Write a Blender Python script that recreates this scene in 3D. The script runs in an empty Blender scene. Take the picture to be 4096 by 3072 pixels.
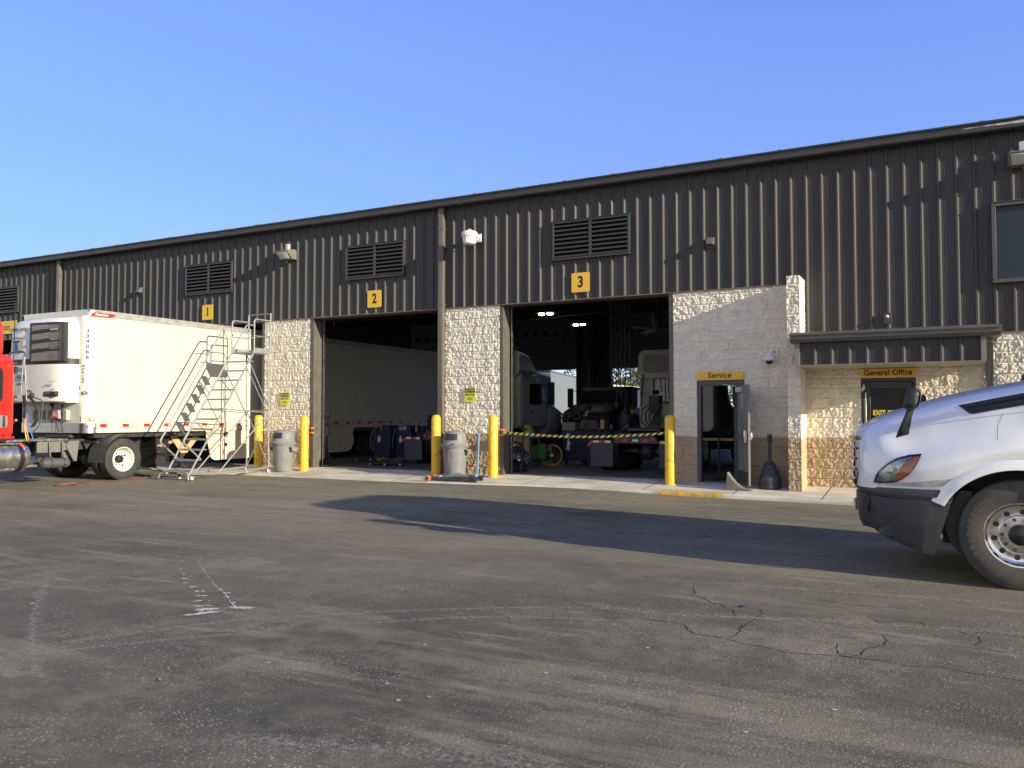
import bpy, bmesh, math, random
import numpy as np
from mathutils import Vector, Matrix, noise as mnoise
R = math.radians
random.seed(7)
sc = bpy.context.scene
COL = sc.collection

# ------------------------------------------------------------------ camera, sky, sun, exposure
cd = bpy.data.cameras.new('camera'); cam = bpy.data.objects.new('camera', cd); COL.objects.link(cam)
cam.location = (0, -17.7, 1.5)
cam.rotation_euler = (R(90 + 2.16), 0, R(27.65))
cd.sensor_width = 36; cd.lens = 36 * 3315 / 4096; cd.clip_start = .05; cd.clip_end = 3000
sc.camera = cam
SUN_TO = Vector((1, -.18, .293)).normalized()          # towards the sun
EL = math.asin(SUN_TO.z); AZ = math.atan2(SUN_TO.x, SUN_TO.y)
w = bpy.data.worlds.new('World'); sc.world = w; w.use_nodes = True
nt = w.node_tree; nt.nodes.clear()
sky = nt.nodes.new('ShaderNodeTexSky'); sky.sky_type = 'NISHITA'; sky.sun_disc = False
sky.sun_elevation = EL; sky.sun_rotation = AZ; sky.air_density = 1.0; sky.dust_density = 0; sky.ozone_density = 4
bg = nt.nodes.new('ShaderNodeBackground'); bg.inputs['Strength'].default_value = .15
wo = nt.nodes.new('ShaderNodeOutputWorld')
# the phone's tone curve flattens the sky: a power and a gain per channel on the sky colour
sp_ = nt.nodes.new('ShaderNodeSeparateColor'); cb_ = nt.nodes.new('ShaderNodeCombineColor'); nt.links.new(sky.outputs[0], sp_.inputs[0])
FILL_R, FILL_G, FILL_B = 2.3, 2.25, 1.7
hs_ = nt.nodes.new('ShaderNodeMath'); hs_.operation = 'SUBTRACT'; hs_.inputs[1].default_value = 5.0; nt.links.new(sp_.outputs[1], hs_.inputs[0])
hz_ = nt.nodes.new('ShaderNodeMath'); hz_.operation = 'MAXIMUM'; hz_.inputs[1].default_value = 0; nt.links.new(hs_.outputs[0], hz_.inputs[0])
for i_, (g_, k_) in enumerate(((.51, 1.02), (.54, 1.215), (.26, 2.9))):
    pw = nt.nodes.new('ShaderNodeMath'); pw.operation = 'POWER'; pw.inputs[1].default_value = g_; nt.links.new(sp_.outputs[i_], pw.inputs[0])
    ml = nt.nodes.new('ShaderNodeMath'); ml.operation = 'MULTIPLY'; ml.inputs[1].default_value = k_; nt.links.new(pw.outputs[0], ml.inputs[0])
    # towards the zenith, above the part the photograph shows, the sky goes on darkening
    dv_ = nt.nodes.new('ShaderNodeMath'); dv_.operation = 'DIVIDE'; dv_.inputs[1].default_value = (.72, 1.47, 2.83)[i_]; nt.links.new(sp_.outputs[i_], dv_.inputs[0])
    mn_ = nt.nodes.new('ShaderNodeMath'); mn_.operation = 'MINIMUM'; mn_.inputs[1].default_value = 1; nt.links.new(dv_.outputs[0], mn_.inputs[0])
    m2_ = nt.nodes.new('ShaderNodeMath'); m2_.operation = 'MULTIPLY'; nt.links.new(ml.outputs[0], m2_.inputs[0]); nt.links.new(mn_.outputs[0], m2_.inputs[1]); ml = m2_
    # near-white light added at the horizon and near the sun to fill shaded walls
    ad_ = nt.nodes.new('ShaderNodeMath'); ad_.operation = 'MULTIPLY_ADD'; ad_.inputs[1].default_value = (FILL_R, FILL_G, FILL_B)[i_]; nt.links.new(hz_.outputs[0], ad_.inputs[0]); nt.links.new(ml.outputs[0], ad_.inputs[2]); nt.links.new(ad_.outputs[0], cb_.inputs[i_])
# pale haze added low in the sky behind the camera to lift shaded walls
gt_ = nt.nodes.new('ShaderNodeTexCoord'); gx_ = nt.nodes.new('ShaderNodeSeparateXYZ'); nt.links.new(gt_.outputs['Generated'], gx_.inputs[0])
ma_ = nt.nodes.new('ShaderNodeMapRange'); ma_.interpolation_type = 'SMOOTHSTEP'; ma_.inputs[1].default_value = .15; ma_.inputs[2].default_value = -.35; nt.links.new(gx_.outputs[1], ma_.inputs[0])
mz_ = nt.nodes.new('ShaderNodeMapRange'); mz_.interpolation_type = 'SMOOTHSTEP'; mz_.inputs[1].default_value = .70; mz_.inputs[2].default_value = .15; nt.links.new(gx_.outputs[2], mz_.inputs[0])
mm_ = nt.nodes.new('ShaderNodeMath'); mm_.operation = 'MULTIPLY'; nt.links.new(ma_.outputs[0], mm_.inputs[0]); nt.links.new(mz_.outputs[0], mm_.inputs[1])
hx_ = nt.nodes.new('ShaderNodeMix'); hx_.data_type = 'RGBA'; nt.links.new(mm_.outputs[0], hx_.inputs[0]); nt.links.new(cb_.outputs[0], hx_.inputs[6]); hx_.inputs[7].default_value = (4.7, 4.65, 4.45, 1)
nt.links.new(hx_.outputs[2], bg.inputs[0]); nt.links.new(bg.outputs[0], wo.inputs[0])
sl = bpy.data.lights.new('sun', 'SUN'); sl.energy = 5; sl.angle = R(.5); sl.color = (1, .89, .66)
sun = bpy.data.objects.new('sun', sl); COL.objects.link(sun); sun.location = (20, -20, 20)
sun.rotation_euler = (-SUN_TO).to_track_quat('-Z', 'Y').to_euler()
sc.view_settings.view_transform = 'Standard'; sc.view_settings.look = 'None'
sc.view_settings.exposure = .7; sc.view_settings.gamma = 1
sc.cycles.max_bounces = 6; sc.cycles.use_denoising = True

# ------------------------------------------------------------------ materials
MATS = {}
def pmat(name, col, rough=.5, metal=0., var=.12, scale=6., bump=0., bscale=60., coat=0., dirt=0., dcol=(.09, .07, .05), spec=.5, dscale=1.7, stretch=None):
    """painted / moulded surface with uneven tone, optional grime and fine bump, all from noise"""
    if name in MATS: return MATS[name]
    m = bpy.data.materials.new(name); m.use_nodes = True; n = m.node_tree.nodes; l = m.node_tree.links
    b = n['Principled BSDF']; b.inputs['Metallic'].default_value = metal; b.inputs['Specular IOR Level'].default_value = spec
    if coat: b.inputs['Coat Weight'].default_value = coat; b.inputs['Coat Roughness'].default_value = .06
    tc = n.new('ShaderNodeTexCoord'); src = tc.outputs['Object']
    if stretch:
        mp = n.new('ShaderNodeMapping'); mp.inputs['Scale'].default_value = stretch; l.new(src, mp.inputs[0]); src = mp.outputs[0]
    nz = n.new('ShaderNodeTexNoise'); nz.inputs['Scale'].default_value = scale; nz.inputs['Detail'].default_value = 6; l.new(src, nz.inputs['Vector'])
    mr = n.new('ShaderNodeMapRange'); mr.inputs[1].default_value = .3; mr.inputs[2].default_value = .7
    mr.inputs[3].default_value = 1 - var; mr.inputs[4].default_value = 1 + var; l.new(nz.outputs[0], mr.inputs[0])
    vm = n.new('ShaderNodeVectorMath'); vm.operation = 'SCALE'; vm.inputs[0].default_value = col; l.new(mr.outputs[0], vm.inputs['Scale'])
    out = vm.outputs[0]
    if dirt:
        n2 = n.new('ShaderNodeTexNoise'); n2.inputs['Scale'].default_value = dscale; n2.inputs['Detail'].default_value = 9; n2.inputs['Roughness'].default_value = .68; l.new(src, n2.inputs['Vector'])
        m2 = n.new('ShaderNodeMapRange'); m2.inputs[1].default_value = .48; m2.inputs[2].default_value = .75; m2.inputs[4].default_value = dirt; l.new(n2.outputs[0], m2.inputs[0])
        mx = n.new('ShaderNodeMix'); mx.data_type = 'RGBA'; l.new(m2.outputs[0], mx.inputs[0]); l.new(out, mx.inputs[6]); mx.inputs[7].default_value = (*dcol, 1); out = mx.outputs[2]
    l.new(out, b.inputs['Base Color'])
    m3 = n.new('ShaderNodeMapRange'); m3.inputs[1].default_value = .3; m3.inputs[2].default_value = .7; m3.inputs[3].default_value = max(.02, rough - .08); m3.inputs[4].default_value = min(1, rough + .08)
    l.new(nz.outputs[0], m3.inputs[0]); l.new(m3.outputs[0], b.inputs['Roughness'])
    if bump:
        n3 = n.new('ShaderNodeTexNoise'); n3.inputs['Scale'].default_value = bscale; n3.inputs['Detail'].default_value = 4; l.new(src, n3.inputs['Vector'])
        bp = n.new('ShaderNodeBump'); bp.inputs['Strength'].default_value = bump; bp.inputs['Distance'].default_value = .01; l.new(n3.outputs[0], bp.inputs['Height']); l.new(bp.outputs[0], b.inputs['Normal'])
    MATS[name] = m; return m
def emat(name, col, s):
    if name in MATS: return MATS[name]
    m = bpy.data.materials.new(name); m.use_nodes = True; b = m.node_tree.nodes['Principled BSDF']
    b.inputs['Base Color'].default_value = (*col, 1); b.inputs['Emission Color'].default_value = (*col, 1); b.inputs['Emission Strength'].default_value = s
    MATS[name] = m; return m
def gmat(name, col=(.02, .025, .03), rough=.03, ior=1.5):
    if name in MATS: return MATS[name]
    m = bpy.data.materials.new(name); m.use_nodes = True; n = m.node_tree.nodes; l = m.node_tree.links
    b = n['Principled BSDF']; b.inputs['Base Color'].default_value = (*col, 1); b.inputs['Roughness'].default_value = rough; b.inputs['IOR'].default_value = ior
    b.inputs['Coat Weight'].default_value = .4 if ior > 1.4 else 0
    MATS[name] = m; return m
def clearglass(name, tint=(.75, .8, .8)):
    if name in MATS: return MATS[name]
    m = bpy.data.materials.new(name); m.use_nodes = True; n = m.node_tree.nodes; l = m.node_tree.links; n.clear()
    o = n.new('ShaderNodeOutputMaterial'); mx = n.new('ShaderNodeMixShader'); t = n.new('ShaderNodeBsdfTransparent'); t.inputs[0].default_value = (*tint, 1)
    g = n.new('ShaderNodeBsdfGlossy'); g.inputs['Roughness'].default_value = .02; f = n.new('ShaderNodeFresnel'); f.inputs[0].default_value = 1.5
    l.new(f.outputs[0], mx.inputs[0]); l.new(t.outputs[0], mx.inputs[1]); l.new(g.outputs[0], mx.inputs[2]); l.new(mx.outputs[0], o.inputs[0])
    MATS[name] = m; return m

BRONZE = pmat('bronze_cladding', (.058, .057, .057), .55, spec=.22, var=.16, scale=1.5, dirt=.4, dcol=(.085, .078, .07), dscale=1.2, stretch=(1, 1, .25))
BRONZE_D = pmat('bronze_trim', (.036, .0355, .037), .45, var=.12, scale=3, dirt=.3, dcol=(.06, .054, .048))
BLOCKW = pmat('cream_block_paint', (.73, .665, .55), .85, var=.09, scale=5, dirt=.22, dcol=(.34, .29, .23), dscale=2.2, spec=.2)
BLOCKT = pmat('tan_block_paint', (.44, .33, .215), .85, var=.12, scale=5, dirt=.3, dcol=(.26, .19, .13), dscale=3, spec=.2)
CONC = pmat('pale_concrete', (.60, .55, .455), .9, var=.16, scale=3, bump=.35, bscale=90, dirt=.75, dcol=(.2, .178, .145), dscale=1.3, spec=.2, stretch=(.5, 1.5, 1))
FLOORM = pmat('oily_shop_floor', (.12, .118, .112), .6, var=.2, scale=2, dirt=.6, dcol=(.03, .03, .03))
YEL = pmat('yellow_enamel', (.80, .47, .02), .42, var=.08, scale=5, dirt=.4, dcol=(.30, .16, .03), dscale=9)
SIGNY = pmat('yellow_sign_sheet', (.78, .47, .03), .4, var=.04)
LIME = pmat('lime_sign_sheet', (.66, .66, .06), .4, var=.05)
BLK = pmat('black_paint', (.012, .012, .013), .45, var=.2)
BLKP = pmat('black_plastic', (.022, .023, .026), .5, var=.2, bump=.15, bscale=300)
RUB = pmat('tyre_rubber', (.028, .027, .026), .78, var=.25, scale=4, dirt=.5, dcol=(.085, .075, .062), dscale=3, bump=.2, bscale=120)
RUBD = pmat('dusty_tyre_rubber', (.055, .05, .045), .8, var=.2, scale=4, dirt=.6, dcol=(.12, .10, .08), dscale=3)
WHT = pmat('white_truck_paint', (.80, .81, .83), .22, var=.03, scale=2, coat=.7, dirt=.12, dcol=(.5, .47, .42), dscale=4)
WHTT = pmat('white_trailer_panel', (.53, .515, .44), .42, var=.05, scale=2, dirt=.35, dcol=(.48, .43, .34), dscale=1.2, stretch=(1, 1, .4))
WHTD = pmat('white_rim_paint', (.72, .70, .64), .4, var=.06, dirt=.25, dcol=(.3, .25, .2), dscale=8)
RED = pmat('red_truck_paint', (.66, .028, .02), .3, var=.05, scale=2, coat=.5)
NAVY = pmat('navy_truck_paint', (.010, .012, .032), .5, var=.1)
ALU = pmat('brushed_aluminium', (.62, .61, .58), .34, 1, var=.12, scale=9, dirt=.25, dcol=(.25, .22, .18), dscale=5)
ALUP = pmat('polished_aluminium', (.72, .70, .66), .2, 1, var=.12, scale=12, dirt=.35, dcol=(.22, .17, .12), dscale=7)
STEEL = pmat('grey_ladder_steel', (.25, .26, .275), .5, .2, var=.18, scale=14, dirt=.4, dcol=(.16, .1, .06), dscale=9)
STEELD = pmat('dark_steel', (.05, .05, .052), .5, .4, var=.25, scale=7, dirt=.4, dcol=(.11, .085, .065), dscale=5)
GREYP = pmat('grey_bin_plastic', (.195, .195, .198), .6, var=.12, scale=5, dirt=.5, dcol=(.14, .12, .1), dscale=3, bump=.1, bscale=200)
GREYF = pmat('grey_door_paint', (.16, .16, .17), .5, var=.08, dirt=.2)
REFR = pmat('red_reflector', (.55, .02, .015), .3, var=.08)
REFW = pmat('white_reflector', (.62, .63, .60), .3, var=.08)
BLUE = pmat('blue_jack_paint', (.10, .25, .42), .4, var=.15, dirt=.5, dcol=(.16, .13, .1), dscale=8)
DBLUE = pmat('dark_blue_paint', (.008, .015, .075), .4, var=.15, dirt=.3)
GREEN = pmat('green_plastic', (.025, .13, .025), .45, var=.1)
ORANGE = pmat('orange_plastic', (.75, .22, .03), .45, var=.08)
CARD = pmat('cardboard', (.36, .21, .07), .8, var=.1)
GLS = gmat('dark_glass'); LENS = clearglass('clear_lens', (.9, .92, .92)); SHOPGL = clearglass('door_glass', (.35, .37, .38))
AMBER = pmat('amber_lens', (.50, .14, .03), .18, var=.1, coat=.5)
CHROME = pmat('chrome', (.8, .8, .8), .1, 1, var=.05)
PINK = pmat('pink_hose', (.55, .2, .16), .5); AIRB = pmat('blue_air_hose', (.05, .18, .5), .5); AIRY = pmat('yellow_air_hose', (.7, .5, .1), .5)
HOSE = pmat('brown_hose', (.16, .055, .04), .6, var=.2)
GREYD = pmat('grey_steel_panel', (.17, .165, .155), .55, .2, var=.2, scale=3, dirt=.5, dcol=(.08, .065, .05), dscale=3)
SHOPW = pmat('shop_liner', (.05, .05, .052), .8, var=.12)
BEIGE = pmat('beige_soffit', (.42, .36, .27), .6, var=.06)
SHOPWHT = pmat('dimmed_white_truck', (.33, .33, .33), .4, var=.06, dirt=.3)  # white truck paint darkened to look dim inside the bays, with some grime
SKIN = pmat('skin', (.36, .2, .13), .55, var=.06); HAIR = pmat('dark_hair', (.012, .01, .009), .6)
SHIRT = pmat('navy_shirt', (.018, .022, .05), .85, var=.2); HIVIS = pmat('hi_vis_vest', (.5, .6, .05), .7); TROUS = pmat('dark_trousers', (.02, .02, .024), .85)
NAVYT = pmat('navy_lettering', (.02, .045, .16), .4); WHTL = pmat('white_lettering', (.7, .7, .68), .5); GOLDL = pmat('yellow_lettering', (.8, .55, .06), .5)

# ------------------------------------------------------------------ mesh helper
def wmat(o):
    m = Matrix.Translation(o.location) @ o.rotation_euler.to_matrix().to_4x4()
    return wmat(o.parent) @ m if o.parent else m
class MB:
    def __init__(s): s.v = []; s.f = []; s.mi = []; s.uv = None; s.M = Matrix(); s.m = 0
    def add(s, vs, fs):
        b = len(s.v); M = s.M
        s.v += [tuple(M @ Vector(p)) for p in vs]
        flip = M.determinant() < 0
        for f in fs:
            f = [i + b for i in f]; s.f.append(f[::-1] if flip else f); s.mi.append(s.m)
        return s
    def box(s, x0, x1, y0, y1, z0, z1):
        return s.add([(x0, y0, z0), (x1, y0, z0), (x1, y1, z0), (x0, y1, z0), (x0, y0, z1), (x1, y0, z1), (x1, y1, z1), (x0, y1, z1)],
                     [(0, 3, 2, 1), (4, 5, 6, 7), (0, 1, 5, 4), (1, 2, 6, 5), (2, 3, 7, 6), (3, 0, 4, 7)])
    def obox(s, c, ax, ay, az):
        """box from centre and three half-extent vectors"""
        c, ax, ay, az = map(Vector, (c, ax, ay, az))
        vs = [c - ax - ay - az, c + ax - ay - az, c + ax + ay - az, c - ax + ay - az, c - ax - ay + az, c + ax - ay + az, c + ax + ay + az, c - ax + ay + az]
        return s.add(vs, [(0, 3, 2, 1), (4, 5, 6, 7), (0, 1, 5, 4), (1, 2, 6, 5), (2, 3, 7, 6), (3, 0, 4, 7)])
    def bar(s, p0, p1, w, h, up=(0, 0, 1)):
        p0, p1 = Vector(p0), Vector(p1); d = p1 - p0; u = Vector(up)
        sd = d.cross(u); sd = sd.normalized() if sd.length > 1e-6 else Vector((1, 0, 0)); un = sd.cross(d).normalized()
        return s.obox((p0 + p1) / 2, d / 2, sd * w / 2, un * h / 2)
    def cyl(s, p0, p1, r0, r1=None, n=16, caps=True):
        r1 = r0 if r1 is None else r1; p0, p1 = Vector(p0), Vector(p1); d = (p1 - p0).normalized()
        a = d.orthogonal().normalized(); b = d.cross(a)
        vs = []
        for p, r in ((p0, r0), (p1, r1)):
            vs += [p + (a * math.cos(2 * math.pi * i / n) + b * math.sin(2 * math.pi * i / n)) * r for i in range(n)]
        fs = [(i, (i + 1) % n, n + (i + 1) % n, n + i) for i in range(n)]
        if caps: fs += [tuple(range(n))[::-1], tuple(range(n, 2 * n))]
        return s.add(vs, fs)
    def tube(s, pts, r, n=8, closed=False, caps=True):
        pts = [Vector(p) for p in pts]; k = len(pts); rs = r if isinstance(r, (list, tuple)) else [r] * k
        vs = []; prev = None
        for i, p in enumerate(pts):
            d = (pts[min(i + 1, k - 1)] - pts[max(i - 1, 0)]) if not closed else (pts[(i + 1) % k] - pts[i - 1])
            d.normalize()
            a = d.orthogonal().normalized() if prev is None else (prev - d * prev.dot(d)).normalized()
            prev = a; b = d.cross(a)
            vs += [p + (a * math.cos(2 * math.pi * j / n) + b * math.sin(2 * math.pi * j / n)) * rs[i] for j in range(n)]
        fs = []
        for i in range(k if closed else k - 1):
            i2 = (i + 1) % k
            fs += [(i * n + j, i * n + (j + 1) % n, i2 * n + (j + 1) % n, i2 * n + j) for j in range(n)]
        if caps and not closed: fs += [tuple(range(n))[::-1], tuple(range((k - 1) * n, k * n))]
        return s.add(vs, fs)
    def lathe(s, prof, c=(0, 0, 0), ax='Z', n=32, a0=0., a1=2 * math.pi):
        """prof: (radius, height along axis)"""
        c = Vector(c); full = abs(a1 - a0 - 2 * math.pi) < 1e-6; k = n if full else n + 1
        E = {'Z': (Vector((1, 0, 0)), Vector((0, 1, 0)), Vector((0, 0, 1))), 'Y': (Vector((0, 0, 1)), Vector((1, 0, 0)), Vector((0, 1, 0))), 'X': (Vector((0, 1, 0)), Vector((0, 0, 1)), Vector((1, 0, 0)))}[ax]
        vs = []
        for r, h in prof:
            for i in range(k):
                t = a0 + (a1 - a0) * i / n
                vs.append(c + (E[0] * math.cos(t) + E[1] * math.sin(t)) * r + E[2] * h)
        fs = []
        for j in range(len(prof) - 1):
            for i in range(n):
                i2 = (i + 1) % k
                fs.append((j * k + i, j * k + i2, (j + 1) * k + i2, (j + 1) * k + i))
        return s.add(vs, fs)
    def prism(s, poly, fn, h0, h1):
        """2D polygon (u,v) pushed from h0 to h1; fn(u,v,h)->xyz"""
        n = len(poly); vs = [fn(u, v, h0) for u, v in poly] + [fn(u, v, h1) for u, v in poly]
        return s.add(vs, [tuple(range(n))[::-1], tuple(range(n, 2 * n))] + [(i, (i + 1) % n, n + (i + 1) % n, n + i) for i in range(n)])
    def loft(s, secs, closed=True, cap0=False, cap1=False):
        n = len(secs[0]); vs = [p for q in secs for p in q]; fs = []
        for i in range(len(secs) - 1):
            for j in range(n if closed else n - 1):
                j2 = (j + 1) % n; fs.append((i * n + j, i * n + j2, (i + 1) * n + j2, (i + 1) * n + j))
        if cap0: fs.append(tuple(range(n))[::-1])
        if cap1: fs.append(tuple(range((len(secs) - 1) * n, len(secs) * n)))
        return s.add(vs, fs)
    def quad(s, a, b, c, d): return s.add([a, b, c, d], [(0, 1, 2, 3)])
    def sphere(s, c, r, n=12, m=8, sq=(1, 1, 1)):
        return s.add([(c[0] + r * sq[0] * math.sin(math.pi * j / m) * math.cos(2 * math.pi * i / n), c[1] + r * sq[1] * math.sin(math.pi * j / m) * math.sin(2 * math.pi * i / n), c[2] + r * sq[2] * math.cos(math.pi * j / m)) for j in range(m + 1) for i in range(n)],
                     [(j * n + i, (j + 1) * n + i, (j + 1) * n + (i + 1) % n, j * n + (i + 1) % n) for j in range(m) for i in range(n)])
    def text(s, body, size, o, xd, yd, depth=.002, bold=0., sx=1., align='CENTER', sp=1., shear=0.):
        cu = bpy.data.curves.new('t', 'FONT'); cu.body = body; cu.size = size; cu.align_x = align; cu.align_y = 'CENTER'; cu.offset = bold; cu.space_character = sp; cu.shear = shear
        cu.resolution_u = 3
        ob = bpy.data.objects.new('t', cu); COL.objects.link(ob)
        dg = bpy.context.evaluated_depsgraph_get(); me = bpy.data.meshes.new_from_object(ob.evaluated_get(dg))
        X, Y = Vector(xd).normalized(), Vector(yd).normalized(); Z = X.cross(Y); o = Vector(o)
        n = len(me.vertices); 
        vs = [o + X * (v.co.x * sx) + Y * v.co.y + Z * depth for v in me.vertices]
        s.add(vs, [tuple(p.vertices) for p in me.polygons])
        bpy.data.objects.remove(ob); bpy.data.meshes.remove(me); bpy.data.curves.remove(cu)
        return s
    def build(s, name, mats, parent=None, smooth=True, ang=38, bevel=0., seg=2):
        me = bpy.data.meshes.new(name); vs = s.v
        if parent is not None:
            inv = wmat(parent).inverted(); vs = [inv @ Vector(p) for p in vs]
        me.from_pydata(vs, [], s.f)
        for m in (mats if isinstance(mats, (list, tuple)) else [mats]): me.materials.append(m)
        me.polygons.foreach_set('material_index', s.mi)
        if s.uv is not None:
            ul = me.uv_layers.new(name='UVMap'); lv = np.empty(len(me.loops), int); me.loops.foreach_get('vertex_index', lv)
            ul.data.foreach_set('uv', np.array(s.uv, float)[lv].ravel())
        if smooth:
            me.polygons.foreach_set('use_smooth', [True] * len(me.polygons)); me.set_sharp_from_angle(angle=R(ang))
        me.update()
        o = bpy.data.objects.new(name, me); COL.objects.link(o)
        if parent is not None: o.parent = parent
        if bevel:
            b = o.modifiers.new('bevel', 'BEVEL'); b.width = bevel; b.segments = seg; b.limit_method = 'ANGLE'; b.angle_limit = R(40)
        return o
def tag(o, label=None, cat=None, group=None, kind=None):
    if label: o['label'] = label
    if cat: o['category'] = cat
    if group: o['group'] = group
    if kind: o['kind'] = kind
    return o
def thing(name, loc, label, cat, rz=0., group=None):
    o = bpy.data.objects.new(name, None); COL.objects.link(o); o.empty_display_size = .2
    o.location = loc; o.rotation_euler = (0, 0, rz); return tag(o, label, cat, group)
def kids(o): return [c for c in COL.objects if c.parent == o]
def dup(o, loc=None, rz=None, label=None, parent=None):
    c = o.copy(); COL.objects.link(c)
    if parent is not None: c.parent = parent
    if loc is not None: c.location = loc
    if rz is not None: c.rotation_euler = (0, 0, rz)
    if label: c['label'] = label
    for k in kids(o): dup(k, parent=c)
    return c
def rpath(pts, r, n=5):
    """polyline with rounded corners"""
    pts = [Vector(p) for p in pts]; out = [pts[0]]
    for i in range(1, len(pts) - 1):
        a, b, c = pts[i - 1], pts[i], pts[i + 1]; d0 = (a - b); d1 = (c - b); t = min(r, d0.length * .45, d1.length * .45)
        p0 = b + d0.normalized() * t; p1 = b + d1.normalized() * t
        for k in range(n + 1):
            u = k / n; out.append(p0 * (1 - u) ** 2 + b * 2 * u * (1 - u) + p1 * u * u)
    out.append(pts[-1]); return out
def crom(ps, n):
    """Catmull-Rom through tuples, n samples per span"""
    ps = [np.array(p, float) for p in ps]; out = []
    for i in range(len(ps) - 1):
        p0 = ps[max(i - 1, 0)]; p1 = ps[i]; p2 = ps[i + 1]; p3 = ps[min(i + 2, len(ps) - 1)]
        for k in range(n):
            t = k / n; out.append(.5 * (2 * p1 + (p2 - p0) * t + (2 * p0 - 5 * p1 + 4 * p2 - p3) * t * t + (3 * p1 - p0 - 3 * p2 + p3) * t ** 3))
    out.append(ps[-1]); return out
def rrect(hw, z0, z1, r, n=4):
    """rounded rectangle section (x,z), counter-clockwise"""
    o = []
    for cx, cz, a in ((hw - r, z1 - r, 0), (-hw + r, z1 - r, 90), (-hw + r, z0 + r, 180), (hw - r, z0 + r, 270)):
        for k in range(n + 1):
            t = R(a + 90 * k / n); o.append((cx + r * math.cos(t), cz + r * math.sin(t)))
    return o
def slab_z(y): return .07 + .075 * y if y < 0 else .07
GZ = -.06
def asph_z(x, y):
    u = min(1, max(0, (x + 7) / 3)); v = min(1, max(0, (y + 5) / 2.5)); u = u * u * (3 - 2 * u); v = v * v * (3 - 2 * v)
    return GZ - .055 * u * v

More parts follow.
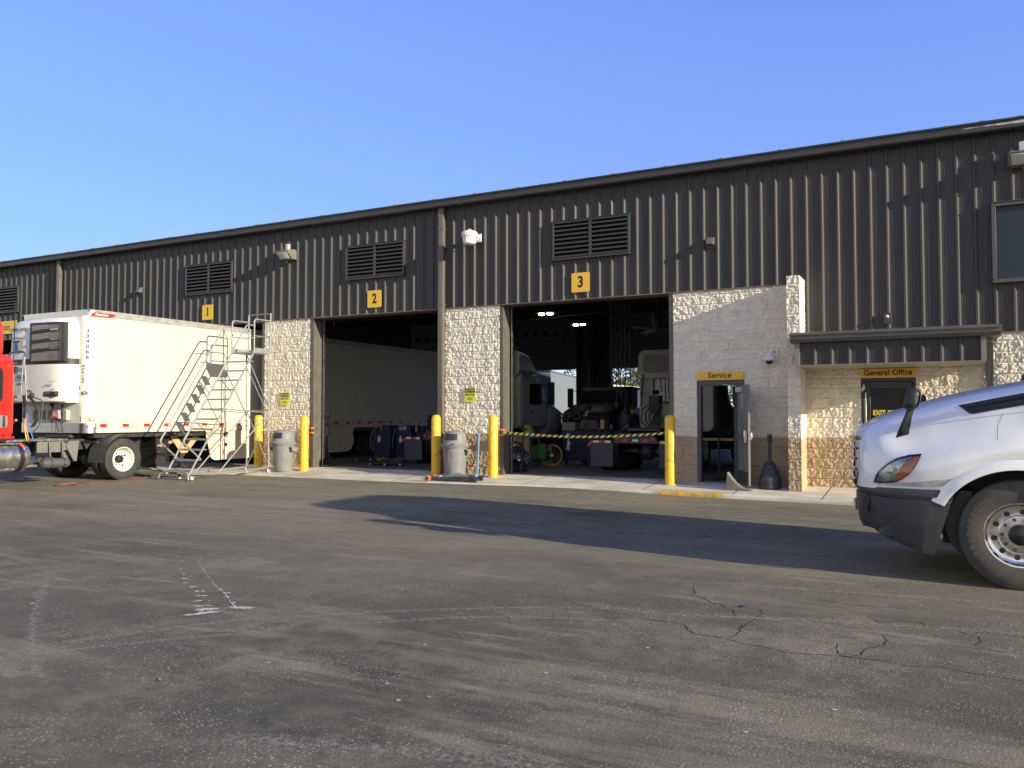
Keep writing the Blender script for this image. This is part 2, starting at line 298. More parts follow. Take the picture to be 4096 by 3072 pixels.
# ------------------------------------------------------------------ setting: ground, apron, shop floor
def asphalt_material():
    m = bpy.data.materials.new('weathered_asphalt'); m.use_nodes = True; n = m.node_tree.nodes; l = m.node_tree.links; b = n['Principled BSDF']
    tc = n.new('ShaderNodeTexCoord')
    def nz(scale, detail=5, rough=.6, st=None, rot=0):
        mp = n.new('ShaderNodeMapping'); mp.inputs['Scale'].default_value = st or (1, 1, 1); mp.inputs['Rotation'].default_value = (0, 0, rot); l.new(tc.outputs['Object'], mp.inputs[0])
        t = n.new('ShaderNodeTexNoise'); t.inputs['Scale'].default_value = scale; t.inputs['Detail'].default_value = detail; t.inputs['Roughness'].default_value = rough; l.new(mp.outputs[0], t.inputs['Vector']); return t.outputs[0]
    def ramp(v, a, c, lo=0., hi=1.):
        t = n.new('ShaderNodeMapRange'); t.inputs[1].default_value = a; t.inputs[2].default_value = c; t.inputs[3].default_value = lo; t.inputs[4].default_value = hi; l.new(v, t.inputs[0]); return t.outputs[0]
    def mix(f, a, c):
        t = n.new('ShaderNodeMix'); t.data_type = 'RGBA'; l.new(f, t.inputs[0])
        for s, q in ((6, a), (7, c)):
            if isinstance(q, tuple): t.inputs[s].default_value = (*q, 1)
            else: l.new(q, t.inputs[s])
        return t.outputs[2]
    def mul(a, c):
        t = n.new('ShaderNodeMath'); t.operation = 'MULTIPLY'; l.new(a, t.inputs[0])
        if isinstance(c, float): t.inputs[1].default_value = c
        else: l.new(c, t.inputs[1])
        return t.outputs[0]
    base = mix(ramp(nz(.22, 5), .38, .62), (.044, .0435, .037), (.092, .087, .068))
    streak = ramp(nz(.55, 12, .74, (.2, 1.6, 1), .12), .53, .60)
    base = mix(mul(streak, .55), base, (.27, .243, .172))
    scuff = ramp(nz(1.4, 12, .78, (.25, 1.5, 1), .3), .56, .62)
    base = mix(mul(scuff, .6), base, (.30, .27, .20))
    patch = ramp(nz(.5, 13, .76), .55, .62)
    base = mix(mul(patch, .5), base, (.25, .225, .158))
    dark = ramp(nz(.33, 12, .7, (.35, 1.2, 1), -.2), .52, .62)
    base = mix(mul(dark, .55), base, (.036, .0355, .031))
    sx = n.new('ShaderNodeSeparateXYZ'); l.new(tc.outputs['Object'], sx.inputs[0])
    y_ramp = ramp(sx.outputs[1], -13.5, -8.0)      # ground turns paler from the foreground towards the bays
    base = mix(mul(mul(y_ramp, ramp(nz(.3, 6, .65, (.4, 1.3, 1)), .30, .62)), .75), base, (.265, .24, .17))
    fine = ramp(nz(3.2, 11, .78), .40, .62)      # grain you can see: bare binder against worn patches a hand wide
    base = mix(mul(mul(fine, ramp(nz(.7, 6, .6), .38, .58)), .5), base, (.25, .226, .165))
    pits = ramp(nz(7, 10, .8, None, .7), .56, .70)
    base = mix(mul(pits, .65), base, (.035, .034, .031))
    # stone chips worn bare in the binder, two sizes
    wear = ramp(nz(.9, 12, .78), .42, .60)
    v = n.new('ShaderNodeTexVoronoi'); v.inputs['Scale'].default_value = 62; l.new(tc.outputs['Object'], v.inputs['Vector'])
    for vv, lo_, amt in ((v, .66, .95), (None, .74, .8)):
        if vv is None: vv = n.new('ShaderNodeTexVoronoi'); vv.inputs['Scale'].default_value = 115; l.new(tc.outputs['Object'], vv.inputs['Vector'])
        chip = n.new('ShaderNodeSeparateColor'); l.new(vv.outputs['Color'], chip.inputs[0])
        base = mix(mul(mul(ramp(chip.outputs[0], lo_, lo_ + .2), ramp(vv.outputs['Distance'], .42, .15)), mul(wear, amt)), base, (.66, .62, .51))
    v2 = nz(260, 3, .6)
    base = mix(ramp(v2, .35, .7, 0, .45), base, (.115, .107, .085))
    tn = n.new('ShaderNodeVectorMath'); tn.operation = 'MULTIPLY'; tn.inputs[1].default_value = (1.10, 1.065, .985); l.new(base, tn.inputs[0]); base = tn.outputs[0]
    l.new(base, b.inputs['Base Color']); b.inputs['Roughness'].default_value = .88; b.inputs['Specular IOR Level'].default_value = .3
    h = n.new('ShaderNodeMath'); h.operation = 'ADD'; l.new(v2, h.inputs[0]); l.new(v.outputs['Distance'], h.inputs[1])
    bp = n.new('ShaderNodeBump'); bp.inputs['Strength'].default_value = .35; bp.inputs['Distance'].default_value = .008; l.new(h.outputs[0], bp.inputs['Height']); l.new(bp.outputs[0], b.inputs['Normal'])
    return m
def grid_sheet(name, xs, ys, zf, mat):
    mb = MB(); n = len(xs)
    mb.add([(x, y, zf(x, y)) for y in ys for x in xs], [(j * n + i, j * n + i + 1, (j + 1) * n + i + 1, (j + 1) * n + i) for j in range(len(ys) - 1) for i in range(n - 1)])
    return tag(mb.build(name, mat), kind='structure')
xs = [-900, -300, -120, -60] + [-40 + i for i in range(61)] + [30, 60, 120, 300, 900]
ys = [-900, -300, -100, -50] + [-30 + i for i in range(25)] + [-5 + .25 * i for i in range(21)]
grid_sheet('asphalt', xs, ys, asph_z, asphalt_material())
back = MB(); back.box(-900, 900, 23, 900, -.3, GZ); tag(back.build('rear_yard', pmat('rear_yard_gravel', (.13, .12, .09), .9, var=.25, scale=.4)), kind='structure')
EDGE = [(-60, -2.4), (-16, -2.35), (-12, -1.75), (-8, -1.3), (-5.4, -1.4), (-3.6, -1.42), (-1.3, -1.65), (8, -2.0), (30, -2.2)]
def edge_y(x):
    for (a, ya), (b, yb) in zip(EDGE, EDGE[1:]):
        if a <= x <= b: return ya + (yb - ya) * (x - a) / (b - a)
    return -2.2
ap = MB(); secs = []
for i in range(181):
    x = -60 + i * .5; e = edge_y(x); sec = []
    for k in range(9):
        y = .3 + (e - .3) * k / 8; sec.append((x, y, slab_z(y) + .004 * mnoise.noise(Vector((x * .7, y * 1.3, 3)))))
    j = .012 * mnoise.noise(Vector((x * 2.1, 0, 0)))
    lip = .012 if x < -6 else .022
    zt = slab_z(e)
    sec += [(x, e - lip * .5 + j, zt - .008), (x, e - lip + j, zt - .03), (x, e - lip - .004 + j - (.25 if x < -6.5 else 0), -.3 if x >= -6.5 else -.085), (x, e - lip - .005 + j, -.35)]
    secs.append(sec)
ap.loft(secs, closed=False)
tag(ap.build('concrete_apron', CONC, ang=30), kind='structure')
fl = MB(); fl.box(-40, 8, .302, 22.7, -.3, .072); tag(fl.build('shop_floor', FLOORM), kind='structure')
jn = MB()
for x in (-14.9, -11.6, -8.3, -5.55, -3.7, -2.05):
    jn.box(x - .006, x + .006, edge_y(x) + .02, -.02, -.1, 0)
    for i in range(0, 8): jn.v[-8 + i] = (jn.v[-8 + i][0], jn.v[-8 + i][1], slab_z(jn.v[-8 + i][1]) + (.006 if i > 3 else -.02))
tag(jn.build('apron_joints', pmat('joint_filler', (.10, .09, .075), .9)), kind='structure')
def worn_material(name, col, lo, hi, scale):
    m = bpy.data.materials.new(name); m.use_nodes = True; n = m.node_tree.nodes; l = m.node_tree.links; b = n['Principled BSDF']
    b.inputs['Base Color'].default_value = (*col, 1); b.inputs['Roughness'].default_value = .85
    tc = n.new('ShaderNodeTexCoord'); t = n.new('ShaderNodeTexNoise'); t.inputs['Scale'].default_value = scale; t.inputs['Detail'].default_value = 9; t.inputs['Roughness'].default_value = .72; l.new(tc.outputs['Object'], t.inputs['Vector'])
    uv = n.new('ShaderNodeUVMap'); sp = n.new('ShaderNodeSeparateXYZ'); l.new(uv.outputs[0], sp.inputs[0])
    # fades out across the ribbon (v: 0 at both rims, 1 in the middle)
    ad = n.new('ShaderNodeMath'); ad.operation = 'MULTIPLY_ADD'; l.new(sp.outputs[1], ad.inputs[0]); ad.inputs[1].default_value = .28; l.new(t.outputs[0], ad.inputs[2])
    mr = n.new('ShaderNodeMapRange'); mr.inputs[1].default_value = lo; mr.inputs[2].default_value = hi; l.new(ad.outputs[0], mr.inputs[0])
    mu = n.new('ShaderNodeMath'); mu.operation = 'MULTIPLY'; l.new(mr.outputs[0], mu.inputs[0]); l.new(sp.outputs[0], mu.inputs[1])
    l.new(mu.outputs[0], b.inputs['Alpha']); return m
def ribbon(mb, pts, wid, dz, fade=True, jit=0.):
    """ribbon laid on the asphalt; uv.x = opacity along it, uv.y = 1 in the middle"""
    if mb.uv is None: mb.uv = []
    P = [Vector((p[0], p[1], 0)) for p in pts]; k = len(P); vs = []; fs = []
    for i, p in enumerate(P):
        d = (P[min(i + 1, k - 1)] - P[max(i - 1, 0)]).normalized(); s = Vector((-d.y, d.x, 0)); t = i / (k - 1)
        a = min(1, 5 * min(t, 1 - t)) if fade else 1.
        ww = (wid(t) if callable(wid) else wid) * (1 + jit * random.uniform(-1, 1))
        for q, v in ((-1, 0), (0, 1), (1, 0)):
            c = p + s * ww * q * .5; vs.append((c.x, c.y, asph_z(c.x, c.y) + dz)); mb.uv.append((a, v))
    for i in range(k - 1):
        for q in range(2): fs.append((i * 3 + q, (i + 1) * 3 + q, (i + 1) * 3 + q + 1, i * 3 + q + 1))
    mb.add(vs, fs)
def dense(pts, n=8): return [tuple(p) for p in crom(pts, n)]
tb = MB()
A_ = [(-5.9, -14.8), (-5.61, -14.34), (-5.23, -13.75), (-4.84, -13.06), (-4.59, -12.83), (-4.2, -12.48), (-3.78, -12.13), (-3.14, -11.7), (-2.3, -11.3), (-1.2, -11.0)]
ribbon(tb, dense(A_), .24, .0026); ribbon(tb, dense([(-5.6, -14.9), (-5.22, -14.19), (-5.02, -13.91), (-4.75, -13.57), (-4.53, -13.35), (-4.2, -13.0)]), .20, .0028)
ribbon(tb, dense([(-4.1, -12.85), (-3.86, -12.63), (-3.47, -12.28), (-3.0, -11.97), (-2.4, -11.75), (-1.6, -11.5)]), .20, .0030)
ribbon(tb, dense([(-2.9, -11.35), (-2.61, -11.28), (-2.19, -11.34), (-1.74, -11.27), (-1.25, -11.1), (-.61, -10.92), (.3, -10.74), (1.4, -10.5)]), .45, .0032)
ribbon(tb, dense([(-3.4, -15.0), (-3.06, -14.75), (-2.63, -14.59), (-2.2, -14.45), (-1.75, -14.36), (-1, -14.25)]), .45, .0027)
ribbon(tb, dense([(-8.64, -11.94), (-7.33, -12.92), (-6.37, -13.62), (-5.73, -14.04), (-5.03, -14.47), (-4.46, -14.7)]), .34, .0034)
for k in range(16):
    x0 = random.uniform(-14, 1); y0 = random.uniform(-10.5, -3.2); a = random.gauss(.1, .16); L = random.uniform(2, 5); c = random.uniform(-.06, .06)
    ribbon(tb, [(x0 + L * t / 12, y0 + math.tan(a) * L * t / 12 + c * (L * t / 12) ** 2) for t in range(13)], random.uniform(.1, .4), .0026 + .00005 * k)
tag(tb.build('tyre_dust_tracks', worn_material('tyre_dust', (.36, .335, .275), .68, 1.0, 30)), kind='structure')
db = MB()
for k in range(6):
    x0 = random.uniform(-16, -1); y0 = random.uniform(-10.5, -3.0); a = random.gauss(.05, .2); L = random.uniform(2, 6); c = random.uniform(-.05, .05)
    ribbon(db, [(x0 + L * t / 12, y0 + math.tan(a) * L * t / 12 + c * (L * t / 12) ** 2) for t in range(13)], random.uniform(.3, .7), .0038 + .00005 * k)
tag(db.build('rubber_marks', worn_material('rubber_mark', (.045, .044, .042), .72, 1.15, 6)), kind='structure')
pm = MB(); pm.uv = []
def blob(x, y, rx, ry, dz=.0046, n=14, rot=0.):
    vs = [(x, y, asph_z(x, y) + dz)]; pm.uv.append((1, 1))
    for i in range(n):
        t = 2 * math.pi * i / n; q = random.uniform(.6, 1.15); a, c = rx * q * math.cos(t), ry * q * math.sin(t)
        px_, py_ = x + a * math.cos(rot) - c * math.sin(rot), y + a * math.sin(rot) + c * math.cos(rot)
        vs.append((px_, py_, asph_z(px_, py_) + dz)); pm.uv.append((1, .8))
    pm.add(vs, [(0, i + 1, (i + 1) % n + 1) for i in range(n)])
VL = [(-7.52, -11.27), (-7.29, -11.45), (-6.95, -11.73), (-6.62, -11.96), (-6.44, -12.09), (-6.26, -12.22), (-6.09, -12.33), (-5.92, -12.44), (-5.75, -12.56), (-5.6, -12.69), (-5.44, -12.81), (-5.30, -12.93)]
for i, (x, y) in enumerate(VL):
    t = i / 11; blob(x + random.uniform(-.03, .03), y + random.uniform(-.02, .02), (.018 + .075 * t ** 1.4) * random.uniform(.6, 1.2), (.010 + .02 * t) * random.uniform(.6, 1.3), rot=random.uniform(.3, .8))
    if i > 6: blob(x + .05, y + .02, .03, .03)
VR = [(-7.34, -11.09), (-7.04, -11.4), (-6.67, -11.68), (-6.29, -11.95), (-5.96, -12.18), (-5.81, -12.28), (-5.65, -12.37), (-5.49, -12.48), (-5.3, -12.62), (-5.13, -12.73)]
ribbon(pm, dense(VR, 6), lambda t: .005 + .018 * t * t, .0044, False, .8)
for i, (x, y) in enumerate(VR): t = i / 9; blob(x + random.uniform(-.03, .03), y, (.02 + .04 * t) * random.uniform(.5, 1.2), (.010 + .02 * t) * random.uniform(.6, 1.2), .0047, rot=.5)
blob(-5.08, -12.72, .13, .05, .0050, rot=.5); blob(-5.2, -12.98, .12, .045, .0053, rot=1.0); blob(-5.24, -13.06, .1, .035, .0056, rot=1.0); blob(-5.28, -12.88, .12, .03, .0059, rot=.7)
for x, y in [(-3.81, -13.73), (-2.56, -13.8), (-3.17, -12.93), (-2.9, -13.72), (-2.68, -13.92), (-3.25, -11.24), (-.46, -13.26), (-2.17, -13.11), (-.55, -12.97), (-1.8, -12.3), (-.9, -13.5), (-4.33, -11.54)]:
    blob(x, y, random.uniform(.010, .022), random.uniform(.008, .013))
for i in range(8): blob(-4.0 - .35 * i, -2.1 - .02 * i + random.uniform(-.1, .1), .09, .02, rot=random.uniform(-.3, .3))
tag(pm.build('white_paint_marks', worn_material('old_white_paint', (.55, .53, .48), .60, .74, 26)), kind='structure')
st = MB(); st.text('PARKING', .42, (-6.78, -2.55, GZ + .019), (1, .03, 0), (0, 1, 0), 0, .012, 1.1); st.uv = [(.55, .75)] * len(st.v)
st.v = [(x, y, asph_z(x, y) + .009) for x, y, z in st.v]
tag(st.build('faded_stencil', worn_material('faded_white_paint', (.34, .32, .28), .62, .85, 20)), kind='structure')
ck = MB()
CRK = [[(-2.69, -11.33), (-2.44, -11.46), (-2.23, -11.49), (-2.03, -11.55), (-1.8, -11.58), (-1.74, -11.59), (-1.7, -11.71), (-1.6, -11.8), (-1.48, -11.81), (-1.38, -11.83), (-1.25, -11.9), (-1.1, -11.91), (-.98, -11.98), (-.8, -11.94), (-.61, -11.9), (-.52, -11.91), (-.42, -11.88), (-.25, -11.94), (-.06, -11.86), (.12, -11.92), (.3, -11.93), (.8, -12.0)],
       [(-2.08, -10.17), (-1.98, -10.45), (-2.0, -10.55), (-1.88, -10.61), (-1.76, -10.76), (-1.68, -10.8), (-1.63, -10.88), (-1.54, -10.95), (-1.46, -11.21)], [(-1.25, -10.02), (-1.09, -10.19), (-.88, -10.26), (-.75, -10.31), (-.52, -10.3), (-.39, -10.26), (-.24, -10.22)],
       [(-.58, -10.68), (-.49, -10.78), (-.49, -10.86), (-.32, -10.69), (-.21, -10.7), (-.05, -10.84), (.05, -10.82), (.09, -10.89), (.18, -10.95), (.18, -11.12), (.15, -11.2), (.3, -11.34)], [(-1.38, -11.83), (-1.35, -11.69), (-1.36, -11.39), (-1.38, -11.52), (-1.26, -11.63)],
       [(-1.36, -11.39), (-1.3, -10.95), (-1.36, -10.81)], [(-.69, -11.6), (-.66, -11.84), (-.61, -11.9), (-.52, -11.82), (-.51, -11.67), (-.41, -11.49), (-.39, -11.35), (-.43, -11.2)], [(-3.6, -11.1), (-3.2, -11.2), (-2.9, -11.22), (-2.69, -11.33)], [(.05, -10.82), (.3, -10.8), (.7, -10.9)]]
for c in CRK:
    pts = []
    for (x0, y0), (x1, y1) in zip(c, c[1:]):
        m_ = max(2, int(math.hypot(x1 - x0, y1 - y0) / .035))
        for k in range(m_): pts.append((x0 + (x1 - x0) * k / m_ + random.gauss(0, .0045), y0 + (y1 - y0) * k / m_ + random.gauss(0, .0045)))
    ribbon(ck, pts + [c[-1]], lambda t: 0.004 + .0045 * math.sin(math.pi * t), .0018, False, .6)
ck.uv = None
tag(ck.build('asphalt_cracks', pmat('crack_shadow_gap', (.012, .012, .012), 1)), kind='structure')
ky = MB(); ky.uv = []
secs = []
for i in range(31):
    x = -5.33 + 1.5 * i / 30; e = edge_y(x); secs.append([(x, e + .10, slab_z(e + .10) + .010), (x, e - .012, slab_z(e) + .006), (x, e - .038, slab_z(e) - .03), (x, e - .042, -.13)])
    a = min(1, i / 5, (30 - i) / 2); ky.uv += [(a, .6), (a, 1), (a, 1), (a, .8)]
ky.loft(secs, closed=False); tag(ky.build('yellow_kerb_paint', worn_material('worn_yellow_paint', (.6, .36, .03), .66, .82, 9)), kind='structure')
th = MB(); th.uv = []
for a, b, y in ((-15.24, -11.3, .33), (-9.5, -5.3, .33)):
    th.add([(a, y, .078), (b, y, .078), (b, y + .1, .078), (a, y + .1, .078)], [(0, 1, 2, 3)]); th.uv += [(1, .7)] * 4
tag(th.build('threshold_line', worn_material('worn_line_paint', (.55, .38, .06), .5, .75, 9)), kind='structure')

# ------------------------------------------------------------------ building
bld = thing('workshop_building', (-12, 0, .07), 'long workshop of dark bronze ribbed metal over cream split-face block with three open bays', 'building')
RIB0, RIBP = -.96, .302
def clad_profile(xa, xb):
    pts = []; k = math.floor((xa - RIB0) / RIBP) - 1
    while RIB0 + k * RIBP < xb + .4:
        c = RIB0 + k * RIBP - .012
        pts += [(c - .042, 0), (c - .016, .034), (c + .016, .034), (c + .042, 0)]
        for q in (.115, .187): pts += [(c + q - .018, 0), (c + q - .012, .004), (c + q + .012, .004), (c + q + .018, 0)]
        k += 1
    def at(x):
        for (a, ha), (b, hb) in zip(pts, pts[1:]):
            if a <= x <= b: return ha + (hb - ha) * (x - a) / (b - a + 1e-9)
        return 0
    return [(xa, at(xa))] + [p for p in pts if xa + 1e-4 < p[0] < xb - 1e-4] + [(xb, at(xb))]
cl = MB()
def clad(xa, xb, za, zb):
    nz_ = max(2, int((zb - za) / .45)); secs = []
    for j in range(nz_ + 1):
        z = za + (zb - za) * j / nz_
        # oil-canning: the thin sheet bellies in and out a few millimetres
        secs.append([(x, -h - .0035 * mnoise.noise(Vector((x * 1.9, z * .35, 5))), z) for x, h in clad_profile(xa, xb)])
    cl.loft(secs[::-1], closed=False)
LOUV = [(-31.8, -28.83), (-20.48, -18.52), (-14.31, -12.4), (-8.17, -6.245)]
x = -40.
for a, b in LOUV: clad(x, a + .02, 4.2, 6.86); clad(a + .02, b - .02, 4.2, 5.14); clad(a + .02, b - .02, 6.03, 6.86); x = b - .02
clad(x, -2.6, 4.2, 6.86); clad(-2.6, .74, 3.0, 6.86); clad(.74, .82, 3.04, 6.86); clad(.82, 2.3, 3.04, 3.96); clad(.82, 2.3, 5.41, 6.86); clad(2.3, 12, 3.04, 6.86)
clo = cl.build('metal_cladding', BRONZE, bld, ang=15)
tr = MB()   # base flashing under the sheet
for a, b, z in ((-40, -2.6, 4.2), (.74, 12, 3.04)): tr.box(a, b, -.05, .02, z - .022, z)
tr.box(-17.25, -15.57, -.014, .1, 4.13, 4.178); tr.build('base_flashing', pmat('rusty_flashing', (.17, .11, .075), .7, var=.2), bld)
# roof and gutter
rf = MB(); rf.loft([[(-40, -.12, 6.93), (-40, 11.3, 7.9), (-40, 22.8, 6.93), (-40, 22.8, 6.85), (-40, 11.3, 7.75), (-40, -.12, 6.87)], [(12, -.12, 6.93), (12, 11.3, 7.9), (12, 22.8, 6.93), (12, 22.8, 6.85), (12, 11.3, 7.75), (12, -.12, 6.87)]], cap0=True, cap1=True)
k = 0; x = -39.8
while x < 12:
    rf.M = Matrix.Translation((x, 0, 0)); h = .062 if k % 2 else .04
    rf.add([(-.012, -.2, 6.93), (.012, -.2, 6.93), (.008, -.19, 6.93 + h), (-.008, -.19, 6.93 + h), (-.012, 11.2, 7.9), (.012, 11.2, 7.9), (.008, 11.2, 7.9 + h), (-.008, 11.2, 7.9 + h)], [(0, 1, 2, 3), (1, 5, 6, 2), (3, 2, 6, 7), (0, 3, 7, 4)])
    if k % 2: rf.box(-.05, .05, -.24, -.16, 6.93, 6.952)
    else: rf.box(-.03, .03, -.23, -.19, 6.93, 6.95)
    x += .604; k += 1
rf.M = Matrix(); rf.build('roof', pmat('roof_metal', (.20, .19, .175), .5, .3, var=.15, dirt=.3), bld)
gu = MB()
gp = [(-.02, 6.74), (-.235, 6.74), (-.25, 6.765), (-.25, 6.895), (-.285, 6.90), (-.285, 6.93), (-.24, 6.935), (-.02, 6.935)]
gu.loft([[(x, y, z + .006 * mnoise.noise(Vector((x * .3, 0, 9)))) for y, z in gp] for x in np.linspace(-40, 12, 90)], cap0=True, cap1=True)
for x in (-35, -28.9, -22.8, -16.7, -10.6, -4.5, 1.6): gu.box(x - .02, x + .02, -.255, -.24, 6.735, 6.9)
def gutter_material():
    m = BRONZE_D.copy(); m.name = 'peeling_gutter_paint'; n = m.node_tree.nodes; l = m.node_tree.links; b = n['Principled BSDF']
    tc = n.new('ShaderNodeTexCoord'); sp = n.new('ShaderNodeSeparateXYZ'); l.new(tc.outputs['Object'], sp.inputs[0])
    t = n.new('ShaderNodeTexNoise'); t.inputs['Scale'].default_value = 5; t.inputs['Detail'].default_value = 8; l.new(tc.outputs['Object'], t.inputs['Vector'])
    def mth(op, a, c):
        q = n.new('ShaderNodeMath'); q.operation = op
        for i, s in enumerate((a, c)):
            if isinstance(s, (int, float)): q.inputs[i].default_value = s
            else: l.new(s, q.inputs[i])
        return q.outputs[0]
    # a flaked strip beginning at x = 0.1 (local 12.1), centred 6.84 high (local 6.77), widening to the right
    dz = mth('ABSOLUTE', mth('SUBTRACT', sp.outputs[2], 6.772), 0); wd = mth('MULTIPLY', mth('MINIMUM', mth('MAXIMUM', mth('SUBTRACT', sp.outputs[0], 12.0), 0), 1.2), .022)
    wob = mth('MULTIPLY', mth('SUBTRACT', t.outputs[0], .5), .05)
    mask = mth('GREATER_THAN', mth('ADD', wd, wob), mth('ADD', dz, .006)); mask = mth('MULTIPLY', mask, mth('GREATER_THAN', sp.outputs[0], 12.05))
    mx = n.new('ShaderNodeMix'); mx.data_type = 'RGBA'; old = b.inputs['Base Color'].links[0].from_socket
    l.new(mask, mx.inputs[0]); l.new(old, mx.inputs[6]); mx.inputs[7].default_value = (.6, .58, .55, 1); l.new(mx.outputs[2], b.inputs['Base Color']); return m
gu.build('gutter', gutter_material(), bld, ang=25)
for x in (-26.54, -11.24):
    dsb = MB(); dsb.box(x - .075, x + .075, -.14, -.03, .15, 6.74)
    for q in (-.04, 0, .04): dsb.box(x + q - .008, x + q + .008, -.148, -.14, .2, 6.7)
    for z in (6.2, 4.28, 2.3): dsb.box(x - .085, x + .085, -.15, -.02, z - .02, z + .02)
    dsb.box(x - .07, x + .07, -.3, -.05, .07, .16); dsb.build('downspout', pmat('downspout_metal', (.125, .11, .095), .42, var=.1, dirt=.2), bld, bevel=.006)
dsb = MB()
for q in range(6): dsb.cyl((.675 + q * .02, -.10, .05), (.675 + q * .02, -.10, 2.85), .011, n=8)
dsb.box(.665, .785, -.1, -.04, .05, 2.85); dsb.build('downspout', BRONZE_D, bld)
# louvres
for a, b in LOUV:
    z0, z1 = 5.13, 6.045; fr = MB(); m_ = (a + b) / 2
    fr.box(a, b, -.085, .05, z1 - .05, z1); fr.box(a, b, -.085, .05, z0, z0 + .05); fr.box(a, a + .05, -.085, .05, z0 + .05, z1 - .05); fr.box(b - .05, b, -.085, .05, z0 + .05, z1 - .05); fr.box(m_ - .03, m_ + .03, -.08, .05, z0 + .05, z1 - .05)
    fr.box(a - .02, b + .02, -.1, -.03, z1, z1 + .015)
    lv = fr.build('vent_louvre', BRONZE_D, bld, bevel=.004)
    bl = MB()
    for u, v in ((a + .05, m_ - .03), (m_ + .03, b - .05)):
        for k in range(8):
            z = z0 + .07 + k * .102; y0, y1 = -.07, .03
            bl.add([(u, y0, z), (v, y0, z), (v, y1, z + .085), (u, y1, z + .085), (u, y0, z + .012), (v, y0, z + .012), (v, y1, z + .097), (u, y1, z + .097)], [(0, 3, 2, 1), (4, 5, 6, 7), (0, 1, 5, 4), (2, 3, 7, 6)])
            bl.box(u, v, y0 - .012, y0 + .002, z - .006, z + .03)
    bl.build('louvre_blades', BRONZE_D, lv)
    bk = MB(); bk.box(a, b, .05, .07, z0, z1); bk.build('louvre_backing', BLK, lv)
# upper window at the right
fr = MB(); fr.box(.8, 2.32, -.1, .04, 5.36, 5.43); fr.box(.8, 2.32, -.1, .04, 3.94, 4.01); fr.box(.8, .87, -.1, .04, 4.01, 5.36); fr.box(2.25, 2.32, -.1, .04, 4.01, 5.36); fr.box(.78, 2.34, -.12, -.05, 5.43, 5.445)
wi = fr.build('window', pmat('window_frame_metal', (.075, .07, .065), .45, var=.08), bld, bevel=.004)
fr = MB(); fr.box(.87, 2.25, -.03, -.02, 4.01, 5.36); fr.build('pane', gmat('blue_window_glass', (.03, .042, .062), .12, 1.22), wi)

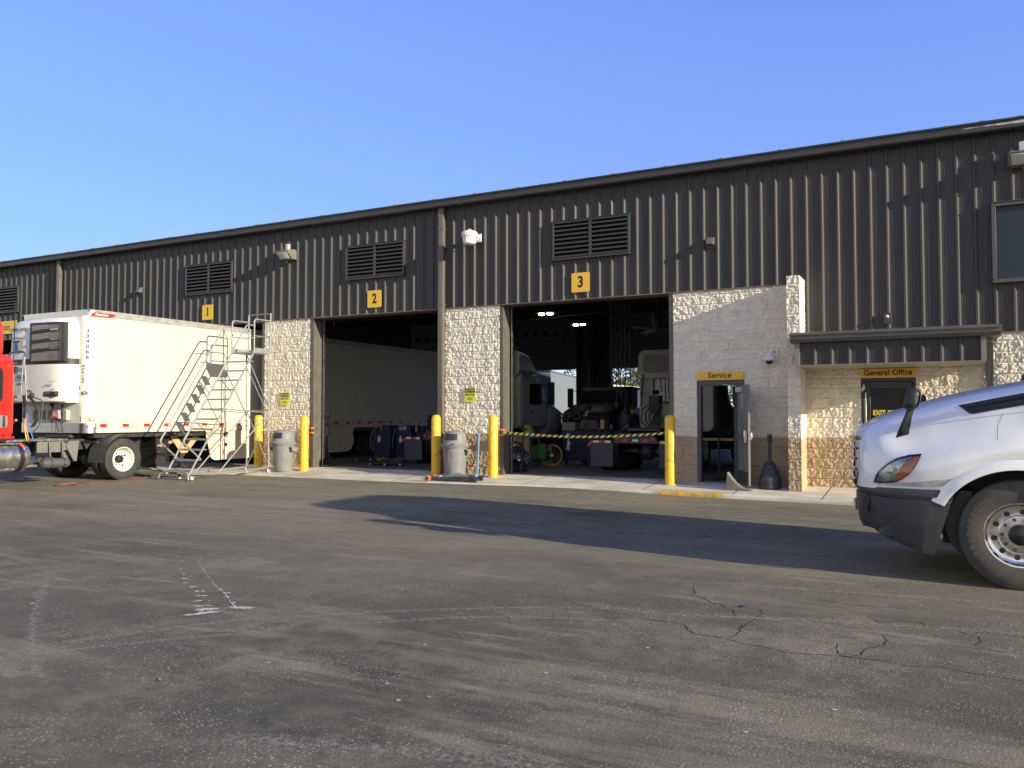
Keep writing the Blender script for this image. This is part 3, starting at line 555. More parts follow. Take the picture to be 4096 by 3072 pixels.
# --- split-face block, real relief
def vnoise(u, v, cell, seed):
    rs = np.random.RandomState(seed); T = rs.rand(257, 257)
    gu_, gv = u / cell, v / cell; i = np.floor(gu_).astype(int); j = np.floor(gv).astype(int); f = gu_ - i; g = gv - j
    f = f * f * (3 - 2 * f); g = g * g * (3 - 2 * g); i0 = i % 256; j0 = j % 256
    return (T[i0, j0] * (1 - f) + T[i0 + 1, j0] * f) * (1 - g) + (T[i0, j0 + 1] * (1 - f) + T[i0 + 1, j0 + 1] * f) * g
CH = .2032; Z0C = .024
def blockwall(name, u0, u1, z0, z1, fn, parent, holes=(), seed=1, amp=1., step=.0115, tan_z=Z0C + 5 * CH, uphase=0.):
    def lines(a, b, p, ph):
        g = []; k = math.floor((a - ph) / p)
        while ph + k * p < b + p:
            c = ph + k * p
            g += [c - .004, c, c + .004] + list(np.linspace(c + .004, c + p - .004, max(3, int(p / step)))[1:-1]); k += 1
        g = [q for q in g if a < q < b]; return np.array([a] + g + [b])
    U = lines(u0, u1, CH, uphase); Zs = lines(z0, z1, CH, Z0C)
    uu, zz = np.meshgrid(U, Zs)
    course = np.floor((zz - Z0C) / CH).astype(int); off = np.where(course % 2 == 0, 0., CH) + uphase
    bi = np.floor((uu - off) / (2 * CH)).astype(int)
    du = np.abs(((uu - off) / (2 * CH)) % 1.); du = np.minimum(du, 1 - du) * 2 * CH
    dz = ((zz - Z0C) / CH) % 1.; dz = np.minimum(dz, 1 - dz) * CH
    d = np.minimum(du, dz); inner = np.clip((d - .001) / .008, 0, 1); inner = inner * inner * (3 - 2 * inner)
    hsh = (np.sin(bi * 12.9898 + course * 78.233 + seed) * 43758.5453) % 1.
    s2 = zz + hsh * 7; u2 = uu + hsh * 3
    warp = .03 * (vnoise(u2, s2, .07, seed + 9) - .5)
    n1 = vnoise(u2 + warp, s2, .065, seed); n2 = vnoise(u2 + warp, s2 + warp, .033, seed + 1); n3 = vnoise(u2, s2, .018, seed + 2)
    rid = 1 - np.abs(2 * vnoise(u2 + 2 * warp, s2 * .8, .05, seed + 4) - 1)
    h2 = (np.sin(bi * 39.3468 + course * 11.135 + seed) * 24634.6345) % 1.; h3 = (np.sin(bi * 73.156 + course * 52.235 + seed) * 14375.23) % 1.
    lu = (((uu - off) / (2 * CH)) % 1.) - .5; lz = (((zz - Z0C) / CH) % 1.) - .5      # every block broke at its own tilt
    tilt = .022 * (h2 - .5) * lu + .014 * (h3 - .5) * lz + .012 * (vnoise(u2, s2, .14, seed + 6) - .5)
    h = amp * (.006 + tilt * inner + (.010 * n1 + .012 * rid + .017 * n2 + .013 * n3 + .003 * hsh - .014) * inner)
    h = np.where(d < .002, amp * .0055, h)
    cut = np.zeros((len(Zs) - 1, len(U) - 1), bool); cu = (U[1:] + U[:-1]) / 2; cz = (Zs[1:] + Zs[:-1]) / 2
    for a, b, c, e in holes: cut |= ((cz[:, None] > c) & (cz[:, None] < e) & (cu[None, :] > a) & (cu[None, :] < b))
    X, Y, Z = fn(uu, zz, h); vs = np.stack([X, Y, Z], -1).reshape(-1, 3)
    inv = np.array(wmat(parent).inverted()); vs = vs @ inv[:3, :3].T + inv[:3, 3]
    n = len(U); jj, ii = np.nonzero(~cut); q = np.stack([jj * n + ii, jj * n + ii + 1, (jj + 1) * n + ii + 1, (jj + 1) * n + ii], 1)
    me = bpy.data.meshes.new(name); me.vertices.add(len(vs)); me.vertices.foreach_set('co', vs.ravel()); me.loops.add(q.size); me.loops.foreach_set('vertex_index', q.ravel())
    me.polygons.add(len(q)); me.polygons.foreach_set('loop_start', np.arange(0, q.size, 4)); me.materials.append(BLOCKW); me.materials.append(BLOCKT)
    me.polygons.foreach_set('material_index', (cz[jj] < tan_z).astype(int)); me.update(calc_edges=True); me.validate()
    me.polygons.foreach_set('use_smooth', [True] * len(q))
    o = bpy.data.objects.new(name, me); COL.objects.link(o); o.parent = parent; return o
front = lambda u, z, h: (u, -h, z)
def pier(xa, xb, seed):
    o = blockwall('block_pier', xa, xb, 0., 4.2, front, bld, seed=seed)
    b = MB(); b.box(xa, xb, .012, .35, -.1, 4.2); b.build('pier_core', BLOCKW, o)
pier(-17.25, -15.57, 11); pier(-11.16, -9.6, 23); pier(-22.9, -21.25, 31); pier(-27.6, -26.0, 37)
sw = blockwall('block_wall', -5.27, -2.75, 0., 4.2, front, bld, holes=[(-4.757, -3.75, -1, 2.24)], seed=41)
b = MB(); b.box(-5.27, -4.757, .012, .25, -.1, 4.2); b.box(-3.75, -2.5, .012, .25, -.1, 4.2); b.box(-4.757, -3.75, .012, .25, 2.24, 4.2); b.build('wall_core', BLOCKW, sw)
ow = blockwall('block_wall', -2.52, .745, 0., 3.02, front, bld, holes=[(-1.49, -.51, -1, 2.234)], seed=53)
b = MB(); b.box(-2.52, -1.49, .012, .25, -.1, 3.02); b.box(-.51, .76, .012, .25, -.1, 3.02); b.box(-1.49, -.51, .012, .25, 2.234, 3.02); b.build('wall_core', BLOCKW, ow)
rw = blockwall('block_wall', .745, 3.6, 0., 3.04, front, bld, seed=67)
b = MB(); b.box(.76, 12, .012, .25, -.1, 3.04); b.build('wall_core', BLOCKW, rw)
# wing wall (buttress) beside the service door
b = MB(); b.box(-2.735, -2.53, -.735, .01, -.1, 4.235); bw = b.build('wing_wall', [BLOCKW], bld)
blockwall('block_face', -2.757, -2.512, -.05, 4.25, lambda u, z, h: (u, -.737 - h, z), bw, seed=71, uphase=-2.634, amp=1.0)
blockwall('block_face', -.76, 0., -.05, 4.25, lambda u, z, h: (-2.528 + h * .8, u, z), bw, seed=73, amp=.45)
blockwall('block_face', 0., .76, -.05, 4.25, lambda u, z, h: (-2.737 - h * .8, -u, z), bw, seed=75, amp=.8)
# steel jambs and headers of the bay doors
JM = pmat('jamb_paint', (.105, .095, .08), .45, var=.12, dirt=.3)
def jamb(x0, x1):
    q = MB(); q.box(x0, x1, -.012, .36, -.02, 4.2); q.build('door_jamb', JM, bld, bevel=.004)
jamb(-15.57, -15.44); jamb(-9.6, -9.5); jamb(-5.37, -5.27); jamb(-11.29, -11.16); jamb(-17.36, -17.25); jamb(-21.25, -21.14); jamb(-27.7, -27.6)
for a, b in ((-21.14, -17.36), (-15.44, -11.29), (-9.5, -5.37), (-31.8, -27.7)): jm = MB(); jm.box(a, b, -.01, .35, 4.165, 4.2); jm.box(a, b, .1, .2, 4.19, 4.5); jm.build('door_header', JM, bld)
for x, s in ((-15.38, 1), (-11.36, -1), (-9.45, 1), (-5.42, -1)):
    tk = MB(); tk.box(x - .02 if s < 0 else x, x if s < 0 else x + .02, .3, .36, .07, 4.2)
    tk.bar((x, .34, 4.2), (x, 1.0, 5.1), .03, .06); tk.bar((x, 1.0, 5.1), (x, 4.5, 5.5), .03, .06); tk.build('door_track', ALU, bld)
# inner shell: liner, back wall with openings, lifted doors, frames
sh = MB()
sh.box(-40, -39.8, .3, 22.6, 0, 6.9); sh.box(7.8, 8, .3, 22.6, 0, 6.9)
sh.box(-40, 12, .1, .16, 4.25, 6.85); sh.box(-40, -27.7, .1, .2, -.05, 4.2) if False else None
BO = [(-27.6, -23.6), (-21.25, -17.25), (-15.3, -11.2), (-9.4, -5.3)]
x = -40
for a, b_ in BO: sh.box(x, a, 22.5, 22.8, -.05, 6.9); sh.box(a, b_, 22.5, 22.8, 4.5, 6.9); x = b_
sh.box(x, 8, 22.5, 22.8, -.05, 6.9); sh.box(-26, -22.9, .02, .3, 0, 4.2); sh.box(-2.4, 7.8, 5.2, 5.3, 0, 6.9); sh.box(-2.6, -2.5, .3, 5.2, 0, 6.9)
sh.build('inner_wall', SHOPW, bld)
for k, (a, b_) in enumerate(BO):
    dp = MB(); z = 3.92
    for q in range(5):
        dp.box(a - .05, b_ + .05, 22.36, 22.42, z + .012, z + .55); z += .56
    dp.box(a, b_, 22.37, 22.4, 3.9, z)
    dp.m = 1
    for q in range(6): dp.box(a + .3 + q * .62, a + .62 + q * .62, 22.34, 22.362, 5.72, 6.0)
    for z in (4.1, 4.7, 5.3):
        for q in range(4): dp.box(a + .5 + q * .95, a + .56 + q * .95, 22.33, 22.362, z, z + .2)
    if k == 3: continue
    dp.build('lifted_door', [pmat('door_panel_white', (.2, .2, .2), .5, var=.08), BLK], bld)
fm = MB()
for x in (-22.1, -16.4, -10.4, -3.9):
    for y in (22.1, .75):
        s = -1 if y > 10 else 1
        fm.box(x - .12, x + .12, y - .25, y + .25, .07, 6.5); fm.box(x - .25, x + .25, y - .01, y + .01, .07, 6.5)
        fm.bar((x, y, 6.2), (x, 11.3, 7.3), .22, .5)
        for q in (-1, 1): fm.bar((x, y + s * .2, 5.1), (x + q * 1.3, y + s * 1.2, 6.7), .06, .08)
for y in (3.5, 6.4, 9.3, 13, 16, 19): fm.box(-40, 8, y - .04, y + .04, 7.0 if 6 < y < 17 else 6.75, 7.15 if 6 < y < 17 else 6.9)
fm.build('steel_frame', pmat('frame_primer', (.09, .085, .08), .6, var=.15), bld, bevel=.01)
pp = MB(); pp.tube(rpath([(-20, 6, 5.3), (-14.5, 6, 5.3), (-13.4, 6, 5.3), (-8, 6.2, 5.6)], .2), .06, 10); pp.cyl((-14.2, 6, 5.2), (-14.2, 6, 6.6), .1, n=12)
pp.tube([(-15, 9, 4.9), (-9, 9, 5.1)], .035, 8); pp.tube([(-15.25, .6, 4.0), (-15.3, .6, 6.5)], .02, 8); pp.box(-13.6, -12.9, 5.6, 6.4, 5.0, 5.4); pp.build('ceiling_pipes', STEELD, bld)
# bay door to the far left: "Enter"
# canopy over the general office door
cf = MB(); Yc = -1.3
secs = []
for z in (2.45, 2.87): secs.append([(x, Yc - h, z) for x, h in clad_profile(-2.44, .55)])
cf.loft(secs[::-1], closed=False)
for s, x in ((-1, -2.5), (1, .61)):
    cf.add([(x, Yc, 2.45), (x, 0, 2.45), (x, 0, 2.87), (x, Yc, 2.87)], [(0, 1, 2, 3)])
cn = cf.build('canopy', BRONZE, bld, ang=15)
b = MB(); b.box(-2.515, -2.44, Yc - .045, Yc + .02, 2.44, 2.87); b.box(.55, .63, Yc - .045, Yc + .02, 2.44, 2.87); b.box(-2.515, .63, Yc - .05, Yc + .02, 2.425, 2.447); b.build('canopy_trim', pmat('trim_metal', (.2, .18, .15), .42, var=.08), cn)
b = MB(); b.box(-2.5, .61, Yc + .022, 0, 2.43, 2.448); b.build('canopy_soffit', BEIGE, cn)
b = MB(); gp = [(Yc, 2.86), (Yc - .10, 2.87), (Yc - .15, 2.93), (Yc - .15, 2.99), (Yc - .185, 2.995), (Yc - .185, 3.03), (Yc - .10, 3.06), (0.0, 3.12), (0.0, 2.9)]
b.loft([[(x, y, z) for y, z in gp] for x in (-2.6, .85)], cap0=True, cap1=True); b.build('canopy_gutter', pmat('canopy_gutter_metal', (.10, .092, .082), .4, var=.12, dirt=.2), cn, bevel=.004)
# service door
fr = MB(); fr.box(-4.757, -4.672, -.02, .14, .02, 2.24); fr.box(-3.835, -3.75, -.02, .14, .02, 2.24); fr.box(-4.672, -3.835, -.02, .14, 2.13, 2.24); fr.box(-4.672, -3.835, -.02, .12, .05, .075)
sd = fr.build('service_door', pmat('door_frame_paint', (.055, .058, .065), .4, var=.1), bld, bevel=.005)
hg = Vector((-3.85, -.03, 0)); dv = Vector((.375, -.78, 0)).normalized(); nv = Vector((-dv.y, dv.x, 0)) * -1   # leaf direction and inside face normal (towards -x)
def leafbox(mb, s0, s1, t0, t1, z0, z1):
    c = hg + dv * (s0 + s1) / 2 + nv * (t0 + t1) / 2; mb.obox((c.x, c.y, (z0 + z1) / 2), dv * (s1 - s0) / 2, nv * (t1 - t0) / 2, (0, 0, (z1 - z0) / 2))
b = MB(); leafbox(b, 0, .86, 0, .045, .085, 2.12); leaf = b.build('door_leaf', GREYF, sd, bevel=.004)
b = MB(); leafbox(b, .02, .84, .045, .049, .1, .36); b.build('kick_plate', pmat('kick_plate', (.05, .05, .055), .5), sd)
b = MB(); leafbox(b, .25, .56, .045, .05, 1.25, 1.95); b.build('vision_panel', pmat('vision_panel', (.13, .135, .15), .3), sd)
b = MB(); leafbox(b, .05, .8, .05, .1, 1.02, 1.1); leafbox(b, .62, .82, .05, .12, .95, 1.2); leafbox(b, .7, .76, -.06, .0, 1.0, 1.15); leafbox(b, .62, .76, -.08, -.06, 1.05, 1.08); b.build('panic_bar', ALU, sd, bevel=.008)
b = MB(); leafbox(b, .12, .4, .045, .12, 1.98, 2.08); c = hg + dv * .2 + nv * .1; b.bar((c.x, c.y, 2.1), (-4.2, -.05, 2.15), .02, .015); b.build('door_closer', pmat('closer_grey', (.5, .5, .5), .4), sd, bevel=.006)
# general office door
fr = MB(); fr.box(-1.49, -1.43, -.015, .12, 0, 2.234); fr.box(-.57, -.51, -.015, .12, 0, 2.234); fr.box(-1.43, -.57, -.015, .12, 2.16, 2.234)
od = fr.build('office_door', pmat('office_frame_black', (.016, .017, .02), .35), bld, bevel=.004)
b = MB(); b.box(-1.425, -1.32, .0, .05, .05, 2.155); b.box(-.68, -.575, .0, .05, .05, 2.155); b.box(-1.32, -.68, .0, .05, 2.03, 2.155); b.box(-1.32, -.68, .0, .05, .05, .3)
lf = b.build('door_leaf', MATS['office_frame_black'], od, bevel=.004)
b = MB(); b.box(-1.32, -.68, .02, .028, .3, 2.03); b.build('glass', gmat('office_glass', (.006, .007, .009), .03, 1.25), od)
b = MB(); b.text('EXIT ONLY', .135, (-1.0, .018, 1.545), (1, 0, 0), (0, 0, 1), .0, .006, .82); b.build('lettering', GOLDL, od)
b = MB(); b.cyl((-1.40, -.05, .7), (-1.40, -.05, 1.95), .012, n=10); b.box(-1.415, -1.385, -.05, 0, .75, .78); b.box(-1.415, -1.385, -.05, 0, 1.87, 1.9); b.build('handle', ALU, od)
b = MB(); b.box(-1.445, -1.415, -.05, -.016, 2.0, 2.1); b.box(-1.47, -1.45, -.04, -.016, 1.97, 2.05); b.build('door_sensor', pmat('white_plastic', (.7, .7, .68), .4), od, bevel=.004)
# ------------------------------------------------------------------ signs
def rsq(u0, u1, v0, v1, r, n=4):
    o = []
    for cx, cz, a in ((u1 - r, v1 - r, 0), (u0 + r, v1 - r, 90), (u0 + r, v0 + r, 180), (u1 - r, v0 + r, 270)):
        for k in range(n + 1): t = R(a + 90 * k / n); o.append((cx + r * math.cos(t), cz + r * math.sin(t)))
    return o
def plate(mb, u0, u1, v0, v1, r, y0, y1): mb.prism(rsq(u0, u1, v0, v1, r), lambda u, v, h: (u, h, v), y0, y1)
def number_sign(x, txt, label):
    t = thing('number_sign', (x, -.04, 4.35), label, 'sign', group='bay number signs')
    b = MB(); plate(b, x - .228, x + .228, 4.352, 4.805, .03, -.042, -.048); b.build('sign_plate', SIGNY, t)
    b = MB(); b.text(txt, .36, (x, -.05, 4.578), (1, 0, 0), (0, 0, 1), .0, .012, .85); b.build('lettering', BLK, t)
    b = MB()
    for s in (-1, 1): b.cyl((x + s * .14, -.052, 4.57), (x + s * .14, -.04, 4.57), .012, n=8)
    b.build('screw', SIGNY, t)
number_sign(-19.53, '1', 'yellow square sign with black numeral 1 on the ribbed wall above the reefer trailer')
number_sign(-13.36, '2', 'yellow square sign with black numeral 2 on the ribbed wall below a louvre')
number_sign(-7.456, '3', 'yellow square sign with black numeral 3 above the bay closed by striped tape')
t = thing('enter_sign', (-29.8, -.05, 4.38), 'yellow sign reading Enter high on the wall, half hidden by the reefer unit', 'sign')
b = MB(); plate(b, -30.0, -28.9, 4.385, 4.84, .03, -.042, -.05); b.build('sign_plate', SIGNY, t)
b = MB(); b.text('Enter', .33, (-29.93, -.052, 4.61), (1, 0, 0), (0, 0, 1), 0, .003, .85, 'LEFT'); b.build('lettering', BLK, t)
t = thing('service_sign', (-4.26, -.03, 2.25), 'yellow Service sign over the open grey door', 'sign')
b = MB(); b.box(-4.756, -3.761, -.052, -.012, 2.252, 2.425); b.build('sign_plate', SIGNY, t, bevel=.003)
b = MB(); b.text('Service', .165, (-4.26, -.054, 2.345), (1, 0, 0), (0, 0, 1), 0, .004, 1.0, sp=1.04); b.build('lettering', BLK, t)
t = thing('office_sign', (-1, -.03, 2.24), 'yellow General Office sign over the black glass door under the canopy', 'sign')
b = MB(); b.box(-1.49, -.508, -.055, -.012, 2.243, 2.408); b.build('sign_plate', SIGNY, t, bevel=.003)
b = MB(); b.text('General Office', .15, (-1.0, -.057, 2.326), (1, 0, 0), (0, 0, 1), 0, .0038, .92, sp=1.04); b.build('lettering', BLK, t)
def caution(x, z, label):
    t = thing('caution_sign', (x, -.05, z - .16), label, 'sign', group='caution signs on the block piers')
    b = MB(); b.box(x - .16, x + .16, -.052, -.044, z - .175, z + .175); b.build('sign_plate', LIME, t)
    b = MB(); b.box(x - .15, x + .15, -.055, -.0525, z + .06, z + .165); p = b.build('header_band', BLK, t)
    b = MB(); b.text('CAUTION', .083, (x, -.057, z + .113), (1, 0, 0), (0, 0, 1), 0, .001, .78); b.text('EMPLOYEES', .075, (x, -.055, z + .005), (1, 0, 0), (0, 0, 1), 0, .001, .72); b.text('ONLY', .075, (x, -.055, z - .095), (1, 0, 0), (0, 0, 1), 0, .001, .8)
    n = len(b.f); b.m = 1
    o = b.build('lettering', [BLK, LIME], t)
    for p in o.data.polygons:
        if (wmat(t) @ p.center).z > z + .06: p.material_index = 1
caution(-16.45, 1.96, 'faded yellow caution sign on the block pier right of the rolling ladder')
caution(-10.42, 2.0, 'lime yellow caution sign on the block pier between bays 2 and 3')

# ------------------------------------------------------------------ lights, camera, small boxes on the wall
def flood(x, z, label):
    t = thing('flood_light', (x, 0, z), label, 'wall light', group='flood lights on the wall')
    b = MB(); pr = [(-.03, .12), (-.12, .14), (-.40, .09), (-.42, .06), (-.22, -.14), (-.03, -.14)]
    b.prism(pr, lambda u, v, h: (x + h, u, z + v), -.22, .22); b.build('housing', pmat('lamp_bronze', (.16, .145, .12), .45, var=.1), t, bevel=.008)
    b = MB(); n_ = Vector((0, -.20, -.20)).normalized(); 
    b.add([(x - .19, -.405, z + .035), (x + .19, -.405, z + .035), (x + .17, -.245, z - .135), (x - .17, -.245, z - .135), (x - .16, -.40, z - .0), (x + .16, -.40, z - .0), (x + .14, -.275, z - .135), (x - .14, -.275, z - .135)], [(3, 2, 1, 0), (0, 1, 5, 4), (4, 5, 6, 7), (1, 2, 6, 5), (0, 4, 7, 3), (3, 7, 6, 2)])
    b.build('lens', pmat('prismatic_lens', (.42, .41, .36), .25, var=.15, scale=40), t)
    b = MB(); b.box(x - .045, x + .045, -.2, -.1, z + .13, z + .3); b.build('sensor_box', pmat('sensor_grey', (.42, .44, .46), .5), t, bevel=.006)
    b = MB(); b.cyl((x + .02, -.2, z - .14), (x + .02, -.2, z - .22), .012, n=8); b.sphere((x + .02, -.2, z - .23), .02, 8, 6); b.build('knob', BLKP, t)
flood(-16.3, 6.0, 'bronze flood light with glass lens between bays 1 and 2')
flood(1.3, 6.18, 'bronze flood light above the upper window at the right edge')
t = thing('barn_light', (-10.2, 0, 5.88), 'white drum shaped yard light on a short arm beside the downspout', 'wall light')
wp_ = pmat('white_lamp_plastic', (.72, .72, .70), .4, var=.05)
b = MB(); b.box(-10.3, -10.1, -.06, -.035, 5.78, 5.98); b.bar((-10.2, -.04, 5.9), (-10.28, -.2, 5.97), .1, .06); b.bar((-10.2, -.05, 5.86), (-10.26, -.2, 5.8), .03, .02); b.build('bracket', wp_, t, bevel=.006)
b = MB(); c = (-10.27, -.34, 5.86); b.lathe([(.0, .19), (.04, .19), (.06, .15), (.17, .13), (.19, .10), (.19, .01), (.165, 0)], c, n=24); b.build('cap', wp_, t)
b = MB()
for k in range(28): a = 2 * math.pi * k / 28; b.bar((c[0] + .193 * math.cos(a), c[1] + .193 * math.sin(a), c[2] + .1), (c[0] + .193 * math.cos(a), c[1] + .193 * math.sin(a), c[2] + .03), .012, .012, (math.cos(a), math.sin(a), 0))
b.lathe([(.165, 0), (.172, -.02), (.155, -.16), (.12, -.185), (0, -.19)], c, n=12); b.build('diffuser', pmat('ribbed_diffuser', (.68, .69, .68), .25, var=.1), t, ang=20)
def wall_hood(x, z, label):
    t = thing('wall_vent', (x, 0, z), label, 'vent hood', group='small vent hoods')
    b = MB(); b.box(x - .09, x + .09, -.05, -.03, z - .1, z + .12); b.build('back_plate', STEELD, t)
    b = MB(); b.prism([(-.05, .11), (-.08, .12), (-.2, -.02), (-.2, -.05), (-.05, -.05)], lambda u, v, h: (x + h, u, z + v), -.075, .075); b.build('hood', pmat('hood_metal', (.12, .115, .105), .45), t, bevel=.004)
wall_hood(-22.5, 5.42, 'small dark vent hood on the ribbed wall above the reefer trailer')
wall_hood(-4.42, 5.2, 'small dark vent hood on the ribbed wall right of the bay 3 louvre')
t = thing('photocell', (-.99, 0, 3.3), 'tiny boxed light sensor above the office canopy', 'sensor')
b = MB(); b.box(-1.06, -.92, -.07, -.035, 3.28, 3.5); b.build('box', BRONZE_D, t, bevel=.004)
b = MB(); b.sphere((-.99, -.085, 3.42), .035, 10, 8); b.build('bulb', pmat('sensor_eye', (.6, .52, .36), .2), t)
t = thing('dome_camera', (-3.18, 0, 2.78), 'white dome camera on the shaded block wall right of the Service sign', 'camera')
b = MB(); b.box(-3.16, -3.06, -.05, -.02, 2.72, 2.86); b.tube(rpath([(-3.11, -.04, 2.8), (-3.15, -.17, 2.84), (-3.2, -.2, 2.74)], .06), .035, 10); b.build('bracket', wp_, t)
b = MB(); c = (-3.2, -.2, 2.65); b.lathe([(0, .11), (.05, .11), (.07, .07), (.125, .03), (.135, -.01), (.12, -.03), (.08, -.035)], c, n=24); b.build('housing', wp_, t)
b = MB(); b.lathe([(.078, -.03), (.07, -.07), (.04, -.1), (0, -.108)], c, n=20); b.build('dome', gmat('smoked_dome', (.01, .01, .012)), t)

# ------------------------------------------------------------------ bollards
def bollard(x, y, r, label, first=None):
    if first: return dup(first, (x, y, slab_z(y)), random.uniform(0, 6), label)
    t = thing('bollard', (x, y, slab_z(y)), label, 'bollard', group='yellow bollards in front of the bays'); z = slab_z(y)
    b = MB(); b.lathe([(r + .008, -.02), (r + .008, 1.40), (r - .012, 1.445), (r * .6, 1.468), (0, 1.475)], (x, y, z), n=28); b.build('sleeve', YEL, t)
    b = MB(); b.lathe([(r + .05, -.02), (r + .045, .006), (r, .014)], (x, y, z), n=28); b.build('base_ring', pmat('yellow_splash', (.62, .4, .05), .8, var=.2), t)
    b = MB()
    for k in range(9): a = random.uniform(0, 6.28); h = random.uniform(.15, 1.2); b.obox((x + (r + .008) * math.cos(a), y + (r + .008) * math.sin(a), z + h), (-.02 * math.sin(a), .02 * math.cos(a), 0), (.0015 * math.cos(a), .0015 * math.sin(a), 0), (0, 0, random.uniform(.005, .014)))
    b.build('scuff', STEELD, t); return t
B1 = bollard(-16.98, -.5, .105, 'yellow bollard behind the rolling ladder, left of a bin')
bollard(-15.22, -.62, .105, 'yellow bollard in front of the pier at the left of bay 2', B1)
bollard(-11.17, -.42, .105, 'yellow bollard left of the bin with the blue handled jack', B1)
bollard(-9.56, -.42, .105, 'yellow bollard at the left end of the striped tape', B1)
bollard(-5.22, -.48, .11, 'yellow bollard at the right end of the striped tape', B1)

# ------------------------------------------------------------------ bins
def bin_(x, y, rz, label, first=None):
    if first: return dup(first, (x, y, slab_z(y)), rz, label)
    t = thing('trash_bin', (x, y, slab_z(y)), label, 'trash bin', group='round grey bins'); T = Matrix.Translation(t.location)
    b = MB(); b.M = T; b.lathe([(0, .0), (.235, 0), (.25, .03), (.285, .6), (.305, .70), (.33, .705), (.33, .74), (.31, .745)], n=36)
    for k in range(12):
        a = 2 * math.pi * (k + .5) / 12; b.bar((.244 * math.cos(a), .244 * math.sin(a), .05), (.286 * math.cos(a), .286 * math.sin(a), .58), .05, .008, (math.cos(a), math.sin(a), 0))
    b.build('drum', GREYP, t)
    b = MB(); b.M = T
    for s in (-1, 1):
        b.loft([[(s * (.29 + q), -w_, z), (s * (.29 + q), w_, z), (s * (.3 + q * 1.3), w_, z - .01), (s * (.3 + q * 1.3), -w_, z - .01)] for q, w_, z in ((.0, .11, .66), (.05, .11, .665), (.075, .1, .62), (.07, .09, .55))], cap0=True, cap1=True)
    b.build('handle', GREYP, t, bevel=.004)
    b = MB(); b.M = T
    b.lathe([(.345, .73), (.35, .76), (.335, .775), (.31, .80), (.305, .83), (.285, .86)], n=36)
    hw = [(.27, .86), (.255, .98), (.24, 1.03), (.19, 1.08), (.10, 1.105), (0, 1.11)]
    b.lathe([(.285, .86), (.28, .9), (.265, 1.0), (.235, 1.06), (.17, 1.1), (0, 1.115)], n=36); b.build('dome_lid', GREYP, t)
    b = MB(); b.M = T; secs = []
    for q, z in ((.285, .885), (.281, .95), (.27, 1.0), (.255, 1.035)): secs.append([((q + .006) * math.cos(a), (q + .006) * math.sin(a), z) for a in np.linspace(R(-125), R(-55), 10)])
    b.loft(secs, closed=False); b.build('flap', BLKP, t); return t
N1 = bin_(-15.72, -.86, R(-22), 'grey dome lidded bin beside the rolling ladder')
bin_(-10.5, -.62, R(8), 'grey dome lidded bin between two bollards by the blue handled jack', N1)

# ------------------------------------------------------------------ smoker post, curled mat, floor jack
t = thing('smoker_post', (-3.16, -.5, .03), 'dark slender smokers post with flared round base by the Service door', 'ashtray')
SP = pmat('slate_plastic', (.035, .042, .055), .5, var=.1, bump=.1, bscale=150); c = (-3.16, -.5, slab_z(-.5))
b = MB(); b.lathe([(0, .0), (.21, 0), (.22, .02), (.222, .05), (.214, .056), (.22, .065), (.22, .1), (.212, .106), (.218, .115), (.215, .21), (.2, .25), (.17, .28), (.165, .31), (.175, .33), (.165, .37), (.13, .41), (.12, .43), (.125, .455), (.10, .5), (.06, .53), (.055, .54)], c, n=36); b.build('base', SP, t)
b = MB(); b.lathe([(.055, .53), (.042, .55), (.036, .6), (.034, .9), (.04, .93), (.058, .945), (.06, .965), (.045, .975)], c, n=24); b.lathe([(.045, .97), (.05, .985), (.04, 1.0)], c, n=20); b.build('stem', SP, t)
b = MB(); b.sphere((c[0], c[1], c[2] + 1.035), .055, 16, 12); b.build('knob', SP, t)
b = MB(); pr_ = [(-3.93, .0), (-3.43, .0)] + [(-3.45 - .46 * u, .012 + .34 * u ** 2.2) for u in np.linspace(0, 1, 9)]
b.prism(pr_, lambda u, v, h: (u + .15 * (h + .85), h, slab_z(-.8) + v), -.93, -.80)
tag(b.build('door_wedge', pmat('grey_rubber_wedge', (.15, .14, .125), .8, var=.15), None, bevel=.008), 'grey concave rubber wedge on the concrete at the foot of the open Service door', 'door wedge')
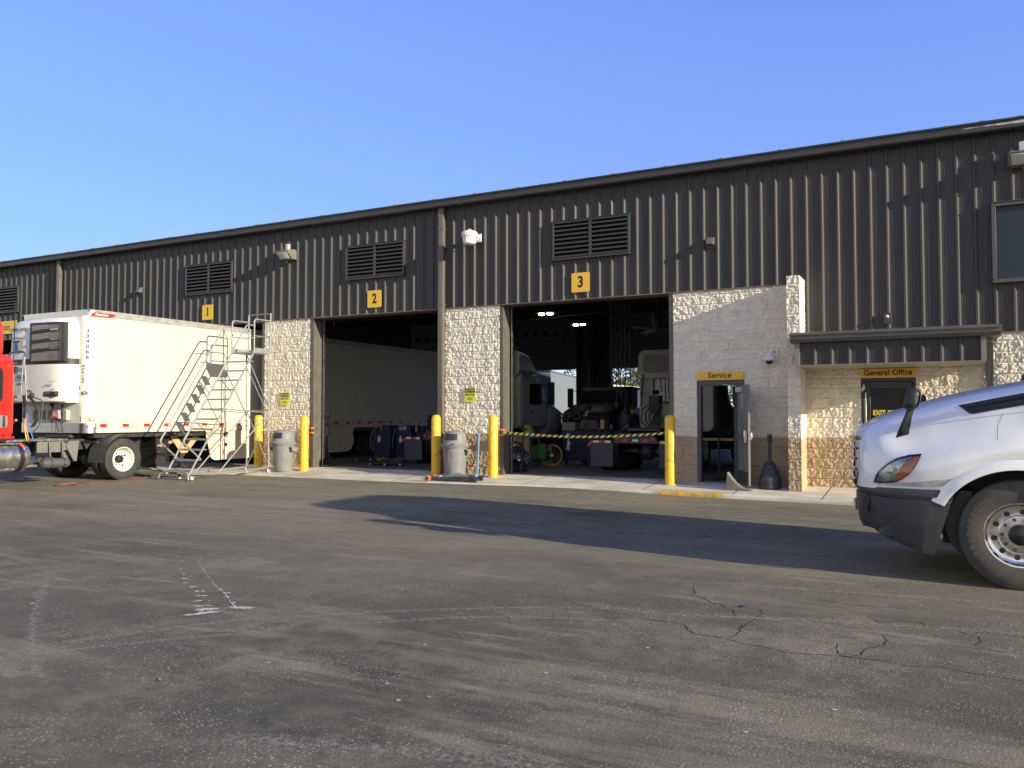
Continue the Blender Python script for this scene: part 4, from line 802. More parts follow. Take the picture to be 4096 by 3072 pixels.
def floor_jack(loc, rz, label, colm, first=None, group='floor jacks'):
    t = thing('floor_jack', loc, label, 'floor jack', rz, group); M = wmat(t)
    b = MB(); b.M = M
    for s in (-1, 1): b.prism([(0, .05), (1.15, .03), (1.25, .06), (1.28, .12), (1.15, .13), (.55, .12), (.35, .1), (0, .09)], lambda u, v, h: (u, h, v), s * .12 - .015, s * .12 + .015)
    b.box(1.1, 1.2, -.12, .12, .04, .1); b.box(.3, .34, -.12, .12, .05, .08); b.build('frame', STEELD, t, bevel=.005)
    b = MB(); b.M = M; b.prism([(.25, .10), (.7, .20), (.95, .13), (1.0, .08), (.25, .06)], lambda u, v, h: (u, h, v), -.07, .07); b.cyl((.22, 0, .08), (.22, 0, .14), .07, n=14); b.build('lift_arm', colm if colm is STEELD else pmat('blue_grey_jack', (.17, .22, .26), .45, dirt=.6), t, bevel=.008)
    for i, (x, r, s) in enumerate(((.0, .07, -1), (.0, .07, 1), (1.2, .05, -1), (1.2, .05, 1))):
        b = MB(); b.M = M; b.lathe([(0, -.03), (r * .55, -.03), (r * .6, -.028), (r, -.022), (r, .022), (r * .6, .028), (0, .03)], (x, s * .17, r), 'Y', 20); w_ = b.build('wheel', pmat('pink_jack_wheel', (.42, .15, .10), .5) if x == 0 else STEELD, t)
        b = MB(); b.M = M; b.cyl((x, s * .17 - .034, r), (x, s * .17 + .034, r), r * .45, n=12); b.build('hub', BLK, w_)
    b = MB(); b.M = M; b.cyl((1.18, 0, .13), (1.22, 0, 1.12), .025, n=12); b.cyl((1.14, 0, .1), (1.14, .0, .2), .05, n=12); b.cyl((1.22, -.12, 1.09), (1.22, .12, 1.09), .016, n=10); b.build('handle', BLUE if colm is BLUE else colm, t)
    b = MB(); b.M = M
    for s in (-.13, .13): b.cyl((1.22, s * .92, 1.09), (1.22, s * 1.1, 1.09), .021, n=10)
    b.bar((1.3, .05, .1), (1.38, .05, .36), .05, .02); b.build('grip', BLKP, t); return t
floor_jack((-10.72, -1.32, slab_z(-1.35) + .0), R(6), 'long floor jack with upright pale blue handle in front of the bin', BLUE)
b = MB(); 
for k in range(5): b.sphere((-11.12 + random.uniform(-.1, .1), -.72 + random.uniform(-.04, .04), slab_z(-.72) + .02), random.uniform(.03, .06), 8, 6, (1.4, .8, .35))
tag(b.build('crumpled_rag', pmat('tan_rag', (.5, .38, .24), .9), None), 'crumpled tan rag on the concrete at the foot of a bollard', 'rag')
b = MB(); b.box(-16.55, -16.35, -1.72, -1.66, slab_z(-1.7), slab_z(-1.7) + .03); b.cyl((-16.4, -1.7, slab_z(-1.7) + .03), (-16.2, -1.66, slab_z(-1.7) + .03), .02, n=8)
tag(b.build('red_tool', pmat('faded_red_tool', (.4, .1, .07), .6), None, bevel=.01), 'small red tool lying on the concrete under the rolling ladder', 'tool')

# ------------------------------------------------------------------ rolling ladder
t = thing('rolling_ladder', (-16.35, -2.5, -.02), 'tall grey rolling safety ladder with platform beside the reefer trailer', 'ladder')
XL, XR = -16.74, -15.95
def gz(y): return GZ if y < -2.2 else slab_z(y)
n_st = 12
def step_pos(i): return (-3.72 + .1655 * i, .17 + .2485 * i)       # i = 0 lowest
for x in (XL, XR):
    b = MB(); y0, z0 = step_pos(-.45); y1, z1 = step_pos(12)
    b.tube([(x, y0, z0), (x, y1, z1)], .023, 8); b.build('side_rail', STEEL, t)
for i in range(n_st):
    y, z = step_pos(i); b = MB(); b.box(XL + .02, XR - .02, y - .02, y + .16, z - .012, z + .012); b.box(XL + .02, XR - .02, y - .022, y - .012, z - .03, z + .012); b.build('step', STEEL, t)
PY0, PZ = step_pos(12); PY1 = -1.15
b = MB(); b.box(XL, XR, PY0 - .02, PY1, PZ - .03, PZ); b.box(XL, XL + .01, PY0, PY1, PZ, PZ + .11); b.box(XR - .01, XR, PY0, PY1, PZ, PZ + .11); b.box(XL, XR, PY1 - .01, PY1, PZ, PZ + .11); b.build('platform', STEEL, t)
for x in (XL, XR):   # handrails: low return, up the slope, level at the top
    b = MB(); p3 = step_pos(3.0); p1 = step_pos(1.1)
    b.tube(rpath([(x, p1[0] + .1, p1[1] + .0), (x, p3[0] - .75, p3[1] - .05), (x, PY0 - .26, PZ + .69), (x, PY0 + .02, PZ + .69)], .09), .021, 8); h = b.build('handrail', STEEL, t)
    b = MB(); 
    for i in (3.3, 7.6): y, z = step_pos(i); b.bar((x, y, z), (x, y - .38, z + .33), .028, .01)
    b.bar((x, PY0, PZ + .36), (x, PY0 - .4, PZ + .36), .02, .02); b.build('strut', STEEL, h)
for x in (XL, XR):
    b = MB(); b.tube(rpath([(x, PY0, PZ), (x, PY0, PZ + .86), (x, PY1, PZ + .86)], .09), .020, 8); b.tube([(x, PY1, PZ), (x, PY1, PZ + 1.07)], .020, 8); b.tube([(x, PY0, PZ + .42), (x, PY1, PZ + .42)], .014, 8); b.build('guard_rail', STEEL, t)
b = MB(); b.tube([(XL, PY1, PZ + 1.06), (XR, PY1, PZ + 1.06)], .014, 8); b.tube([(XL, PY1, PZ + .45), (XR, PY1, PZ + .45)], .014, 8); b.build('back_rail', STEEL, t)
BY, BZ = PY1 - .02, slab_z(-1.2) + .13
for x in (XL, XR):
    b = MB(); b.tube([(x, BY, BZ), (x, BY - .05, PZ - .02)], .021, 8); b.build('rear_post', STEEL, t)
    b = MB(); b.tube([(x, BY, BZ), (x, -3.0, BZ - .05), (x, -3.75, .10)], .021, 8); b.build('base_rail', STEEL, t)
    b = MB(); b.tube([(x, BY, BZ + 1.45), (x, -2.72, step_pos(6)[1])], .014, 8); b.build('mid_rail', STEEL, t)
    b = MB(); b.tube([(x, BY - .05, 1.55), (x, -2.9, BZ - .05)], .018, 8); b.tube([(x, BY - .02, 1.5), (x, -2.0, PZ - .4)], .012, 8); b.build('side_brace', STEEL, t)
b = MB(); b.tube([(XL, BY, BZ), (XR, BY, BZ)], .016, 8); b.tube([(XL, BY - .02, 1.62), (XR, BY - .02, 1.62)], .014, 8); b.tube([(XL, BY, 1.6), (XR, BY, BZ + .02)], .012, 8); b.tube([(XL, BY, BZ + .02), (XR, BY, 1.45)], .012, 8); b.tube([(XL, BY - .02, PZ - .05), (XR, BY - .02, 1.7)], .012, 8); b.build('cross_brace', STEEL, t)
b = MB(); b.tube(rpath([(XL - .12, -3.9, gz(-4) + .01), (XL - .09, -3.88, .1), (XL + .05, -3.85, .15), (XR - .05, -3.85, .15), (XR + .09, -3.88, .1), (XR + .12, -3.9, gz(-4) + .01)], .1), .019, 8); b.build('front_foot', STEEL, t)
for x in (XL - .12, XR + .12):
    b = MB(); b.cyl((x, -3.9, gz(-4)), (x, -3.9, gz(-4) + .03), .035, n=12); b.build('foot_pad', BLKP, t)
for x, y in ((XL, BY), (XR, BY), (XL + .25, -3.6), (XR - .1, -3.6)):
    z = gz(y); b = MB(); b.lathe([(0, -.018), (.05, -.016), (.055, 0), (.05, .016), (0, .018)], (x, y, z + .055), 'X', 18); cs = b.build('caster_wheel', pmat('white_caster', (.5, .5, .48), .5), t)
    b = MB(); b.bar((x - .025, y, z + .05), (x - .025, y, z + .13), .03, .006); b.bar((x + .025, y, z + .05), (x + .025, y, z + .13), .03, .006); b.box(x - .035, x + .035, y - .03, y + .03, z + .12, z + .14); b.build('caster_fork', STEELD, cs)

# ------------------------------------------------------------------ hoses on the ground
def hose(name, pts, r, m, label, cat='hose'):
    b = MB(); P = dense([(x, y, (asph_z(x, y) if y < edge_y(x) - .05 else slab_z(y)) + r + .004) for x, y in pts], 8); b.tube(P, r, 7); tag(b.build(name, m), label, cat)
hose('air_hose', [(-17.42, -6.19), (-17.72, -5.82), (-17.62, -5.5), (-17.4, -5.46), (-17.17, -5.55), (-17.13, -5.8), (-17.37, -5.92), (-17.35, -6.15), (-17.6, -5.95), (-17.5, -5.6), (-17.2, -5.45), (-17.2, -5.1), (-17.5, -4.45), (-17.62, -3.9), (-17.6, -3.4), (-17.5, -2.9), (-17.35, -2.4)], .012, HOSE, 'reddish brown air hose trailing past the tractor wheel')
hose('cable', [(-19.0, -3.2), (-18.5, -3.25), (-17.9, -3.3), (-17.4, -3.1), (-17.1, -3.0)], .014, BLKP, 'black cable end lying by the ladder foot', 'cable')
hose('cable', [(-20.0, -1.6), (-19.2, -1.75), (-18.4, -1.9), (-17.6, -2.2), (-16.9, -2.2)], .01, BLKP, 'thin black cable running under the reefer trailer', 'cable')
LF = [(-4.45, -9.96, CARD), (-4.12, -14.29, CARD), (-6.71, -13.43, SIGNY), (-4.34, -11.11, CARD)]
LT = ['curled brown leaf on open asphalt nearest the truck shadow', 'tiny tan leaf on the asphalt in the near foreground', 'yellow leaf on the asphalt near the left edge', 'tan leaf on the asphalt below the long truck shadow']
for (x, y, m), lab in zip(LF, LT):
    b = MB(); P = [(-.022, 0), (-.01, .010), (.012, .009), (.025, 0), (.012, -.009), (-.01, -.010)]; a = random.uniform(0, 3)
    z = asph_z(x, y); vs = [(x + (u * math.cos(a) - v * math.sin(a)), y + (u * math.sin(a) + v * math.cos(a)), z + .008 + 14 * v * v + 5 * u * u) for u, v in P] + [(x, y, z + .006)]
    b.add(vs, [(i, (i + 1) % 6, 6) for i in range(6)]); tag(b.build('fallen_leaf', m), lab, 'leaf', 'fallen leaves')
b = MB(); b.obox((-1.5, -10.82, GZ + .012), (.022, .007, 0), (-.003, .006, 0), (0, 0, .006)); tag(b.build('plastic_scrap', DBLUE, None), 'tiny blue plastic scrap on the cracked asphalt', 'litter')
# ------------------------------------------------------------------ wheels
def tyre_prof(r, w_):
    h = w_ / 2
    return [(r * .57, -h * .72), (r * .60, -h * .86), (r * .68, -h * .97), (r * .78, -h), (r * .80, -h * .985), (r * .82, -h), (r * .88, -h * .97), (r * .93, -h * .90), (r * .945, -h * .90), (r * .985, -h * .80), (r, -h * .68),
            (r, -h * .48), (r * .972, -h * .46), (r * .972, -h * .40), (r, -h * .38), (r, -h * .08), (r * .972, -h * .06), (r * .972, h * .06), (r, h * .08), (r, h * .38), (r * .972, h * .40), (r * .972, h * .46), (r, h * .48), (r, h * .68), (r * .985, h * .8), (r * .93, h * .9), (r * .78, h), (r * .6, h * .86), (r * .57, h * .72)]
def wheel(parent, c, r, w_, side, dish=.02, mat_t=None, mat_r=None, hub=BLK, n=48, dual=False, holes=True, ax='X'):
    """side: +1 when the outside face looks along + axis (X or Y); dish: how deep the disc sits behind the rim edge"""
    M = Matrix.Translation(c)
    if ax == 'X': M = M @ Matrix.Rotation(R(90), 4, 'Z') if False else M
    b = MB(); b.M = Matrix.Translation(c)
    S = side
    def put(mb, prof, n_): mb.lathe([(rr, S * h) for rr, h in prof][::S], (0, 0, 0), ax, n_)
    put(b, tyre_prof(r, w_)[::-1] if False else tyre_prof(r, w_), n); 
    if dual: b.M = Matrix.Translation(Vector(c) - Vector((S * (w_ + .06), 0, 0) if ax == 'X' else (0, S * (w_ + .06), 0))); put(b, tyre_prof(r, w_), n)
    # cross-cut lugs on the shoulder
    wh = b.build('wheel', mat_t or RUB, parent, ang=30)
    h = w_ / 2; rr = r * .585
    b = MB(); b.M = Matrix.Translation(c)
    put(b, [(rr * 1.03, h * .74), (rr * 1.04, h * .80), (rr * 1.0, h * .86), (rr * .96, h * .84), (rr * .93, h * .70), (rr * .90, h * .7 - dish * .6), (rr * .84, h * .7 - dish * .9), (rr * .80, h * .7 - dish), (rr * .62, h * .72 - dish), (rr * .58, h * .78 - dish), (rr * .40, h * .80 - dish), (0, h * .80 - dish)][::-1], n)
    rim = b.build('rim', mat_r or ALUP, wh, ang=28)
    E = (lambda rad, a, d: (S * d, rad * math.cos(a), rad * math.sin(a))) if ax == 'X' else (lambda rad, a, d: (rad * math.cos(a), S * d, rad * math.sin(a)))
    nh = 10 if dish < .1 else 5; d0 = h * .72 - dish; each = n > 60      # the wheel nearest the camera gets every nut and hole as its own piece
    for nm, cnt, m_ in (('hand_hole', nh, BLK), ('lug_nut', 10, STEELD)):
        b = MB(); b.M = Matrix.Translation(c)
        for k in range(cnt):
            if nm == 'hand_hole': a = 2 * math.pi * (k + .3) / nh; b.cyl(E(rr * .715, a, d0 - .01), E(rr * .715, a, d0 + .0035), rr * (.085 if nh == 10 else .095), n=16)
            else: a = 2 * math.pi * k / 10; b.cyl(E(rr * .49, a, h * .79 - dish), E(rr * .49, a, h * .8 - dish + .03), .017, .015, n=6)
            if each: b.build(nm, m_, wh); b = MB(); b.M = Matrix.Translation(c)
        if not each: b.build(nm, m_, wh)
    b = MB(); b.M = Matrix.Translation(c); e = .05 if dish < .1 else .10
    put(b, [(rr * .33, h * .79 - dish), (rr * .32, h * .8 - dish + e * .7), (rr * .27, h * .8 - dish + e), (rr * .12, h * .8 - dish + e + .012), (0, h * .8 - dish + e + .015)][::-1], 24)
    b.build('hub', hub, wh); return wh

# ------------------------------------------------------------------ generic tractor, nose along local +Y, frame end at y = 0, ground z = 0
def tractor(name, loc, rz, label, paint, axles=(1.0, 2.3), cab=4.0, sleeper=0., fairing=True, nose=3.1, group=None, rims=None, flaps=True, cabz=(.98, 2.82), stack=None, fback=-.08, rake=.55):
    t = thing(name, loc, label, 'truck', rz, group); M = wmat(t)
    def new(): q = MB(); q.M = M; return q
    fy = cab + (sleeper or 1.75) + 1.0; dz0, dz1 = cabz
    b = new()
    for s in (-1, 1): b.box(s * .43 - .04, s * .43 + .04, 0, fy + 1.2, .74, 1.0)
    for y in (.05, axles[0], axles[-1] + .8, cab): b.box(-.4, .4, y - .05, y + .05, .76, .98)
    for y in axles: b.cyl((-1.0, y, .5), (1.0, y, .5), .08, n=12); b.sphere((0, y, .5), .24, 12, 8)
    b.build('frame', STEELD, t, bevel=.006)
    b = new(); b.box(-.45, .45, .6, 1.9, 1.02, 1.10); b.build('fifth_wheel', STEELD, t, bevel=.02)
    for y in axles:
        for s in (-1, 1): wheel(t, M @ Vector((s * 1.09, y, .5)), .5, .27, 1 if (M.to_3x3() @ Vector((s, 0, 0))).x > 0 else -1, .2, RUB, rims or WHTD, dual=True, n=40)
    for s in (-1, 1): wheel(t, M @ Vector((s * 1.05, fy + .35, .5)), .5, .28, 1 if (M.to_3x3() @ Vector((s, 0, 0))).x > 0 else -1, .03, RUB, ALUP, n=40)
    if flaps:
        for s in (-1, 1):
            b = new(); b.box(s * .9 - .3, s * .9 + .3, -.02, 0, .14, .72); f = b.build('mud_flap', pmat('mud_flap_rubber', (.05, .053, .06), .65, var=.15), t)
            b = new(); b.box(s * .9 - .32, s * .9 + .25, -.05, -.022, .73, .80); b.bar((s * 1.13, -.04, .77), (s * 1.28, -.04, .65), .03, .05); b.build('hanger', STEELD, f)
            b = new(); b.m = 0
            for k in range(3): b.m = k % 2; b.box(s * .88 - .24 + k * .16, s * .88 - .085 + k * .16, -.056, -.0505, .735, .795)
            b.m = 1; b.bar((s * 1.14, -.062, .755), (s * 1.25, -.062, .665), .004, .06)
            b.build('reflector', [REFW, REFR], f)
        b = new(); b.box(-.55, .55, -.03, .02, .73, .88); lb = b.build('light_bar', STEELD, t, bevel=.005)
        for x, r_, m_ in ((-.46, .045, REFR), (.46, .045, REFR)): b = new(); b.cyl((x, -.03, .845), (x, -.06, .845), r_, n=14); b.build('marker_lamp', m_, lb)
        for x, m_ in ((-.27, REFR), (0, REFW), (.27, REFR)):
            b = new(); b.prism(rsq(x - .085, x + .085, .77, .83, .029), lambda u, v, h: (u, h, v), -.03, -.045); b.build('tail_lamp', m_, lb)
    b = new(); hw = 1.12; L = sleeper or 1.55
    secs = []
    for y, w_, top, rr in ((cab, hw - .06, dz1 - .08, .18), (cab + .08, hw, dz1, .16), (cab + L * .75, hw, dz1 + .03, .16), (cab + L, hw - .03, dz1 - .12, .16), (cab + L + rake, hw - .05, dz0 + .92, .12)):
        secs.append([(x, y, z) for x, z in rrect(w_, dz0 if not sleeper else dz0 - .35, top, rr, 5)])
    b.loft(secs[::1], cap0=True, cap1=True); cb = b.build('cab', paint, t, ang=40)
    b = new(); fr_ = cab + L + .5    # bonnet
    secs = []
    for y, w_, top, z0 in ((fr_, 1.12, dz0 + .88, .8), (fr_ + .5, 1.12, dz0 + .78, .75), (fr_ + 1.1, 1.08, dz0 + .62, .7), (fr_ + 1.35, .95, dz0 + .45, .7), (fr_ + 1.42, .8, dz0 + .3, .72)):
        secs.append([(x, y, z) for x, z in rrect(w_, z0, top, .22, 5)])
    b.loft(secs, cap0=True, cap1=True); b.build('bonnet', paint, t, ang=40)
    b = new(); b.box(-1.1, 1.1, fr_ + 1.3, fr_ + 1.5, .35, .72); b.build('bumper', BLKP, t, bevel=.04)
    b = new(); b.box(-.7, .7, fr_ + 1.40, fr_ + 1.44, .8, 1.25); b.build('grille', BLK, t)
    for s in (-1, 1):
        b = new(); b.box(s * .88 - .14, s * .88 + .14, fr_ + 1.2, fr_ + 1.36, .9, 1.1); b.build('headlamp', gmat('lamp_glass', (.3, .3, .3), .1), t, bevel=.03)
    # windows
    def wpoly(pl, s, x): 
        q = new(); q.prism(pl, lambda u, v, h: (s * h, u, v), x - .01, x + .006); return q
    wy = cab + L - .95
    for s in (-1, 1):
        b = wpoly(rsq(wy, wy + .85, dz0 + .75, dz0 + 1.42, .1), s, hw); b.build('side_window', GLS, cb)
        b = wpoly(rsq(wy - .05, wy + .95, dz0 + .05, dz0 + 1.5, .08), s, hw - .004); b.build('door', paint, cb)
        b = wpoly(rsq(wy + .02, wy + .18, dz0 + .5, dz0 + .56, .02), s, hw + .012); b.build('door_handle', BLK, cb)
        b = new(); b.box(s * 1.32 - .11, s * 1.32 + .11, cab + L + .2, cab + L + .3, dz0 + .75, dz0 + 1.5); b.bar((s * 1.1, cab + L, dz0 + 1.4), (s * 1.3, cab + L + .22, dz0 + 1.4), .03, .03); b.bar((s * 1.1, cab + L, dz0 + .85), (s * 1.3, cab + L + .22, dz0 + .85), .03, .03); b.build('mirror', BLKP, t, bevel=.03)
    b = new(); b.loft([[(-.95, cab + L + .005, dz1 - .22), (.95, cab + L + .005, dz1 - .22)], [(-1.0, cab + L + rake - .01, dz0 + .96), (1.0, cab + L + rake - .01, dz0 + .96)]], closed=False)
    for i in range(4): x, y, z = b.v[i]; 
    o = b.build('windscreen', gmat('dusty_glass', (.03, .035, .04), .3, 1.3), cb); o.location = M.to_3x3().inverted() @ Vector((0, 0, 0)); o.location = (0, .02, .02)
    if not sleeper:
        b = new(); b.prism(rsq(-.62, .62, dz0 + .85, dz0 + 1.5, .1), lambda u, v, h: (u, h, v), cab + .0, cab - .012); b.build('rear_window', GLS, cb)
        b = new(); b.prism(rsq(-.68, .68, dz0 + .79, dz0 + 1.56, .12), lambda u, v, h: (u, h, v), cab + .01, cab - .006); b.build('window_seal', BLK, cb)
    if fairing:
        b = new(); ft = dz1 + (1.15 if sleeper else .72)
        b.loft([[(x, y, z) for x, z in rrect(w_, dz1 - .1, top, .22, 5)] for y, w_, top in ((cab + fback, hw - .02, ft), (cab + L * .45, hw - .04, ft - .08), (cab + L * .8, hw - .1, ft - (.38 if sleeper else .36)), (cab + L + .05, hw - .2, dz1 + .08))], cap0=True, cap1=True)
        fa = b.build('roof_fairing', paint, t, ang=40)
        b = new(); b.prism(rsq(-hw + .16, hw - .16, dz1 + .06, ft - .14, .16), lambda u, v, h: (u, h, v), cab + fback + .01, cab + fback - .006); b.build('fairing_recess', pmat('fairing_inside', (.2, .2, .2), .7), fa)
    if stack:
        b = new(); b.cyl((stack, cab - .25, 1.0), (stack, cab - .25, 2.0), .1, n=14); b.cyl((stack, cab - .25, 2.0), (stack, cab - .25, 3.75), .065, n=12); b.build('exhaust_stack', STEELD, t)
    return t

# ------------------------------------------------------------------ reefer trailer in bay 1
TX0, TX1, TY0, TY1, TZ0, TZ1 = -20.5, -17.9, -5.1, 11.05, 1.08, 4.0
t = thing('reefer_trailer', (-19.2, -5.1, GZ), 'long white refrigerated trailer backed into bay 1, blank sunlit side panels', 'trailer')
b = MB(); b.box(TX0, TX1, TY0 + .28, TY1, TZ0 + .24, TZ1 - .09); b.build('side_panel', WHTT, t)
b = MB()   # panel seams and rivets on the sunlit side
for k in range(52):
    y = TY0 + .33 + .3045 * k
    if y > TY1 - .1: break
    b.box(TX1, TX1 + .0015, y - .016, y + .016, TZ0 + .26, TZ1 - .15)
b.build('panel_seam', WHTT, t)
b = MB()
for k in range(26):
    y = TY0 + .33 + .3045 * k
    for q in range(31):
        z = TZ0 + .3 + .083 * q; b.add([(TX1 + .0015, y - .006, z - .006), (TX1 + .0015, y + .006, z - .006), (TX1 + .0015, y + .006, z + .006), (TX1 + .0015, y - .006, z + .006), (TX1 + .006, y, z)], [(0, 1, 4), (1, 2, 4), (2, 3, 4), (3, 0, 4)])
for k in range(230):
    y = TY0 + .3 + .035 * 2 * k * .99
    if y > 6: break
    for z in (TZ0 + .262,): b.add([(TX1 + .0015, y - .006, z - .006), (TX1 + .0015, y + .006, z - .006), (TX1 + .0015, y + .006, z + .006), (TX1 + .0015, y - .006, z + .006), (TX1 + .006, y, z)], [(0, 1, 4), (1, 2, 4), (2, 3, 4), (3, 0, 4)])
o = b.build('rivet_rows', pmat('rivet_grey', (.42, .4, .36), .5, .3), t, smooth=False); tag(o, kind='stuff')
b = MB(); b.box(TX0 - .01, TX1 + .012, TY0 + .2, TY1, TZ1 - .14, TZ1); b.box(TX1 + .012, TX1 + .02, TY0 + .2, TY1, TZ1 - .035, TZ1 + .005); b.box(TX0, TX1, TY0 + .05, TY1, TZ1 - .02, TZ1 + .012); b.build('top_rail', pmat('top_rail_aluminium', (.42, .42, .40), .5, .5, var=.1, dirt=.4), t)
b = MB(); b.box(TX0, TX1 + .012, TY0 + .28, TY1, TZ0 + .12, TZ0 + .235); b.box(TX0, TX1 + .016, TY0 + .28, TY1, TZ0, TZ0 + .115)
for k in range(90):
    y = TY0 + .45 + .105 * k + .03 * (k % 3)
    if y > 4: break
    for z in (.035, .085): b.cyl((TX1 + .016, y, TZ0 + z), (TX1 + .021, y, TZ0 + z), .009, n=6)
br = b.build('bottom_rail', pmat('bottom_rail_metal', (.60, .57, .49), .5, .2, var=.1, dirt=.5, dcol=(.3, .25, .2)), t)
for k in range(26):
    y = TY0 + .37 + .6105 * k
    if y + .18 > TY1: break
    b = MB(); b.box(TX1 + .0125, TX1 + .0145, y, y + .178, TZ0 + .135, TZ0 + .21); b.build('red_strip', REFR, br)
    b = MB(); b.box(TX1 + .0125, TX1 + .0145, y - .31, y - .13, TZ0 + .135, TZ0 + .21); b.build('white_strip', pmat('grimy_white_strip', (.5, .52, .46), .4), br)
b = MB()   # rounded front corner post + front wall
pr = [(TX1, TY0 + .285)] + [(TX1 - .24 + .24 * math.cos(a), TY0 + .24 - .24 * math.sin(a)) for a in np.linspace(0, math.pi / 2, 10)]
pl = [(-19.2 + (x + 19.2), y) for x, y in pr]; prl = [(-38.4 - x, y) for x, y in pr[::-1]]
for z0, z1 in ((TZ0 + .235, TZ1 - .13),):
    b.loft([[(x, y, z) for x, y in pl + prl] for z in (z0, z1)], closed=False)
fw = b.build('front_wall', pmat('front_wall_white', (.66, .65, .60), .45, var=.05, dirt=.35, dcol=(.36, .32, .27), dscale=2.5), t, ang=25)
b = MB(); b.loft([[(x + .004 * (1 if x > -19.2 else -1), y - .005, z) for x, y in pl + prl] for z in (TZ0, TZ0 + .235)], closed=False); b.build('corner_band', ALU, fw, ang=25); b = MB(); b.loft([[(x, y - .003, z) for x, y in pl + prl] for z in (TZ1 - .13, TZ1)], closed=False); b.add([(x, y, TZ1) for x, y in pl + prl], [tuple(range(len(pl) * 2))]); b.build('top_cap', ALU, fw, ang=25)
b = MB(); b.box(-18.15, -17.98, TY0 + .02, TY0 + .05, 2.0, 2.09); b.loft([[(x + .005, y - .006, z) for x, y in pl[1:]] for z in (1.98, 2.06)], closed=False); b.build('strap_band', ALU, fw, ang=25)
cx, cy = TX1 - .24, TY0 + .24
def corner_txt(mb, s, z, size, a=-45):   # one glyph facing out of the rounded corner
    n_ = Vector((math.cos(R(a)), math.sin(R(a)), 0)); mb.text(s, size, Vector((cx, cy, z)) + n_ * .247, (-n_.y, n_.x, 0), (0, 0, 1), 0, .002, 1.15)
b = MB()
for k, ch in enumerate('334066'): corner_txt(b, ch, 3.50 - .125 * k, .125)
b.build('lettering', NAVYT, fw)
b = MB()
for k, ch in enumerate(['13\'', '6"', 'H', 'I', 'G', 'H']): corner_txt(b, ch, 2.66 - .075 * k, .075, -66)
b.box(-18.25, -18.14, TY0 - .002, TY0 + .02, 2.1, 2.2); b.build('height_lettering', NAVYT, fw)
b = MB(); n_ = Vector((.7, -.71, 0)); b.obox(Vector((cx, cy, 1.42)) + n_ * .243, Vector((.71, .7, 0)) * .11, n_ * .002, (0, 0, .06)); b.build('warning_label', pmat('label_cream', (.6, .48, .33), .6), fw)
# red maker badge on the top rail
b = MB(); b.prism([(-5.02, 3.85), (-4.97, 3.95), (-4.40, 3.95), (-4.36, 3.91), (-4.46, 3.885), (-4.44, 3.865), (-4.6, 3.85)], lambda u, v, h: (h, u, v), TX1 + .0205, TX1 + .026); bd = b.build('maker_badge', pmat('badge_red', (.5, .03, .03), .4), t)
b = MB(); b.text('Great Dane', .085, (TX1 + .028, -4.75, 3.902), (0, 1, 0), (0, 0, 1), 0, .002, .85, shear=.25); b.build('lettering', WHTL, bd)
b = MB(); b.text('7', .09, (TX1 + .003, -4.93, 1.57), (0, 1, 0), (0, 0, 1), 0, .001); b.box(TX1 + .002, TX1 + .004, -5.0, -4.86, 1.37, 1.385); b.box(TX1 + .002, TX1 + .004, -5.0, -4.86, 1.47, 1.475); b.box(TX1 + .002, TX1 + .004, -5.0, -4.995, 1.37, 1.475); b.box(TX1 + .002, TX1 + .004, -4.865, -4.86, 1.37, 1.475); b.build('side_lettering', BLKP, t)
# refrigeration unit on the front wall
UX0, UX1, UY = -20.28, -18.17, -5.56
PC = pmat('reefer_white', (.68, .67, .63), .3, var=.05, dirt=.2, dcol=(.4, .36, .3), dscale=3)
def ushape(ins, y): # plan outline of the bulged cover, left to right
    return [(UX0 + ins, TY0), (UX0 + ins, y + .18), (UX0 + ins + .04, y + .08), (UX0 + ins + .14, y + .02), (-19.75, y - .01), (-19.2, y - .015), (-18.65, y + .02), (UX1 - ins - .22, y + .09), (UX1 - ins - .10, y + .17), (UX1 - ins - .03, y + .27), (UX1 - ins, y + .38), (UX1 - ins, TY0)]
b = MB(); b.loft([[(x, y, z) for x, y in ushape(i_, UY + q)] for z, i_, q in ((1.83, .0, 0), (2.70, 0, 0))], closed=False)
b.add([(x, y, 1.83) for x, y in ushape(0, UY)], [tuple(range(12))]); b.box(UX0 + .02, UX1 - .02, UY + .14, TY0, 1.80, 1.84); un = b.build('cooling_unit', PC, t, ang=30)
b = MB(); b.loft([[(x, y, z) for x, y in ushape(i_, UY + q)] for z, i_, q in ((2.84, 0, 0), (3.56, .015, .02), (3.70, .04, .07), (3.79, .10, .15), (3.83, .2, .28))], closed=False); b.add([(x, y, 3.83) for x, y in ushape(.2, UY + .28)], [tuple(range(12))[::-1]]); b.build('unit_top_cover', PC, un, ang=40)
b = MB(); b.loft([[(x, y, z) for x, y in ushape(.015, UY + .015)] for z in (2.68, 2.86)], closed=False); b.build('unit_band', BLKP, un, ang=30)
b = MB()
for x in (-19.62, -18.62): b.box(x - .006, x + .006, UY - .02, UY + .1, 1.85, 2.7)
b.box(UX0, UX1 - .1, UY - .022, UY, 1.955, 1.962)
def usurf(x):
    P = ushape(.0, UY)
    for (xa, ya), (xb, yb) in zip(P[1:-1], P[2:-1]):
        if xa <= x <= xb and xb > xa: return ya + (yb - ya) * (x - xa) / (xb - xa)
    return UY
gx0, gx1 = -19.22, -18.34
def gpanel(mb, x0, x1, z0, z1, off, n=8):
    xs_ = np.linspace(x0, x1, n); mb.loft([[(x, usurf(x) - off, z) for x in xs_] for z in (z0, z1)], closed=False)
b = MB(); gpanel(b, -19.3, UX1 - .055, 2.76, 3.69, .026, 30); b.build('grille_frame', BLKP, un, ang=50)
